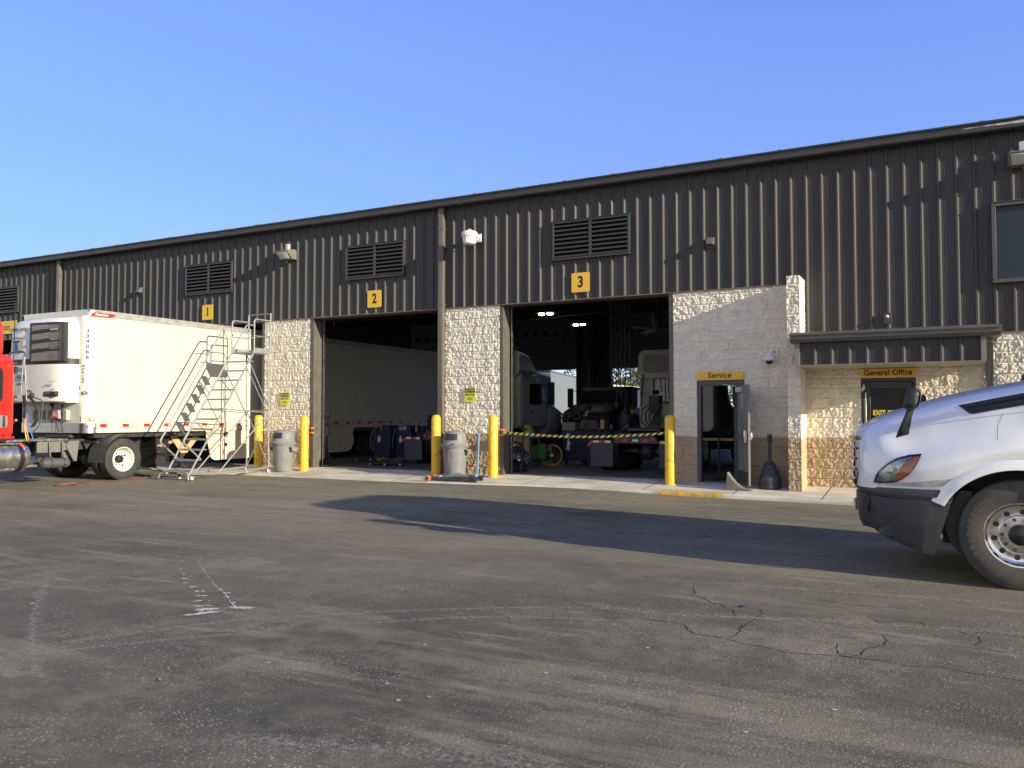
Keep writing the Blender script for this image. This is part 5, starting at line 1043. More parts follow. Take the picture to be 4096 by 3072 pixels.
# honeycomb guard: real mesh of little cells
b = MB()
for row in range(26):
    for col in range(23):
        x = gx0 + .02 + col * .04 + (.02 if row % 2 else 0); z = 2.80 + row * .0325
        if x > gx1: continue
        y = usurf(x) - .03; pts = [(x + .017 * math.cos(R(60 * k + 30)), y, z + .017 * math.sin(R(60 * k + 30))) for k in range(6)]; b.add(pts, [tuple(range(6))])
o = b.build('honeycomb_guard', pmat('guard_mesh', (.5, .46, .40), .5, .1), un, smooth=False)
for z in (3.02, 3.24, 3.47):
    b = MB(); xs_ = np.linspace(-19.24, -18.34, 10); b.loft([[(x, usurf(x) - .055, z - .035 + .05 * (x + 19.24)), (x, usurf(x) - .06, z + .03 + .05 * (x + 19.24)), (x, usurf(x) - .01, z + .03 + .05 * (x + 19.24)), (x, usurf(x) - .01, z - .035 + .05 * (x + 19.24))] for x in xs_], cap0=True, cap1=True); sl_ = b.build('grille_bar', BLKP, un, ang=40)
    b = MB(); b.loft([[(x, usurf(x) - .064, z - .012 + .05 * (x + 19.24)), (x, usurf(x) - .064, z + .018 + .05 * (x + 19.24))] for x in np.linspace(-18.56, -18.36, 4)], closed=False); b.build('bar_badge', ALU, un)
b = MB(); b.text('THERMO KING', .098, (-19.83, UY - .022, 3.56), (1, .0, 0), (0, 0, 1), 0, .003, .98); b.build('lettering', BLK, un)
b = MB(); pl_ = [(-20.02, 3.0), (-19.66, 3.0), (-19.66, 3.38)] + [(-19.66 - .072 * (k + .5) + (.0), 3.35) if q == 0 else (-19.66 - .072 * (k + 1), 3.38) for k in range(5) for q in (0, 1)]
b.prism(pl_, lambda u, v, h: (u, h, v), UY - .02, UY - .024); em = b.build('emblem', BLK, un)
b = MB(); b.prism([(-20.005, 3.015), (-19.675, 3.015), (-19.675, 3.34), (-20.005, 3.34)], lambda u, v, h: (u, h, v), UY - .024, UY - .027); b.build('emblem_field', pmat('emblem_cream', (.62, .53, .36), .5), un)
b = MB(); b.box(-19.97, -19.70, UY - .030, UY - .027, 3.24, 3.3); b.box(-19.885, -19.8, UY - .030, UY - .027, 3.05, 3.24); b.box(-19.97, -19.95, UY - .03, UY - .027, 3.2, 3.24); b.build('emblem_letter', NAVYT, un)
b = MB(); b.prism([(-19.79, 3.06), (-19.79, 3.2), (-19.76, 3.2), (-19.76, 3.15), (-19.72, 3.2), (-19.69, 3.2), (-19.735, 3.135), (-19.69, 3.06), (-19.72, 3.06), (-19.76, 3.115), (-19.76, 3.06)], lambda u, v, h: (u, h, v), UY - .027, UY - .031); b.box(-19.965, -19.89, UY - .03, UY - .027, 3.06, 3.2); b.build('emblem_letter', pmat('emblem_blue', (.06, .3, .55), .4), un)
b = MB(); b.text('334066', .15, (-19.66, UY - .02, 2.58), (1, 0, 0), (0, 0, 1), 0, .0, .75); b.text('PENSKE', .10, (-19.68, UY - .02, 2.40), (1, 0, 0), (0, 0, 1), 0, .004, .85, shear=.25); b.text('LEADER', .09, (-19.7, UY - .02, 2.25), (1, 0, 0), (0, 0, 1), 0, .004, .8, shear=.3)
for z in (2.335, 2.47): b.box(-19.87, -19.5, UY - .02, UY - .018, z - .007, z + .007)
for x in (-19.87, -19.5): b.box(x - .007, x + .007, UY - .02, UY - .018, 2.33, 2.475)
b.build('unit_lettering', NAVYT, un)
b = MB(); y = usurf(-18.6) - .014; b.text('PRECEDENT', .05, (-18.62, y - .02, 2.2), (1, .12, 0), (0, 0, 1), 0, .001, .95); b.text('S-600', .05, (-18.5, y, 2.1), (1, .12, 0), (0, 0, 1), 0, .001, 1.2); b.text('CONNECTED', .03, (-18.5, y, 2.29), (1, .12, 0), (0, 0, 1), 0, 0, 1.2); b.build('unit_lettering', BLKP, un)
b = MB(); b.box(-18.78, -18.36, usurf(-18.6) - .04, usurf(-18.4), 1.95, 2.06) ; cp = b.build('control_panel', BLKP, un, bevel=.012)
b = MB(); b.box(-18.72, -18.56, usurf(-18.6) - .043, usurf(-18.6) - .039, 2.0, 2.045); b.build('display', pmat('lcd_green', (.1, .13, .09), .3), un)
b = MB(); b.box(-19.3, -19.12, UY - .024, UY, 1.93, 2.02); b.build('fuel_hatch', BLKP, un, bevel=.01)
b = MB(); b.box(-19.72, -19.58, UY - .019, UY - .016, 2.05, 2.16); b.build('warning_label', pmat('label_yellow', (.65, .5, .2), .5), un)
# equipment under the unit on the front wall
b = MB(); b.box(-19.3, -18.9, TY0 - .16, TY0, 1.42, 1.66) if False else b.box(-18.95, -18.7, TY0 - .14, TY0, 1.42, 1.62); b.box(-18.62, -18.48, TY0 - .09, TY0, 1.38, 1.62); b.box(-18.9, -18.72, TY0 - .12, TY0, 1.68, 1.78); b.cyl((-19.02, TY0 - .1, 1.45), (-19.02, TY0, 1.45), .07, n=14); b.build('electrical_box', pmat('box_grey', (.45, .44, .4), .5, var=.1, dirt=.3), t, bevel=.008)
b = MB(); b.tube(rpath([(-19.15, TY0 - .05, 1.79), (-19.0, TY0 - .1, 1.7), (-18.85, TY0 - .08, 1.72)], .1), .025, 8); b.tube(rpath([(-18.9, TY0 - .05, 1.42), (-18.85, TY0 - .06, 1.25), (-18.8, TY0 - .05, 1.1)], .1), .02, 8); b.tube(rpath([(-18.7, TY0 - .05, 1.75), (-18.6, TY0 - .1, 1.6), (-18.62, TY0 - .06, 1.4)], .1), .018, 8); b.tube(rpath([(-19.05, TY0 - .04, 1.8), (-19.1, TY0 - .06, 1.5), (-19.05, TY0 - .05, 1.1)], .1), .014, 8); b.build('wiring', BLKP, t)
b = MB(); b.cyl((-18.72, TY0 - .14, 1.47), (-18.72, TY0 - .24, 1.5), .03, n=10); b.sphere((-18.72, TY0 - .24, 1.5), .04, 10, 8); b.build('red_coupling', pmat('coupling_red', (.5, .06, .05), .4), t)
b = MB()
for k in range(30): b.cyl((-20.2 + k * .075, TY0 - .002, 1.22), (-20.2 + k * .075, TY0 - .008, 1.22), .009, n=6)
for k in range(3): b.box(-19.9 + k * .3, -19.7 + k * .3, TY0 - .006, TY0, 1.4, 1.62)
b.build('front_patch', GREYD, t)
# underside
b = MB(); b.box(TX0 + .1, TX1 - .1, TY0 + .3, TY1, TZ0 - .12, TZ0 - .01); b.box(-19.8, -18.6, TY0 + .3, 2, TZ0 - .2, TZ0 - .1); b.box(-20.3, -18.1, 1.2, 1.3, .6, TZ0); b.build('chassis', STEELD, t)
LGM = pmat('landing_gear_tan', (.46, .33, .17), .6, var=.15, dirt=.5)
for x in (-18.45, -19.95):
    b = MB(); b.box(x - .07, x + .07, -1.95, -1.8, .4, TZ0 - .1); b.box(x - .05, x + .05, -1.925, -1.825, .14, .4); b.box(x - .14, x + .14, -2.0, -1.75, .10, .14); b.build('landing_leg', STEELD, t, bevel=.006)
b = MB(); b.prism([(-2.35, 1.0), (-1.3, 1.0), (-1.35, .9), (-1.75, .48), (-1.95, .48), (-2.3, .9)], lambda u, v, h: (h, u, v), -18.37, -18.355)
o = b.build('gear_plate', LGM, t)
b = MB(); b.prism([(-2.1, .93), (-1.55, .93), (-1.82, .62)], lambda u, v, h: (h, u, v), -18.353, -18.349); b.build('gear_opening', BLK, o)
b = MB(); b.cyl((-18.45, -1.87, .42), (-19.95, -1.87, .42), .03, n=8); b.bar((-18.7, -2.0, .95), (-19.6, -2.0, .45), .05, .03); b.bar((-18.4, -2.9, .62), (-18.4, -2.2, .8), .02, .08); b.build('gear_brace', pmat('brace_tan', (.3, .24, .16), .6), t)
b = MB(); b.prism([(-1.5, TZ0 - .005), (-1.46, .85), (-1.30, .33), (-1.17, .265), (4.55, .285), (4.75, .35), (4.9, .6), (4.84, .9), (4.9, TZ0 - .005)], lambda u, v, h: (h, u, v), TX1 - .05, TX1 - .03)
sk = b.build('side_skirt', pmat('skirt_cream', (.62, .55, .42), .5, var=.06, dirt=.3, dcol=(.36, .3, .22)), t)
for y, z, r_ in ((-.78, .965, .085), (-.78, .68, .055)):
    b = MB(); b.cyl((TX1 - .035, y, z), (TX1 - .0285, y, z), r_, n=20); b.build('skirt_hole', BLK, sk)
for y in (6.3, 7.6):
    for s in (-1, 1): wheel(t, (-19.2 + s * 1.1, y, .44), .5, .27, s, .12, RUB, WHTD, dual=True, n=32)
b = MB(); b.box(TX0, TX1, TY1, TY1 + .05, .5, TZ1); b.build('rear_door', WHTT, t)

# ------------------------------------------------------------------ red tractor under it
t = tractor('red_tractor', (-18.86, -3.25, GZ), R(180), 'bright red day cab tractor coupled to the white reefer trailer, at the left edge', RED, axles=(1.0,), cab=3.62, nose=3, flaps=False, cabz=(1.06, 2.86), fback=.27)
M = wmat(t)
def nb(): q = MB(); q.M = M; return q
# right-hand side of the tractor is local -x (world +x)
b = nb(); b.cyl((-.80, 3.25, .64), (-.80, 5.0, .64), .315, n=36, caps=False); b.lathe([(0, -.03), (.2, -.022), (.29, .0), (.315, .03)][::1], (-.80, 3.25, .64), 'Y', 36); b.lathe([(.315, -.03), (.29, 0), (0, .03)], (-.80, 5.0, .64), 'Y', 36); tk_ = b.build('fuel_tank', ALU, t)
for y in (3.42, 4.6): b = nb(); b.lathe([(.318, -.05), (.323, -.045), (.323, .045), (.318, .05)], (-.80, y, .64), 'Y', 36); b.build('tank_strap', BLK, tk_)
b = nb(); b.box(-1.08, -.55, 3.5, 5.0, .93, .965); b.box(-1.1, -1.06, 3.6, 5, .38, .43); b.box(-1.05, -.7, 3.05, 3.3, .42, .47); b.box(-1.05, -.7, 3.2, 3.3, .70, .75); b.build('tank_step', ALU, tk_, bevel=.004)
b = nb(); b.cyl((-.85, 3.62, .94), (-.85, 3.62, 1.0), .07, n=16); b.cyl((-.85, 4.2, .94), (-.85, 4.2, .99), .08, n=16); b.build('tank_cap', STEEL, tk_)
b = nb(); b.tube(rpath([(-.95, 3.4, .95), (-1.02, 3.36, .88), (-1.04, 3.34, .8)], .05), .03, 8); b.build('red_hose_end', pmat('coupling_red', (.5, .06, .05)), tk_)
b = nb(); b.box(-.98, -.30, 2.3, 3.7, .985, 1.02)
for k in range(28): b.box(-.98, -.3, 2.3 + k * .05, 2.32 + k * .05, 1.02, 1.026)
b.build('deck_plate', ALU, t)
b = nb(); b.box(-.92, -.86, 2.35, 2.98, .72, .97); b.box(-.92, -.86, 2.12, 2.36, .76, .92)
for y in (2.4, 2.85): 
    for z in (.78, .92): b.cyl((-.92, y, z), (-.935, y, z), .02, n=8)
b.build('battery_tray', GREYD, t, bevel=.006)
b = nb(); b.lathe([(0, -.34), (.06, -.33), (.105, -.30), (.11, -.28), (.11, .28), (.105, .3), (.06, .33), (0, .34)], (-.98, 2.6, .48), 'Y', 24); at_ = b.build('air_tank', pmat('tank_grey', (.08, .082, .086), .45, dirt=.4), t)
b = nb()
for y in (2.42, 2.72): b.tube(rpath([(-.95, y, .95), (-1.0, y, .6), (-1.1, y, .5), (-1.08, y, .38)], .1), .02, 8)
b.build('tank_hanger', STEELD, at_)
b = nb(); b.lathe([(0, -.25), (.1, -.2), (.1, .2), (0, .25)], (-.6, 2.6, .5), 'Y', 20); b.build('air_tank', MATS['tank_grey'], t)
b = nb(); b.prism([(2.0, .97), (2.25, .97), (2.32, .85), (2.12, .5), (2.05, .5)], lambda u, v, h: (h, u, v), -.96, -.90); b.prism([(2.05, .93), (2.3, .9), (2.3, .55), (2.15, .55)], lambda u, v, h: (h, u, v), -.80, -.74); b.build('spring_hanger', GREYD, t, bevel=.006)
for s in (-1, 1):   # quarter fender ahead of the drive wheel
    b = nb(); secs = []
    for a in np.linspace(R(95), R(186), 12):
        secs.append([(s * x, 1.0 - .60 * math.cos(a), .5 + .60 * math.sin(a) + .0) for x in (.72, 1.30)] )
    b.loft(secs, closed=False); b.loft([[(x + 0, y - .012, z - .006) for x, y, z in q] for q in secs][::-1], closed=False); b.build('fender', pmat('fender_plastic', (.05, .052, .056), .5, var=.15), t, ang=60)
b = nb(); b.tube([(-.5, 1.6, .92), (-1.1, 1.62, .92)], .035, 10); b.build('fender_arm', STEELD, t)
b = nb(); b.box(-.75, -.2, -.32, -.28, .2, 1.0)
for k in range(6): b.box(-.74 + k * .1, -.725 + k * .1, -.335, -.32, .2, 1.0)
b.build('mud_flap', BLK, t)
for nm, y0 in (('grab_recess', 3.80),):
    b = nb(); b.prism(rsq(y0 - .02, y0 + .16, 1.30, 1.56, .05), lambda u, v, h: (h, u, v), -1.118, -1.128); gr = b.build(nm, pmat('recess_grey', (.2, .2, .21), .4), t)
    b = nb(); b.tube(rpath([(-1.13, y0 + .06, 1.33), (-1.15, y0 + .06, 1.36), (-1.15, y0 + .06, 1.5), (-1.13, y0 + .06, 1.53)], .03), .022, 8); b.build('grab_handle', BLK, gr)
b = nb(); b.prism(rsq(3.92, 4.35, 1.85, 2.55, .12), lambda u, v, h: (h, u, v), -1.118, -1.13); b.build('quarter_window', GLS, t)
b = nb(); b.prism(rsq(3.88, 4.39, 1.80, 2.60, .15), lambda u, v, h: (h, u, v), -1.116, -1.124); b.build('window_seal', BLK, t)
b = nb(); b.box(-1.128, -1.10, 3.83, 3.845, 1.1, 2.7); b.box(-1.13, -1.10, 3.6, 5.3, 2.66, 2.68); b.box(-1.13, -1.05, 3.62, 5.3, 1.06, 1.11); b.build('door_seam', pmat('dark_red_seam', (.3, .015, .012), .4), t)
b = nb(); b.cyl((-1.0, 3.62, 2.58), (-1.0, 3.57, 2.58), .03, n=8); b.lathe([(0, -.09), (.03, -.09), (.05, .04), (.03, .06), (0, .06)], (-1.02, 3.56, 2.55), 'Z', 14); b.build('work_lamp', BLKP, t)
b = nb(); b.tube([(-1.0, 3.6, 2.6), (-.99, 3.58, 4.05)], .008, 6); b.build('aerial', BLK, t)
# hose stand with coiled air lines behind the cab
b = nb(); b.tube(rpath([(-.72, 3.62, 2.86), (-.72, 3.35, 2.98), (-.72, 3.2, 2.96)], .1), .02, 8); b.tube(rpath([(-.72, 3.2, 2.96), (-.72, 3.16, 2.9), (-.72, 3.2, 2.86)], .05), .014, 8); b.build('hose_hanger', STEELD, t)
b = nb()
for q, (dx, dy) in enumerate(((0, 0), (.05, .06), (-.05, .03))): b.tube([(-.72 + dx * .3, 3.2, 2.86), (-.72 + dx, 3.2 - .12 + dy * 2.4, 2.0 - .05 * q)], .013, 8)
b.build('hose_spring', STEEL, t)
def coil(mb, pts, r, rc, turns):
    P = [Vector(p) for p in dense(pts, 10)]; out = []; k = len(P)
    for i in range(k * 6 - 5):
        u = i / 6; j = min(int(u), k - 2); p = P[j].lerp(P[j + 1], u - j); a = 2 * math.pi * turns * i / (k * 6); out.append(p + Vector((rc * math.cos(a), rc * math.sin(a), 0)))
    mb.tube(out, r, 5)
b = nb(); coil(b, [(-.72, 3.15, 2.0), (-.72, 2.95, 1.85), (-.7, 2.86, 1.5), (-.68, 2.95, 1.3)], .009, .035, 26); coil(b, [(-.75, 3.2, 2.0), (-.78, 3.2, 1.8), (-.78, 3.2, 1.5)], .009, .03, 22); b.build('coiled_cable', BLKP, t)
b = nb(); b.tube(rpath([(-.7, 3.12, 2.0), (-.7, 2.72, 1.9), (-.72, 2.75, 1.7), (-.74, 2.8, 1.35), (-.75, 3.0, 1.15)], .15), .012, 6); b.tube(rpath([(-.75, 3.12, 2.0), (-.75, 3.1, 2.1), (-.75, 3.0, 1.95)], .1), .05, 8); b.build('black_hose', BLKP, t)
for m_, dx, dy in ((PINK, 0, .02), (AIRB, -.05, -.05), (AIRY, .03, .05)):
    b = nb(); b.tube(dense([(-.76 + dx * .4, 3.14, 1.6), (-.77 + dx, 3.13 + dy * .5, 1.3), (-.78 + dx, 3.06 + dy, 1.0), (-.72, 2.98 + dy, .95)], 8), .013, 6); b.build('air_line', m_, t)
b = nb(); b.box(-.95, -.1, 3.55, 3.6, 1.2, 1.95)
b.sphere((-.9, 3.5, 1.95), .05, 8, 6); b.sphere((-.85, 3.5, 1.4), .04, 8, 6); b.build('coupling_bracket', BLKP, t)
b = nb(); b.sphere((-.93, 3.5, 1.9), .035, 8, 6); b.sphere((-.93, 3.48, 1.45), .035, 8, 6); b.build('amber_coupling', AMBER, t)
# ------------------------------------------------------------------ white tractor at the right, nose towards -x
WT = thing('white_tractor', (.565, -7.9, GZ), 'large white conventional tractor nosing in from the right edge, nearest the camera', 'truck')
YC = -7.9
ST = [(-.87, [(.30, .80), (.30, .95), (.29, 1.12), (.24, 1.24), (.12, 1.28), (0, 1.285)]),
      (-.83, [(.68, .80), (.68, 1.0), (.66, 1.18), (.56, 1.32), (.28, 1.36), (0, 1.365)]),
      (-.74, [(.96, .80), (.955, 1.0), (.90, 1.21), (.72, 1.37), (.35, 1.43), (0, 1.44)]),
      (-.60, [(1.08, .80), (1.08, 1.0), (1.015, 1.24), (.80, 1.43), (.40, 1.505), (0, 1.515)]),
      (-.30, [(1.155, .805), (1.17, 1.02), (1.055, 1.25), (.87, 1.51), (.45, 1.60), (0, 1.615)]),
      (0.0, [(1.185, .825), (1.205, 1.09), (1.075, 1.32), (.92, 1.59), (.50, 1.69), (0, 1.70)]),
      (.30, [(1.19, .95), (1.215, 1.17), (1.095, 1.39), (.97, 1.66), (.55, 1.755), (0, 1.77)]),
      (.65, [(1.19, 1.01), (1.215, 1.23), (1.115, 1.46), (1.02, 1.73), (.60, 1.825), (0, 1.84)]),
      (1.0, [(1.19, .90), (1.20, 1.15), (1.17, 1.5), (1.08, 1.79), (.70, 1.87), (0, 1.89)]),
      (1.35, [(1.19, .84), (1.20, 1.15), (1.18, 1.5), (1.12, 1.80), (.75, 1.90), (0, 1.92)])]
ACX, ACZ, AA, AB = .565, .43, .66, .585
def arch_z(x):
    u = (x - ACX) / AA; return ACZ + AB * math.sqrt(max(0, 1 - u * u)) if abs(u) < 1 else 0
stx = crom([(s[0],) + tuple(q for p in s[1] for q in p) for s in ST], 9)
HG = []     # near half of the bonnet: columns of (halfwidth, z)
for row in stx:
    x = float(row[0]); cp = [(row[1 + 2 * i], row[2 + 2 * i]) for i in range(6)]
    zb = max(.80 + .03 * max(0, (x + .3) / .6 if x > -.3 else 0) if x < .1 else 0, arch_z(x), .80)
    cp[0] = (cp[0][0], zb); cp[1] = (cp[1][0], max(cp[1][1], zb + .12))
    HG.append((x, [(float(a), float(c)) for a, c in crom(cp, 6)]))
def hood_y(x, z):
    """near-side surface of the bonnet"""
    k = 0
    while k < len(HG) - 2 and HG[k + 1][0] < x: k += 1
    def at(col):
        for (w0, z0), (w1, z1) in zip(col, col[1:]):
            if z0 <= z <= z1: return w0 + (w1 - w0) * (z - z0) / (z1 - z0 + 1e-9)
        return col[0][0] if z < col[0][1] else 0.
    (xa, ca), (xb, cb_) = HG[k], HG[k + 1]; u = min(1, max(0, (x - xa) / (xb - xa + 1e-9)))
    return YC - (at(ca) * (1 - u) + at(cb_) * u)
b = MB(); secs = []
for x, col in HG: secs.append([(x, YC - w_, z) for w_, z in col] + [(x, YC + w_, z) for w_, z in col[::-1][1:]])
b.loft(secs, closed=False)
n = len(secs[0]); b.add(secs[0], [tuple(range(n))])
hood = b.build('bonnet', WHT, WT, ang=50)
for s in (-1, 1):   # pressed lip round the wheel arch
    b = MB(); P = []
    for a in np.linspace(R(24), R(156), 30):
        x = ACX - (AA + .035) * math.cos(a); z = ACZ + (AB + .035) * math.sin(a); P.append((x, z))
    secs = []
    for i, (x, z) in enumerate(P):
        d = Vector((x - ACX, z - ACZ)).normalized(); y = hood_y(min(max(x, -.8), 1.3), z + .03)
        y = y if s < 0 else 2 * YC - y
        o_ = .0 if True else 0
        secs.append([(x - d.x * .04, y + s * .012, z - d.y * .04), (x - d.x * .035, y + s * .022, z - d.y * .035), (x + d.x * .03, y + s * .018, z + d.y * .03), (x + d.x * .075, y - s * .004, z + d.y * .075), (x - d.x * .04, y - s * .05, z - d.y * .04)])
    b.loft(secs, closed=True, cap0=True, cap1=True); b.build('arch_lip', WHT, hood, ang=60)
def conform(poly, off, s=-1, cuts=3):
    bm = bmesh.new(); f = bm.faces.new([bm.verts.new((u, v, 0)) for u, v in poly]); bmesh.ops.triangulate(bm, faces=[f]); bmesh.ops.subdivide_edges(bm, edges=bm.edges[:], cuts=cuts, use_grid_fill=True); bmesh.ops.triangulate(bm, faces=bm.faces[:])
    bm.verts.ensure_lookup_table(); vs = []
    for v in bm.verts:
        y = hood_y(v.co.x, v.co.y) - off; vs.append((v.co.x, y if s < 0 else 2 * YC - y, v.co.y))
    # normals outward (-y on the near side)
    fs = []
    for q in bm.faces:
        i = [v.index for v in q.verts]; a, c_, d = (Vector(vs[k]) for k in i[:3]); nn = (c_ - a).cross(d - a); fs.append(i if nn.y * s > 0 else i[::-1])
    bm.free(); return vs, fs
def cpiece(name, poly, off, m, parent, cuts=3, both=True):
    out = None
    for s in ((-1, 1) if both else (-1,)):
        b = MB(); vs, fs = conform(poly, off, s, cuts); b.add(vs, fs); o = b.build(name, m, parent if s < 0 or out is None else parent, ang=60); out = out or o
    return out
def c7(px, py): return (-.635 + (px - 315) * .0013, .853 + (885 - py) * .00147)
HL = [c7(*p) for p in ((313, 886), (335, 830), (370, 790), (420, 750), (480, 718), (560, 697), (641, 689), (625, 725), (600, 770), (560, 820), (510, 856), (462, 878), (390, 884))]
hl = cpiece('headlamp', HL, .006, pmat('lamp_black_rim', (.015, .015, .017), .25), hood)
def shrink(poly, k):
    cx_ = sum(p[0] for p in poly) / len(poly); cz_ = sum(p[1] for p in poly) / len(poly); return [(cx_ + (u - cx_) * k, cz_ + (v - cz_) * k) for u, v in poly]
cpiece('lamp_reflector', [c7(*p) for p in ((335, 872), (360, 815), (420, 768), (490, 730), (560, 712), (590, 708), (540, 735), (495, 790), (465, 865), (400, 875))], .009, pmat('lamp_inner', (.42, .42, .43), .2, .8, var=.3, scale=25), hood)
cpiece('turn_lens', [c7(*p) for p in ((463, 869), (480, 835), (500, 790), (540, 738), (600, 708), (628, 706), (610, 745), (560, 812), (510, 850))], .011, AMBER, hood)
for s in (-1, 1):
    b = MB(); x, z = c7(425, 838); y = hood_y(x, z) - .012; y = y if s < 0 else 2 * YC - y; b.sphere((x, y, z), .045, 14, 10, (1, .3, 1)); b.build('projector', gmat('projector_glass', (.25, .26, .27), .08), hood)
    b = MB(); x, z = c7(465, 805); y = hood_y(x, z) - .013; y = y if s < 0 else 2 * YC - y; b.obox((x, y, z), (.012, 0, .03), (0, .003, 0), (.02, 0, -.008)); b.build('projector', CHROME, hood)
cpiece('lamp_lens', shrink(HL, .985), .024, LENS, hood)
VT = [(.098, 1.594), (.35, 1.648), (.61, 1.699), (.95, 1.765), (.98, 1.66), (.6, 1.588), (.35, 1.54), (.225, 1.512), (.19, 1.515)]
vt = cpiece('side_vent', VT, .006, BLKP, hood)
for k, z in enumerate((.35, .65)):
    cpiece('vent_slat', [(.16 + .05 * k, 1.578 - .03 * k), (.95, 1.735 - .045 * k), (.95, 1.72 - .045 * k), (.17 + .05 * k, 1.568 - .03 * k)], .016, BLK, hood, 2)
b = MB(); x = .70; y = hood_y(x, 1.09) - .02; b.box(x - .03, x + .03, y - .001, y, 1.05, 1.10); b.build('tyre_pressure_label', WHTL, hood)
b = MB(); b.text('120psi', .03, (x, y - .002, 1.065), (1, 0, 0), (0, 0, 1), 0, 0); b.build('label_lettering', BLK, hood)
cpiece('bonnet_crease', [(-.45, 1.33), (-.1, 1.425), (.3, 1.49), (.8, 1.56), (.8, 1.555), (.3, 1.484), (-.1, 1.419), (-.45, 1.325)], .004, pmat('white_shadow_crease', (.55, .56, .58), .4), hood, 2)
cpiece('bonnet_seam', [(.45, 1.52), (.405, 1.40), (.40, 1.28), (.404, 1.28), (.409, 1.40), (.455, 1.52)], .003, GREYD, hood, 1)
cpiece('bonnet_dirt', [(-.70, .83), (-.2, .83), (.05, .86), (.04, .92), (-.3, .87), (-.68, .86)], .002, pmat('road_film', (.42, .41, .38), .6, var=.2, dirt=.6, dcol=(.7, .7, .7), dscale=9), hood, 3)
# bumper
bp_ = [((.06, -9.085), (-.125, -9.06), .20), ((-.15, -9.09), (-.24, -9.075), .225), ((-.40, -9.06), (-.42, -9.045), .285), ((-.58, -9.0), (-.57, -8.98), .345), ((-.70, -8.90), (-.67, -8.88), .40), ((-.79, -8.70), (-.755, -8.68), .39), ((-.845, -8.4), (-.81, -8.38), .36), ((-.865, -7.9), (-.83, -7.9), .35)]
bp_ = bp_ + [((a[0], 2 * YC - a[1]), (c[0], 2 * YC - c[1]), z) for a, c, z in bp_[-2::-1]]
def bsec(p):
    (xt, yt), (xb, yb), zb = p; o = Vector((xt - .3, yt - YC, 0)).normalized(); out = []
    for u, e in ((0, -.03), (.0, 0), (.03, .004), (.12, .006), (.13, -.012), (.17, -.012), (.19, .006), (.5, .012), (.85, 0), (1, -.03)):
        out.append((xt + (xb - xt) * u + o.x * e, yt + (yb - yt) * u + o.y * e, .812 + (zb - .812) * u))
    return out
fine = []
for i in range(len(bp_) - 1):
    for k in range(4): u = k / 4; a, c = bp_[i], bp_[i + 1]; fine.append(((a[0][0] + (c[0][0] - a[0][0]) * u, a[0][1] + (c[0][1] - a[0][1]) * u), (a[1][0] + (c[1][0] - a[1][0]) * u, a[1][1] + (c[1][1] - a[1][1]) * u), a[2] + (c[2] - a[2]) * u))
fine.append(bp_[-1])
b = MB(); b.loft([bsec(p) for p in fine], closed=False); bm_ = b.build('bumper', pmat('bumper_plastic', (.034, .037, .043), .42, var=.1, dirt=.3, dcol=(.08, .07, .06), dscale=5), WT, ang=35)
for s in (-1, 1):
    q = lambda y: y if s < 0 else 2 * YC - y
    b = MB(); b.prism([(-.735, .70), (-.69, .73), (-.665, .72), (-.685, .62), (-.70, .575), (-.74, .57)], lambda u, v, h: (u, q(h), v), -8.93, -8.84); b.build('fog_recess', BLK, bm_)
    b = MB(); b.prism([(-.62, .40), (-.5, .47), (-.44, .45), (-.46, .37), (-.5, .33)], lambda u, v, h: (u, q(h), v), -9.03, -8.93); b.build('tow_cover', pmat('bumper_cover', (.03, .032, .037), .5), bm_, bevel=.01)
b = MB(); b.box(-.90, -.88, -8.1, -7.7, .48, .60); b.build('number_plate', ALU, bm_)
# grille: black panel behind chrome bars that stand proud of the nose
b = MB(); b.loft([[(x + .03, YC + w_, z) for w_ in np.linspace(-hw_, hw_, 9)] for x, hw_, z in ((-.885, .62, .80), (-.885, .62, 1.0), (-.878, .58, 1.22), (-.86, .5, 1.30))], closed=False); gr = b.build('grille', BLK, WT)
for k in range(5):
    z = .86 + k * .103; b = MB(); secs = []
    for w_ in np.linspace(-.86, .86, 19):
        xx = -.93 + .26 * (abs(w_) / .98) ** 3.2 - .0 + .03 * (z - .8); secs.append([(xx, YC + w_, z - .02), (xx - .025, YC + w_, z), (xx, YC + w_, z + .016), (xx + .05, YC + w_, z + .01), (xx + .05, YC + w_, z - .015)])
    b.loft(secs, cap0=True, cap1=True); b.build('grille_bar', CHROME, gr, ang=35)
b = MB(); b.lathe([(0, .03), (.05, .028), (.062, .01), (.06, 0)], (-.845, YC, 1.38), 'X', 20); b.build('nose_badge', ALUP, hood)
b = MB()
for s in (-1, 1):
    secs = []
    for z in np.linspace(.81, 1.36, 8):
        u = (z - .81) / .55; secs.append([(-.80 + .09 * u, YC + s * (.90 - .18 * u), z), (-.825 + .09 * u, YC + s * (.86 - .18 * u), z), (-.80 + .09 * u, YC + s * (.80 - .18 * u), z), (-.77 + .09 * u, YC + s * (.86 - .18 * u), z)])
    b.loft(secs, cap0=True, cap1=True)
b.build('grille_surround', CHROME, gr, ang=50)
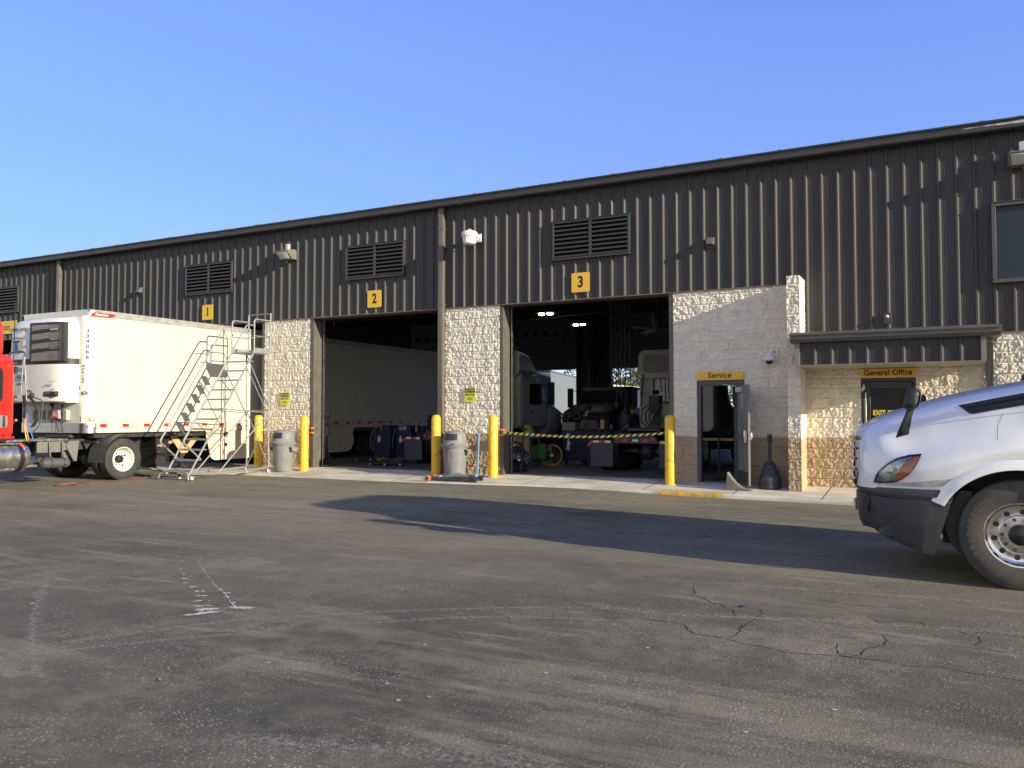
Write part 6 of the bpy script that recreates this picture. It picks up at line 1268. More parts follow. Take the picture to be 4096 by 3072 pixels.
# bonnet mirrors
for s in (-1, 1):
    q = lambda y: y if s < 0 else 2 * YC - y
    b = MB(); secs = []
    for x, y, z, a, c in ((-.375, -9.02, 1.30, .062, .02), (-.36, -9.06, 1.36, .055, .03), (-.325, -9.10, 1.47, .042, .03), (-.295, -9.12, 1.56, .038, .03), (-.28, -9.13, 1.62, .04, .03)):
        secs.append([(x - a, q(y), z - .3 * a), (x - a * .3, q(y - c), z), (x + a, q(y), z + .3 * a), (x - a * .1, q(y + c), z)])
    b.loft(secs if s < 0 else [x_[::-1] for x_ in secs], cap0=True, cap1=True); ma = b.build('bonnet_mirror', BLKP, WT, ang=60, bevel=.006)
    b = MB(); secs = []
    for k in range(9):
        u = k / 8; r_ = math.sin(math.pi * (.08 + .84 * u)); secs.append([(-.30 + (.066 * min(1, r_ * 1.5)) * math.copysign(abs(math.cos(a)) ** .6, math.cos(a)) + .035 * u, q(-9.15 + .085 * min(1, r_ * 1.5) * math.copysign(abs(math.sin(a)) ** .6, math.sin(a))), 1.545 + .205 * u) for a in np.linspace(0, 2 * math.pi, 14)[:-1]])
    b.loft(secs if s < 0 else [x_[::-1] for x_ in secs], cap0=True, cap1=True); b.build('mirror_head', BLKP, ma, ang=50)
    b = MB(); b.loft([[(-.225 + .03 * u, q(-9.15 + .07 * math.sin(a_)), 1.56 + .18 * u) for a_ in (-1.3, -.6, .6, 1.3)] for u in (0, .5, 1)], closed=False); b.build('mirror_glass', gmat('mirror_glass', (.3, .3, .32), .02), ma)
# wheels
FW = wheel(WT, (.565, -9.05 + .14, GZ + .49), .49, .28, -1, .03, RUBD, ALUP, BLK, 72, ax='Y')
b = MB()
for k, ch in enumerate('BRIDGESTONE'):   # raised letters round the left shoulder of the tyre
    a = R(207 - k * 8.6); r_ = .385; c = Vector((.565 + r_ * math.cos(a), -9.057, GZ + .49 + r_ * math.sin(a))); rad = Vector((math.cos(a), 0, math.sin(a))); b.text(ch, .085, c, (rad.z, 0, -rad.x), rad, .002, .001, .8)
b.build('tyre_lettering', pmat('tyre_letter_rubber', (.085, .075, .062), .7), FW)
wheel(WT, (.565, -6.75 - .14, GZ + .49), .49, .28, 1, .03, RUBD, ALUP, BLK, 40, ax='Y')
for x in (6.2, 7.5):
    for s in (-1, 1): wheel(WT, (x, YC + s * 1.08, GZ + .5), .5, .27, s, .12, RUB, WHTD, dual=True, n=28, ax='Y')
b = MB(); b.lathe([(.60, -.02), (.60, .9)], (ACX, -9.03, ACZ - .0), 'Y', 30, R(-100), R(100)); b.box(-.3, 1.5, -8.2, -7.6, .3, .8); b.box(ACX - .62, ACX + .62, -8.1, -8.05, .2, 1.1); b.prism([(-.1, .62), (.02, .3), (.14, .14), (.2, .12), (.2, .8), (-.1, .8)], lambda u, v, h: (u, h, v), -8.9, -6.9)
b.build('inner_fender', BLK, WT)
b = MB()
for y in (-.43, .43): b.box(-.6, 8.3, YC + y - .04, YC + y + .04, .68, .95)
b.cyl((.565, -8.95, .42), (.565, -6.85, .42), .07, n=12); b.build('frame', STEELD, WT)
# cab, sleeper, roof
def csec(x, hw, z0, z1, r): return [(x, YC + u, v) for u, v in rrect(hw, z0, z1, r, 5)]
b = MB(); b.loft([csec(x, hw, z0, z1, r) for x, hw, z0, z1, r in ((1.25, 1.17, .75, 1.92, .1), (1.6, 1.17, .6, 2.35, .2), (1.95, 1.17, .6, 2.78, .25), (2.4, 1.19, .6, 2.95, .2), (5.0, 1.22, .6, 3.0, .15))][::-1], cap0=True, cap1=True); cab = b.build('cab', WHT, WT, ang=40)
b = MB(); b.loft([csec(x, hw, z0, z1, r) for x, hw, z0, z1, r in ((1.85, .75, 2.62, 2.78, .06), (2.3, .95, 2.7, 3.2, .2), (3.0, 1.08, 2.8, 3.72, .3), (3.8, 1.16, 2.9, 3.98, .28), (5.0, 1.22, 2.9, 4.02, .2))][::-1], cap0=True, cap1=True); b.build('roof_fairing', WHT, WT, ang=40)
b = MB()   # raked windscreen
P0 = [(.95 - .25 * (1 - (u / 1.05) ** 2), YC + u, 1.90 + .0) for u in np.linspace(-1.05, 1.05, 11)]; P1 = [(1.86 - .12 * (1 - (u / .98) ** 2), YC + u, 2.66) for u in np.linspace(-.98, .98, 11)]
b.loft([P0, P1], closed=False); b.build('windscreen', GLS, cab, ang=60)
b = MB(); b.loft([[(x - .04, y, z - .06) for x, y, z in P0], [(x - .01, y, z + .015) for x, y, z in P0]], closed=False)
for s in (-1, 1): b.bar((.86, YC + s * .85, 1.94), (1.2, YC + s * .2, 2.25), .03, .02)
b.loft([[(.9, YC - 1.1, 1.80), (1.3, YC - 1.17, 1.86)], [(.95, YC - 1.06, 1.92), (1.62, YC - 1.13, 2.42)]], closed=False); b.build('cowl_wipers', BLKP, cab)
for s in (-1, 1):
    q = lambda y: YC + s * y
    b = MB(); b.prism([(1.5, 1.95), (2.55, 1.85), (2.6, 2.62), (2.05, 2.66)], lambda u, v, h: (u, q(h), v), 1.17, 1.205); b.build('side_window', GLS, cab)
    b = MB(); b.prism([(1.48, .78), (2.72, .78), (2.72, 2.74), (2.02, 2.74), (1.50, 2.0), (1.44, 1.6)], lambda u, v, h: (u, q(h), v), 1.15, 1.199); dr_ = b.build('door', WHT, WT, bevel=.012)
    b = MB(); b.box(2.45, 2.66, q(1.205) - .01, q(1.205) + .01, 1.42, 1.47); b.build('door_handle', BLKP, dr_, bevel=.004)
    b = MB(); b.prism([(3.2, 2.0), (3.8, 2.0), (3.8, 2.5), (3.2, 2.5)], lambda u, v, h: (u, q(h), v), 1.18, 1.225); b.build('sleeper_window', GLS, cab)
    b = MB(); b.box(1.35, 1.5, q(1.38) - .12, q(1.38) + .12, 1.9, 2.6); b.bar((1.45, q(1.38), 2.5), (1.9, q(1.15), 2.6), .04, .04); b.bar((1.45, q(1.38), 1.95), (1.5, q(1.15), 1.9), .04, .04); b.build('door_mirror', BLKP, WT, bevel=.03)
    b = MB(); b.prism([(1.25, .66), (4.95, .66), (4.95, .28), (1.32, .28)], lambda u, v, h: (u, q(h), v), 1.0, 1.215); b.build('side_fairing', WHT, WT)
# ------------------------------------------------------------------ inside the bays
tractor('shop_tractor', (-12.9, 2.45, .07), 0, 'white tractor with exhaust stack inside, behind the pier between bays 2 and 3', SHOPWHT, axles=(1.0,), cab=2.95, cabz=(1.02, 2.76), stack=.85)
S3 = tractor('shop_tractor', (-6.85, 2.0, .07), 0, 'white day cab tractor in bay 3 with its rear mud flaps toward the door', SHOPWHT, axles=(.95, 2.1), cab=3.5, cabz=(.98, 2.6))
M = wmat(S3)
def sb(): q = MB(); q.M = M; return q
b = sb(); b.box(-.75, -.45, 3.3, 3.5, 1.5, 2.0); b.sphere((-.6, 3.35, 2.1), .07, 10, 8)
for k in range(4): b.tube([(-.75 + .12 * k, 3.38 - .03 * k, 1.75), (-.95 + .1 * k, 3.3, 1.6 - .1 * k), (-.98 + .15 * k, 3.28, 1.25), (-.78 + .1 * k, 3.3, 1.08), (-.6 + .08 * k, 3.35, 1.3), (-.55, 3.38, 1.6)], .022, 6, True)
b.tube(rpath([(-.95, 3.42, 2.62), (-1.0, 3.4, 2.0), (-.98, 3.35, 1.7)], .2), .025, 6); b.tube([(-.5, 3.38, 1.5), (-.45, 3.3, 1.2), (-.42, 3.1, 1.0)], .015, 6); b.build('air_line', BLKP, S3)
b = sb(); b.text('27171', .12, (-.95, 3.485, 2.05), (1, 0, 0), (0, 0, 1), 0, 0); b.build('lettering', GREYD, S3)
X3 = tractor('navy_tractor', (-11.75, 17.0, .07), R(180), 'dark navy tractor deep inside bay 3 facing the yard', NAVY, axles=(1.0,), cab=3.0, cabz=(.98, 2.52), fairing=False, rake=.2)
b = MB(); b.text('XPO', .42, (-12.35, 10.52, 1.45), (1, 0, 0), (0, 0, 1), 0, .012, 1); b.text('XPO', .3, (-10.615, 13.2, 1.5), (0, 1, 0), (0, 0, 1), 0, .008, 1); b.build('lettering', pmat('grey_lettering', (.25, .25, .27), .5), X3)
# barrier tape across bay 3
def tape_point(u): return Vector((-9.46 + 4.15 * u, -.03 - .4 * u, 1.085 - .09 * math.sin(math.pi * u) + .03 * u))
t = thing('barrier_tape', tape_point(.5), 'black and yellow striped belt stretched across bay 3', 'barrier tape')
ty = MB(); tb_ = MB(); N = 27
for k in range(N):
    u0, u1 = k / N, (k + 1) / N; s_ = .30 / N * 1.6
    for mb, a, c in ((ty, u0, u0 + .5 / N), (tb_, u0 + .5 / N, u1)):
        p0, p1 = tape_point(a), tape_point(c); sl_ = Vector((.05, 0, 0)); h = Vector((0, 0, .027))
        mb.add([p0 - h - sl_, p1 - h - sl_, p1 + h + sl_ * .2, p0 + h + sl_ * .2], [(0, 1, 2, 3)])
ty.build('yellow_stripe', pmat('tape_yellow', (.75, .62, .12), .6), t, smooth=False); tb_.build('black_stripe', BLK, t, smooth=False)
def reel(x, label):
    t = thing('belt_reel', (x, -.05, 1.08), label, 'belt reel', group='orange belt reels')
    b = MB(); b.box(x - .07, x + .07, -.10, -.012, 1.125, 1.165); b.box(x - .07, x + .07, -.10, -.012, .995, 1.035); b.build('end_cap', ORANGE, t, bevel=.01)
    b = MB(); b.cyl((x, -.056, 1.035), (x, -.056, 1.125), .042, n=16); b.build('barrel', BLKP, t)
reel(-9.53, 'orange belt reel on the jamb at the left end of the striped tape'); reel(-15.47, 'orange belt reel on the jamb at the left of bay 2')
# service cart, vacuum, fan, green case, cabinet, jack inside bay 3
CARTB = pmat('cart_blue_grey', (.10, .11, .17), .5, dirt=.3)
t = thing('service_cart', (-10.6, 3.1, .07), 'blue grey two shelf service cart just inside bay 3', 'cart')
for x in (-11.05, -10.2):
    for y in (2.85, 3.4): b = MB(); b.box(x - .03, x + .03, y - .03, y + .03, .16, .95); b.build('leg', CARTB, t)
for z in (.24, .93): b = MB(); b.box(-11.1, -10.15, 2.8, 3.45, z - .08, z - .06); b.box(-11.1, -10.15, 2.8, 2.82, z - .08, z + .03); b.box(-11.1, -10.15, 3.43, 3.45, z - .08, z + .03); b.build('shelf', CARTB, t)
for x in (-11.0, -10.22):
    for y in (2.9, 3.38): b = MB(); b.lathe([(0, -.015), (.055, -.015), (.055, .015), (0, .015)], (x, y, .125), 'X', 14); b.box(x - .03, x + .03, y - .03, y + .03, .15, .17); b.build('caster_wheel', GREYD, t)
b = MB(); b.box(-10.60, -10.18, 2.74, 2.79, .50, .86); o = tag(b.build('cardboard_sheet', CARD), 'brown cardboard sheet hung on the side of the service cart', 'cardboard')
t = thing('safety_sign', (-10.75, 2.75, .6), 'white and green safety sign propped beside the brown cardboard', 'sign')
b = MB(); b.box(-10.92, -10.61, 2.735, 2.745, .58, .87); b.build('sign_plate', pmat('sign_white', (.6, .6, .6), .5), t)
b = MB(); b.box(-10.90, -10.63, 2.728, 2.734, .76, .855); b.build('header_band', pmat('sign_green', (.03, .16, .09), .5), t)
b = MB(); b.text('SAFETY', .062, (-10.765, 2.726, .83), (1, 0, 0), (0, 0, 1), 0, .002, .95); b.text('FIRST', .062, (-10.765, 2.726, .785), (1, 0, 0), (0, 0, 1), 0, .002, .95); b.build('lettering', WHTL, t)
b = MB()
for k in range(3): b.box(-10.88 + .02 * k, -10.65 - .01 * k, 2.728, 2.734, .715 - .045 * k, .735 - .045 * k)
b.build('small_print', BLK, t)
t = thing('shop_vacuum', (-10.25, 2.2, .07), 'steel drum shop vacuum with black hose just inside bay 3', 'vacuum')
b = MB(); b.lathe([(0, 0), (.19, 0), (.2, .02), (.2, .14), (.207, .15), (.2, .16), (.2, .36), (.207, .37), (.2, .38)], (-10.25, 2.2, .13), n=28); b.build('drum', ALUP, t)
b = MB(); b.lathe([(.21, .37), (.21, .42), (.17, .5), (.08, .54), (0, .55)], (-10.25, 2.2, .13), n=24); b.build('motor_head', BLKP, t)
b = MB(); b.tube(rpath([(-10.1, 2.05, .55), (-10.0, 1.98, .72), (-10.2, 1.95, .8), (-10.45, 1.98, .7), (-10.4, 1.95, .35), (-10.15, 1.93, .25)], .15), .03, 8); b.build('hose', BLKP, t)
for k in range(4): a = R(45 + 90 * k); b = MB(); b.sphere((-10.25 + .18 * math.cos(a), 2.2 + .18 * math.sin(a), .1), .03, 8, 6); b.build('caster_wheel', BLKP, t)
t = thing('drum_fan', (-9.9, 3.7, .07), 'round yellow drum fan standing on the floor inside bay 3', 'fan')
b = MB(); b.M = Matrix.Translation((-9.95, 3.75, .37)) @ Matrix.Rotation(R(20), 4, 'Z'); b.lathe([(.27, -.12), (.3, -.12), (.305, -.1), (.305, .12), (.29, .14), (.28, .12), (.28, -.1)], (0, 0, 0), 'Y', 36); b.bar((-.2, .05, -.27), (.2, .05, -.27), .2, .06); b.build('shroud', pmat('fan_yellow', (.38, .22, .02), .5), t)
b = MB(); b.M = Matrix.Translation((-9.95, 3.75, .37)) @ Matrix.Rotation(R(20), 4, 'Z')
for k in range(5): a = 2 * math.pi * k / 5; b.obox((.16 * math.cos(a), -.02, .16 * math.sin(a)), (.1 * math.cos(a), 0, .1 * math.sin(a)), (-.05 * math.sin(a), .03, .05 * math.cos(a)), (0, .003, 0))
for r_ in (.08, .14, .2, .26): b.lathe([(r_ - .004, -.118), (r_ + .004, -.118), (r_ + .004, -.11), (r_ - .004, -.11)], (0, 0, 0), 'Y', 30)
b.build('grille_blades', BLKP, t)
b = MB(); b.M = Matrix.Translation((-9.95, 3.75, .37)) @ Matrix.Rotation(R(20), 4, 'Z'); b.cyl((0, -.1, 0), (0, -.135, 0), .055, n=16); b.build('hub_badge', YEL, t)
b = MB(); b.box(-10.2, -9.8, 3.0, 3.2, .3, .68)
for k in range(5): b.box(-10.17 + k * .08, -10.13 + k * .08, 2.985, 3.0, .34, .64)
b.box(-10.1, -9.9, 3.05, 3.15, .68, .72); tag(b.build('tool_case', GREEN, None, bevel=.015), 'green plastic tool case leaning by the yellow drum fan', 'tool case')
b = MB(); b.box(-10.9, -10.25, 3.0, 3.3, .2, .42); tag(b.build('tool_case', pmat('green_case_dark', (.04, .2, .04), .5), None, bevel=.02), 'darker green case on the lower shelf of the service cart', 'tool case')
t = thing('tester', (-10.35, 3.1, .95), 'small lime green tester standing on top of the service cart', 'tester')
b = MB(); b.prism([(-10.5, .95), (-10.22, .95), (-10.3, 1.2), (-10.46, 1.22)], lambda u, v, h: (u, h, v), 3.0, 3.2); b.build('case', pmat('tester_green', (.22, .34, .06), .5), t, bevel=.015)
b = MB(); b.box(-10.45, -10.35, 2.99, 3.0, 1.08, 1.14); b.build('display', BLK, t)
b = MB(); b.bar((-10.55, 2.98, .98), (-10.2, 3.0, .965), .05, .05); tag(b.build('drill', YEL, None, bevel=.012), 'yellow power tool lying on the service cart', 'power tool')
t = thing('tool_cabinet', (-9.25, 4.25, .07), 'tall dark blue rolling tool cabinet with white lettering in bay 3', 'tool cabinet')
b = MB(); b.box(-9.75, -8.6, 4.0, 4.6, .22, 1.05); b.build('cabinet', pmat('cabinet_navy', (.012, .016, .06), .35, coat=.3), t, bevel=.012)
b = MB(); b.box(-9.75, -9.35, 4.0, 4.5, 1.06, 1.3); b.build('top_box', GREYD, t, bevel=.01)
for k in range(5): b = MB(); b.box(-9.42, -8.63, 3.99, 4.0, .28 + .15 * k, .41 + .15 * k); d_ = b.build('drawer', MATS['cabinet_navy'], t); b = MB(); b.box(-9.38, -8.68, 3.978, 3.99, .385 + .15 * k, .4 + .15 * k); b.build('drawer_handle', STEELD, d_)
b = MB(); b.text('Snap-on', .15, (-9.56, 3.985, .74), (0, 0, 1), (-1, 0, 0), 0, .006, 1.0, shear=.2); b.build('lettering', WHTL, t)
for x in (-9.65, -8.7): b = MB(); b.lathe([(0, -.02), (.07, -.02), (.07, .02), (0, .02)], (x, 4.1, .14), 'X', 16); b.box(x - .04, x + .04, 4.05, 4.15, .19, .22); b.build('caster_wheel', STEELD, t)
t = thing('monitor', (-9.05, 4.35, 1.05), 'dark flat monitor on the tool cabinet', 'monitor'); b = MB(); b.box(-9.25, -8.8, 4.3, 4.33, 1.1, 1.36); b.box(-9.05, -9.0, 4.3, 4.4, 1.05, 1.12); b.build('screen', pmat('monitor_dark', (.05, .045, .045), .4), t, bevel=.006)
b = MB(); b.box(-8.3, -8.2, 3.3, 3.4, 1.13, 1.38); tag(b.build('box', pmat('tan_box', (.32, .26, .18), .8)), 'tall tan box standing on the deck of the bay 3 tractor', 'box')
b = MB(); b.cyl((-8.75, 4.3, 1.06), (-8.75, 4.3, 1.24), .06, n=14); b.cyl((-8.75, 4.3, 1.24), (-8.75, 4.3, 1.28), .03, n=12); tag(b.build('blue_jug', DBLUE), 'small blue jug standing on the tool cabinet', 'jug')
floor_jack((-10.7, .95, .072), R(4), 'grey steel floor jack without pedal just inside bay 3', STEELD)
floor_jack((-15.3, 2.9, .072), R(10), 'grey steel floor jack lying under the trailer in bay 2', STEELD)
t = thing('work_stool_jack', (-10.4, 1.25, .07), 'low wheeled transmission jack tray behind the left jamb of bay 3', 'transmission jack')
b = MB(); b.box(-10.9, -9.72, 1.3, 1.9, .36, .385); b.build('tray', STEEL, t); b = MB(); b.prism([(-10.8, .12), (-9.9, .12), (-9.8, .28), (-10.2, .35), (-10.7, .3)], lambda u, v, h: (u, h, v), 1.45, 1.75); b.build('body', STEELD, t, bevel=.02)
for x in (-10.7, -9.85): b = MB(); b.lathe([(0, -.02), (.055, -.02), (.055, .02), (0, .02)], (x, 1.4, .127), 'Y', 14); b.build('wheel', GREYD, t)
# pump stand at the left of bay 2
t = thing('pump_stand', (-15.62, .75, .07), 'grey fluid pump on a post with red lever at the left of bay 2', 'pump')
b = MB(); b.cyl((-15.62, .75, .07), (-15.62, .75, .98), .035, n=10); b.lathe([(0, 0), (.2, 0), (.2, .02), (0, .03)], (-15.62, .75, .07), n=16); b.build('post', STEELD, t)
b = MB(); b.lathe([(0, .9), (.13, .92), (.13, .95), (.10, .97), (.10, 1.18), (.06, 1.22), (.05, 1.4), (.09, 1.44), (.12, 1.5), (.12, 1.58), (.09, 1.62), (0, 1.63)], (-15.62, .75, 0), n=20); b.build('pump_body', GREYD, t)
b = MB(); b.bar((-15.62, .72, 1.27), (-15.3, .62, 1.23), .05, .03); b.build('lever', REFR, t)
b = MB(); b.tube(dense([(-15.58, .68, .95), (-15.5, .65, .6), (-15.38, .62, .3), (-15.25, .75, .1)], 8), .014, 6); b.build('hose', BLKP, t)
# oil stations, creepers, small things in bay 2
def oil_station(x, y, label, first=None):
    if first: return dup(first, (x, y, .07), R(-6), label)
    t = thing('oil_station', (x, y, .07), label, 'oil drain station', group='blue oil stations in bay 2'); T = Matrix.Translation(t.location)
    b = MB(); b.M = T; b.box(-.3, .3, -.25, .25, .15, .95); b.box(.02, .3, -.25, .25, .95, 1.12); b.build('tank', DBLUE, t, bevel=.02)
    b = MB(); b.M = T; b.cyl((-.12, -.1, .95), (-.12, -.1, 1.1), .05, n=12); b.tube(rpath([(-.12, -.1, 1.08), (-.35, -.2, 1.0), (-.42, -.25, .7), (-.45, -.2, .4)], .1), .015, 6); b.build('pump', GREYD, t)
    b = MB(); b.M = T
    for q in (-.22, .22): b.cyl((q, -.2, .06), (q, .2, .06), .06, n=12)
    b.box(-.28, .28, -.2, .2, .1, .15); b.build('wheel_base', STEELD, t)
    b = MB(); b.M = T; b.lathe([(0, 0), (.05, 0), (.055, .12), (.03, .16), (.02, .2), (0, .2)], (-.05, -.30, .6), n=12); b.build('bottle', pmat('white_bottle', (.5, .5, .5), .5), t); return t
O1 = oil_station(-15.55, 3.5, 'blue oil station with white bottles, left of the pair in bay 2')
oil_station(-14.75, 3.55, 'blue oil station with gloves and filters on it, right of the pair in bay 2', O1)
b = MB(); b.box(-14.75, -14.1, 4.6, 5.0, 1.0, 1.5); tag(b.build('drain_pan', DBLUE, None, bevel=.02), 'large blue upright panel above the tractor wheel in bay 2', 'panel')
b = MB(); 
for k in range(6): b.sphere((-14.75 + random.uniform(-.2, .25), 3.4 + random.uniform(-.1, .1), 1.06 + random.uniform(0, .08)), random.uniform(.04, .09), 8, 6)
tag(b.build('work_gloves', pmat('glove_grey', (.3, .3, .3), .8)), 'heap of grey work gloves on the blue oil station', 'gloves')
b = MB(); b.cyl((-14.35, 3.4, 1.0), (-14.35, 3.4, 1.2), .035, n=12); b.cyl((-14.35, 3.4, 1.2), (-14.35, 3.4, 1.25), .014, n=8); tag(b.build('bottle', pmat('amber_bottle', (.4, .22, .06), .4)), 'small amber bottle standing upright in bay 2', 'bottle')
def creeper(x, y, rz, label):
    t = thing('creeper', (x, y, .07), label, 'creeper', rz, 'creepers on the shop floor'); Mx = wmat(t)
    b = MB(); b.M = Mx; b.prism([(-.55, -.2), (-.45, -.28), (.45, -.28), (.55, -.2), (.55, .2), (.45, .28), (-.45, .28), (-.55, .2)], lambda u, v, h: (u, v, h), .07, .10); b.box(.25, .5, -.18, .18, .10, .13); b.build('board', BLKP, t, bevel=.01)
    for x_, y_ in ((-.45, -.22), (.0, -.26), (.45, -.22), (-.45, .22), (.0, .26), (.45, .22)): b = MB(); b.M = Mx; b.cyl((x_ - .02, y_, .035), (x_ + .02, y_, .035), .033, n=12); b.build('caster_wheel', pmat('caster_chrome', (.5, .5, .5), .3, .8), t)
creeper(-14.2, 1.75, R(15), 'black wheeled mechanic creeper near the front of bay 2'); creeper(-16.2, 3.6, R(30), 'black wheeled creeper half under the trailer in bay 2')
b = MB(); b.lathe([(0, .02), (.2, .02), (.24, .1), (.25, .1), (.21, 0), (0, 0)], (-14.6, 2.9, .075), n=24); tag(b.build('oil_pan', GREYD), 'shallow round grey oil pan on the floor of bay 2', 'oil pan')
# stanchion and mat seen through the service door
t = thing('stanchion', (-4.62, 1.3, .07), 'thin dark stanchion seen through the open Service door', 'stanchion'); b = MB(); b.cyl((-4.62, 1.3, .07), (-4.62, 1.3, 1.0), .025, n=10); b.lathe([(0, 0), (.18, 0), (.17, .02), (0, .04)], (-4.62, 1.3, .07), n=18); b.build('post', STEELD, t); b = MB(); b.box(-5.2, -4.0, 1.295, 1.305, .92, .98); b.build('belt', pmat('belt_yellow', (.3, .25, .04), .6), t)
b = MB(); b.box(-4.6, -3.9, .25, 1.0, .073, .085); tag(b.build('door_mat', BLKP), 'flat black mat on the floor inside the Service door', 'mat')
# ceiling lamps, fan, hoist
for i, (x, y, z) in enumerate(((-12.25, 8.2, 5.0), (-13.45, 14, 5.25), (-10.9, 2.3, 4.75))):
    t = thing('ceiling_lamp', (x, y, z), ['twin tube lamp hanging from the shop ceiling, left of the two in bay 3', 'twin tube lamp hanging deeper in the shop, right of the two in bay 3', 'twin tube lamp hanging just behind the top left corner of bay 3'][i], 'ceiling lamp', group='shop ceiling lamps')
    b = MB(); b.box(x - .35, x + .35, y - .25, y + .25, z + .03, z + .09); b.cyl((x, y, z + .09), (x, y, z + 1.8), .012, n=6); b.build('housing', STEELD, t)
    for q in (-.16, .16): b = MB(); b.lathe([(0, -.02), (.10, -.02), (.11, .0), (.10, .03)], (x + q, y, z), n=18); b.build('diffuser', emat('lamp_glow', (1, .97, .9), 14), t)
t = thing('ceiling_fan', (-7.55, 6, 4.4), 'industrial ceiling fan with pale blades at the top right of bay 3', 'ceiling fan')
b = MB(); b.cyl((-7.55, 6, 4.5), (-7.55, 6, 7), .03, n=10); b.lathe([(0, -.3), (.13, -.28), (.15, -.1), (.15, .15), (.1, .25), (0, .26)], (-7.55, 6, 4.35), n=20); b.build('motor', STEELD, t)
for k in range(3): a = R(250 + 120 * k); b = MB(); d = Vector((math.cos(a), math.sin(a), -.02)); b.obox(Vector((-7.55, 6, 4.05)) + d * .65, d * .5, Vector((-d.y, d.x, .25)) * .075, (0, 0, .006)); b.build('blade', pmat('blade_pale', (.45, .43, .4), .5), t)
t = thing('chain_hoist', (-7.3, 3.2, 4.6), 'overhead hoist with long hanging chains in bay 3', 'hoist')
b = MB(); b.box(-7.9, -7.2, 3.0, 3.5, 4.95, 5.3); b.cyl((-7.55, 3.2, 5.3), (-7.55, 3.2, 7), .05, n=10); b.box(-9.5, -5.3, 3.15, 3.25, 5.3, 5.5); b.build('hoist_body', BLK, t, bevel=.03)
for k, x in enumerate((-7.98, -7.83, -7.72, -7.58, -7.46)):
    b = MB(); z = 4.95; zb = (2.2, 1.75, 1.9, 1.6, 2.4)[k]; P = []
    while z > zb: P.append((x + .012 * math.sin(z * 9 + k), 3.3 + .012 * math.cos(z * 9), z)); z -= .09
    b.tube(P, [.012 if i % 2 else .02 for i in range(len(P))], 6)
    if k in (1, 3): b.lathe([(0, .1), (.05, .08), (.06, 0), (.03, -.08), (0, -.1)], (x, 3.3, zb), n=12)
    b.build('chain', BLK, t)
# rear yard: trailers and trees seen through the back doors
t = thing('rear_trailer', (-19.8, 24.8, GZ), 'white trailer parked outside, seen through the left back doorway', 'trailer'); t.rotation_euler = (0, 0, math.atan2(1.67, 7.8)); T = wmat(t)
b = MB(); b.M = T; b.box(-2.6, 0, 0, 13, 1.1, 4.1); b.build('box_body', pmat('rear_trailer_shaded', (.17, .19, .21), .5, var=.1, stretch=(1, 4, .3)), t)  # white body coloured dark grey to stand in for the shade over it
b = MB(); b.M = T; b.box(-2.6, .015, 0, 13, 1.1, 1.3); b.box(-2.6, .015, 0, 13, 3.98, 4.1); b.build('rail', ALU, t)
for y in (1.6, 2.9): 
    for x in (-.2, -2.4): b = MB(); b.M = T; b.lathe([(0, -.14), (.3, -.14), (.48, -.12), (.5, -.1), (.5, .1), (.48, .12), (.3, .14), (0, .14)], (x, y, .5), 'X', 20); b.build('wheel', RUB, t)
t = thing('far_trailer', (-25.5, 47, GZ), 'far white trailer parked below the trees, seen through the right back doorway', 'trailer')
b = MB(); b.box(-28, -24, 46, 58, 1, 4.0); b.build('box_body', WHTT, t); b = MB(); b.box(-28.01, -23.99, 45.99, 58, .8, 1.15); b.cyl((-24.2, 48, GZ + .5), (-23.9, 48, GZ + .5), .5, n=16); b.build('running_gear', BLK, t)
LEAF = None
def leaf_material():
    m = bpy.data.materials.new('tree_leaves'); m.use_nodes = True; n = m.node_tree.nodes; l = m.node_tree.links; b = n['Principled BSDF']
    g = n.new('ShaderNodeNewGeometry'); cr = n.new('ShaderNodeValToRGB'); cr.color_ramp.elements[0].color = (.045, .075, .018, 1); cr.color_ramp.elements[1].color = (.15, .17, .04, 1); l.new(g.outputs['Random Per Island'], cr.inputs[0]); l.new(cr.outputs[0], b.inputs['Base Color']); b.inputs['Roughness'].default_value = .6
    t = n.new('ShaderNodeBsdfTranslucent'); l.new(cr.outputs[0], t.inputs[0]); mx = n.new('ShaderNodeMixShader'); mx.inputs[0].default_value = .45; o = n['Material Output']; l.new(b.outputs[0], mx.inputs[1]); l.new(t.outputs[0], mx.inputs[2]); l.new(mx.outputs[0], o.inputs[0]); return m
LEAF = leaf_material(); BARK = pmat('bark', (.09, .07, .05), .9, var=.3)
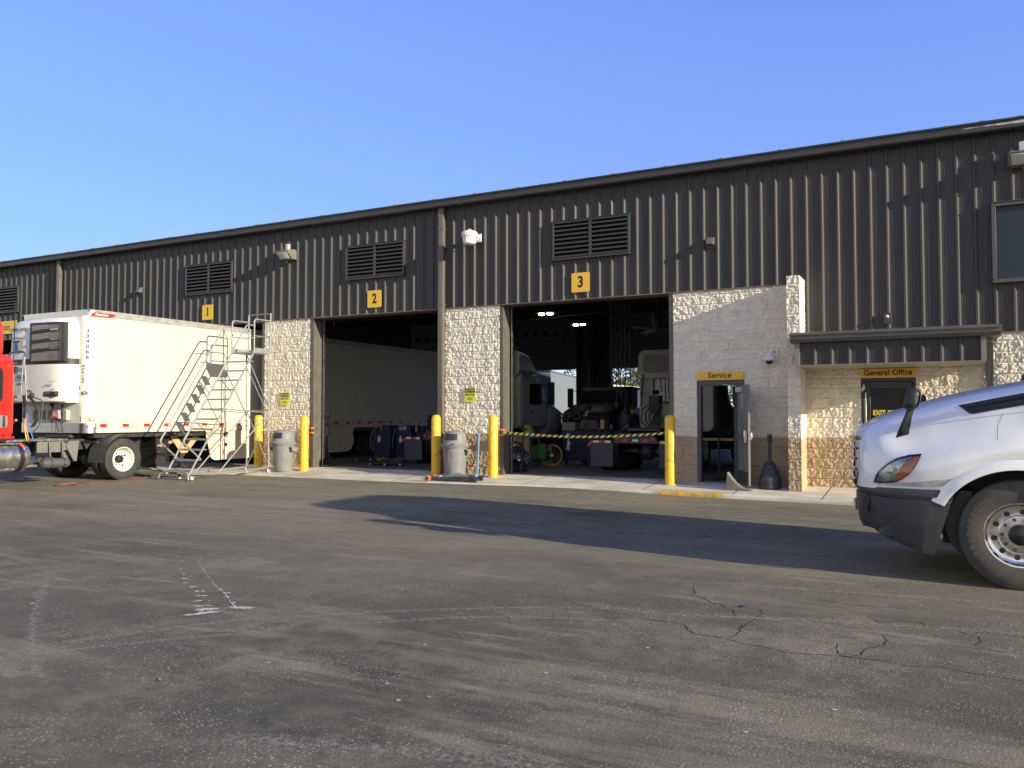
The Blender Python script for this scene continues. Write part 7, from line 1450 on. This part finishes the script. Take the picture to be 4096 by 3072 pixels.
def tree(x, y, h, rad, label, seed):
    rs = random.Random(seed); t = thing('tree', (x, y, GZ), label, 'tree', group='trees behind the workshop')
    b = MB(); th_ = h * .35; b.tube([(x, y, GZ), (x + .1, y, th_ * .5), (x, y, th_), (x - .1, y + .1, h * .75)], [.2, .16, .13, .04], 8); tips = []
    for k in range(9):
        a = 2 * math.pi * k / 9 + rs.uniform(-.3, .3); z0 = th_ * rs.uniform(.7, 1.7); e = (x + rad * .75 * math.cos(a), y + rad * .75 * math.sin(a), min(h * .95, z0 + rs.uniform(.8, 2.6))); b.tube([(x, y, z0), ((x + e[0]) / 2, (y + e[1]) / 2, z0 + .4 * (e[2] - z0) + .2), e], [.08, .05, .02], 6); tips.append(e)
    b.build('trunk', BARK, t); b = MB()
    cl_ = [(x + rs.gauss(0, rad * .5), y + rs.gauss(0, rad * .5), rs.uniform(h * .28, h)) for _ in range(34)] + tips
    for c in cl_:
        rr = rs.uniform(.45, .95) * rad * .33
        for _ in range(46):
            p = Vector(c) + Vector((rs.gauss(0, 1), rs.gauss(0, 1), rs.gauss(0, .75))) * rr * .6; s_ = rs.uniform(.09, .2); u = Vector((rs.gauss(0, 1), rs.gauss(0, 1), rs.gauss(0, 1))).normalized() * s_; v = u.orthogonal().normalized() * s_ * .6
            b.add([p - u, p + v, p + u, p - v], [(0, 1, 2, 3)])
    b.build('crown', LEAF, t, smooth=False)
TL = [(-29.5, 62, 10.5, 3.6, 'tall leafy tree at the left of the right back doorway'), (-25.5, 58, 9.0, 3.2, 'leafy tree in the middle of the right back doorway'), (-22.2, 63, 10.8, 3.6, 'tall leafy tree at the right of the right back doorway'), (-33.5, 66, 6.3, 2.6, 'low tree top at the right of the left back doorway'), (-27.3, 68, 8.0, 3.6, 'hazier tree standing behind the two nearest ones'), (-18.6, 58, 9.0, 3.4, 'leafy tree beyond the right edge of the right back doorway')]
for k, a in enumerate(TL): tree(*a, seed=k + 3)
b = MB(); b.box(-70, 20, 74, 74.5, GZ, 2.2); tag(b.build('hedge', pmat('hedge_green', (.06, .085, .025), .9, var=.4, scale=3)), 'long low hedge behind the trees at the back of the yard', 'hedge')

# ------------------------------------------------------------------ people
def person(name, loc, rz, label, joints, edges, vest=False):
    """joints: name -> (xyz, radius); edges: (a, b, cloth tag); one skinned surface"""
    t = thing(name, loc, label, 'person', rz)
    bm = bmesh.new(); sk_ = bm.verts.layers.skin.verify(); V = {}
    for k, (p, r) in joints.items():
        V[k] = bm.verts.new(p); r = r if isinstance(r, tuple) else (r, r); V[k][sk_].radius = r
    V['pelvis'][sk_].use_root = True
    for a, c, _ in edges: bm.edges.new((V[a], V[c]))
    me = bpy.data.meshes.new('p'); bm.to_mesh(me); bm.free(); o = bpy.data.objects.new('p', me); COL.objects.link(o)
    m1 = o.modifiers.new('s', 'SKIN'); m1.branch_smoothing = .6; o.modifiers.new('u', 'SUBSURF').levels = 2
    dg = bpy.context.evaluated_depsgraph_get(); me2 = bpy.data.meshes.new_from_object(o.evaluated_get(dg)); bpy.data.objects.remove(o); me2.name = 'body'
    for m in (SKIN, SHIRT, TROUS, BLK, HAIR): me2.materials.append(m)
    seg = [(Vector(joints[a][0]), Vector(joints[c][0]), tg) for a, c, tg in edges]; T_ = {'skin': 0, 'shirt': 1, 'trs': 2, 'boot': 3, 'arm': 1}; tagp = []
    hd = Vector(joints['head'][0])
    for p in me2.polygons:
        best = min(seg, key=lambda s: ((p.center - s[0] - (s[1] - s[0]) * min(1, max(0, (p.center - s[0]).dot(s[1] - s[0]) / ((s[1] - s[0]).length_squared + 1e-9)))).length)); tagp.append(best[2]); p.material_index = T_[best[2]]
        if best[2] == 'skin' and p.center.z > hd.z - .02 and (p.center.z > hd.z + .06 or p.center.y < hd.y - .01): p.material_index = 4
        p.use_smooth = True
    ob = bpy.data.objects.new('body', me2); COL.objects.link(ob); ob.parent = t
    b = MB(); b.M = wmat(t)
    for s in (-1, 1): b.sphere((hd.x + s * .032, hd.y + .088, hd.z + .01), .012, 8, 6)
    b.build('eyes', BLK, t)
    b = MB(); b.M = wmat(t); b.sphere((hd.x, hd.y - .012, hd.z + .045), .112, 14, 10, (.84, 1, .9)); b.build('hair', HAIR, t)
    if vest:
        b = MB(); b.M = wmat(t); b2 = MB(); b2.M = wmat(t)
        for p, tg in zip(me2.polygons, tagp):
            if tg == 'shirt' and p.center.z > joints['pelvis'][0][2] - .03:
                q = b2 if abs(abs(p.center.x) - .09) < .03 or abs(p.center.z - 1.12) < .03 else b
                q.add([me2.vertices[i].co + me2.vertices[i].normal * .012 for i in p.vertices], [tuple(range(len(p.vertices)))])
        ve = b.build('vest', pmat('vest_black', (.02, .02, .022), .8), t); b2.build('hi_vis_stripe', HIVIS, ve)
    return t
def hand(J, E, pre, w_, d, up):
    """palm and five bent fingers beyond the wrist w_, pointing along d"""
    w_, d, up = Vector(w_), Vector(d).normalized(), Vector(up).normalized(); s = d.cross(up)
    J[pre + 'palm'] = (w_ + d * .07, (.036, .018)); E.append((pre + 'wri', pre + 'palm', 'skin'))
    for i, (o, L) in enumerate(((-.03, .07), (-.01, .08), (.012, .075), (.032, .058))):
        a = w_ + d * .10 + s * o; m_ = a + d * L * .5 - up * .008; e = m_ + d * L * .35 - up * .028
        J[f'{pre}f{i}a'] = (a, .0095); J[f'{pre}f{i}b'] = (m_, .0085); J[f'{pre}f{i}c'] = (e, .007)
        E += [(pre + 'palm', f'{pre}f{i}a', 'skin'), (f'{pre}f{i}a', f'{pre}f{i}b', 'skin'), (f'{pre}f{i}b', f'{pre}f{i}c', 'skin')]
    a = w_ + d * .05 - s * .045; J[pre + 'ta'] = (a, .011); J[pre + 'tb'] = (a + d * .035 - s * .02 - up * .012, .009); E += [(pre + 'palm', pre + 'ta', 'skin'), (pre + 'ta', pre + 'tb', 'skin')]
def body(arm_l, arm_r, lean=0., h=1.0):
    """figure facing +y; arms given as (elbow, wrist)"""
    def P(x, y, z): return Vector((x, y + lean * max(0, z - .95) , z * h))
    J = {'pelvis': (P(0, 0, .95), (.15, .11)), 'waist': (P(0, 0, 1.1), (.14, .1)), 'chest': (P(0, 0, 1.32), (.165, .115)), 'neckb': (P(0, .0, 1.47), (.07, .065)), 'neck': (P(0, .015, 1.54), .053), 'head': (P(0, .03, 1.65), (.078, .095)), 'crown': (P(0, .02, 1.73), (.07, .085)), 'chin': (P(0, .095, 1.58), .03), 'nose': (P(0, .125, 1.645), .014)}
    E = [('pelvis', 'waist', 'shirt'), ('waist', 'chest', 'shirt'), ('chest', 'neckb', 'shirt'), ('neckb', 'neck', 'skin'), ('neck', 'head', 'skin'), ('head', 'crown', 'skin'), ('head', 'chin', 'skin'), ('head', 'nose', 'skin')]
    for s, pre, (el, wr) in ((-1, 'l', arm_l), (1, 'r', arm_r)):
        J[pre + 'sho'] = (P(s * .19, 0, 1.42), .062); J[pre + 'elb'] = (P(s * el[0], el[1], el[2]), .043); J[pre + 'wri'] = (P(s * wr[0], wr[1], wr[2]), .03)
        J[pre + 'hip'] = (P(s * .10, 0, .9), .095); J[pre + 'kne'] = (P(s * .11, .02, .50), .062); J[pre + 'ank'] = (P(s * .12, -.02, .10), .045); J[pre + 'toe'] = (P(s * .13, .17, .045), .04)
        E += [('chest', pre + 'sho', 'arm'), (pre + 'sho', pre + 'elb', 'arm'), (pre + 'elb', pre + 'wri', 'skin'), ('pelvis', pre + 'hip', 'trs'), (pre + 'hip', pre + 'kne', 'trs'), (pre + 'kne', pre + 'ank', 'trs'), (pre + 'ank', pre + 'toe', 'boot')]
        d = J[pre + 'wri'][0] - J[pre + 'elb'][0]; hand(J, E, pre, J[pre + 'wri'][0], d, Vector((0, 0, 1)) if abs(d.normalized().z) < .8 else Vector((s, 0, 0)))
    return J, E
person('person', (-9.6, 5.1, .07), R(-70), 'person in a dark vest with bright stripes working at the tool cabinet in bay 3', *body(((.27, .1, 1.15), (.2, .36, 1.12)), ((.27, .12, 1.13), (.17, .38, 1.16)), lean=.22, h=.97), vest=True)
person('person', (-8.4, 6.3, .07), R(75), 'person in a navy shirt standing by the white tractor in bay 3', *body(((.27, -.02, 1.14), (.24, .2, 1.02)), ((.27, -.02, 1.14), (.25, .22, 1.04)), lean=.04, h=1.0))
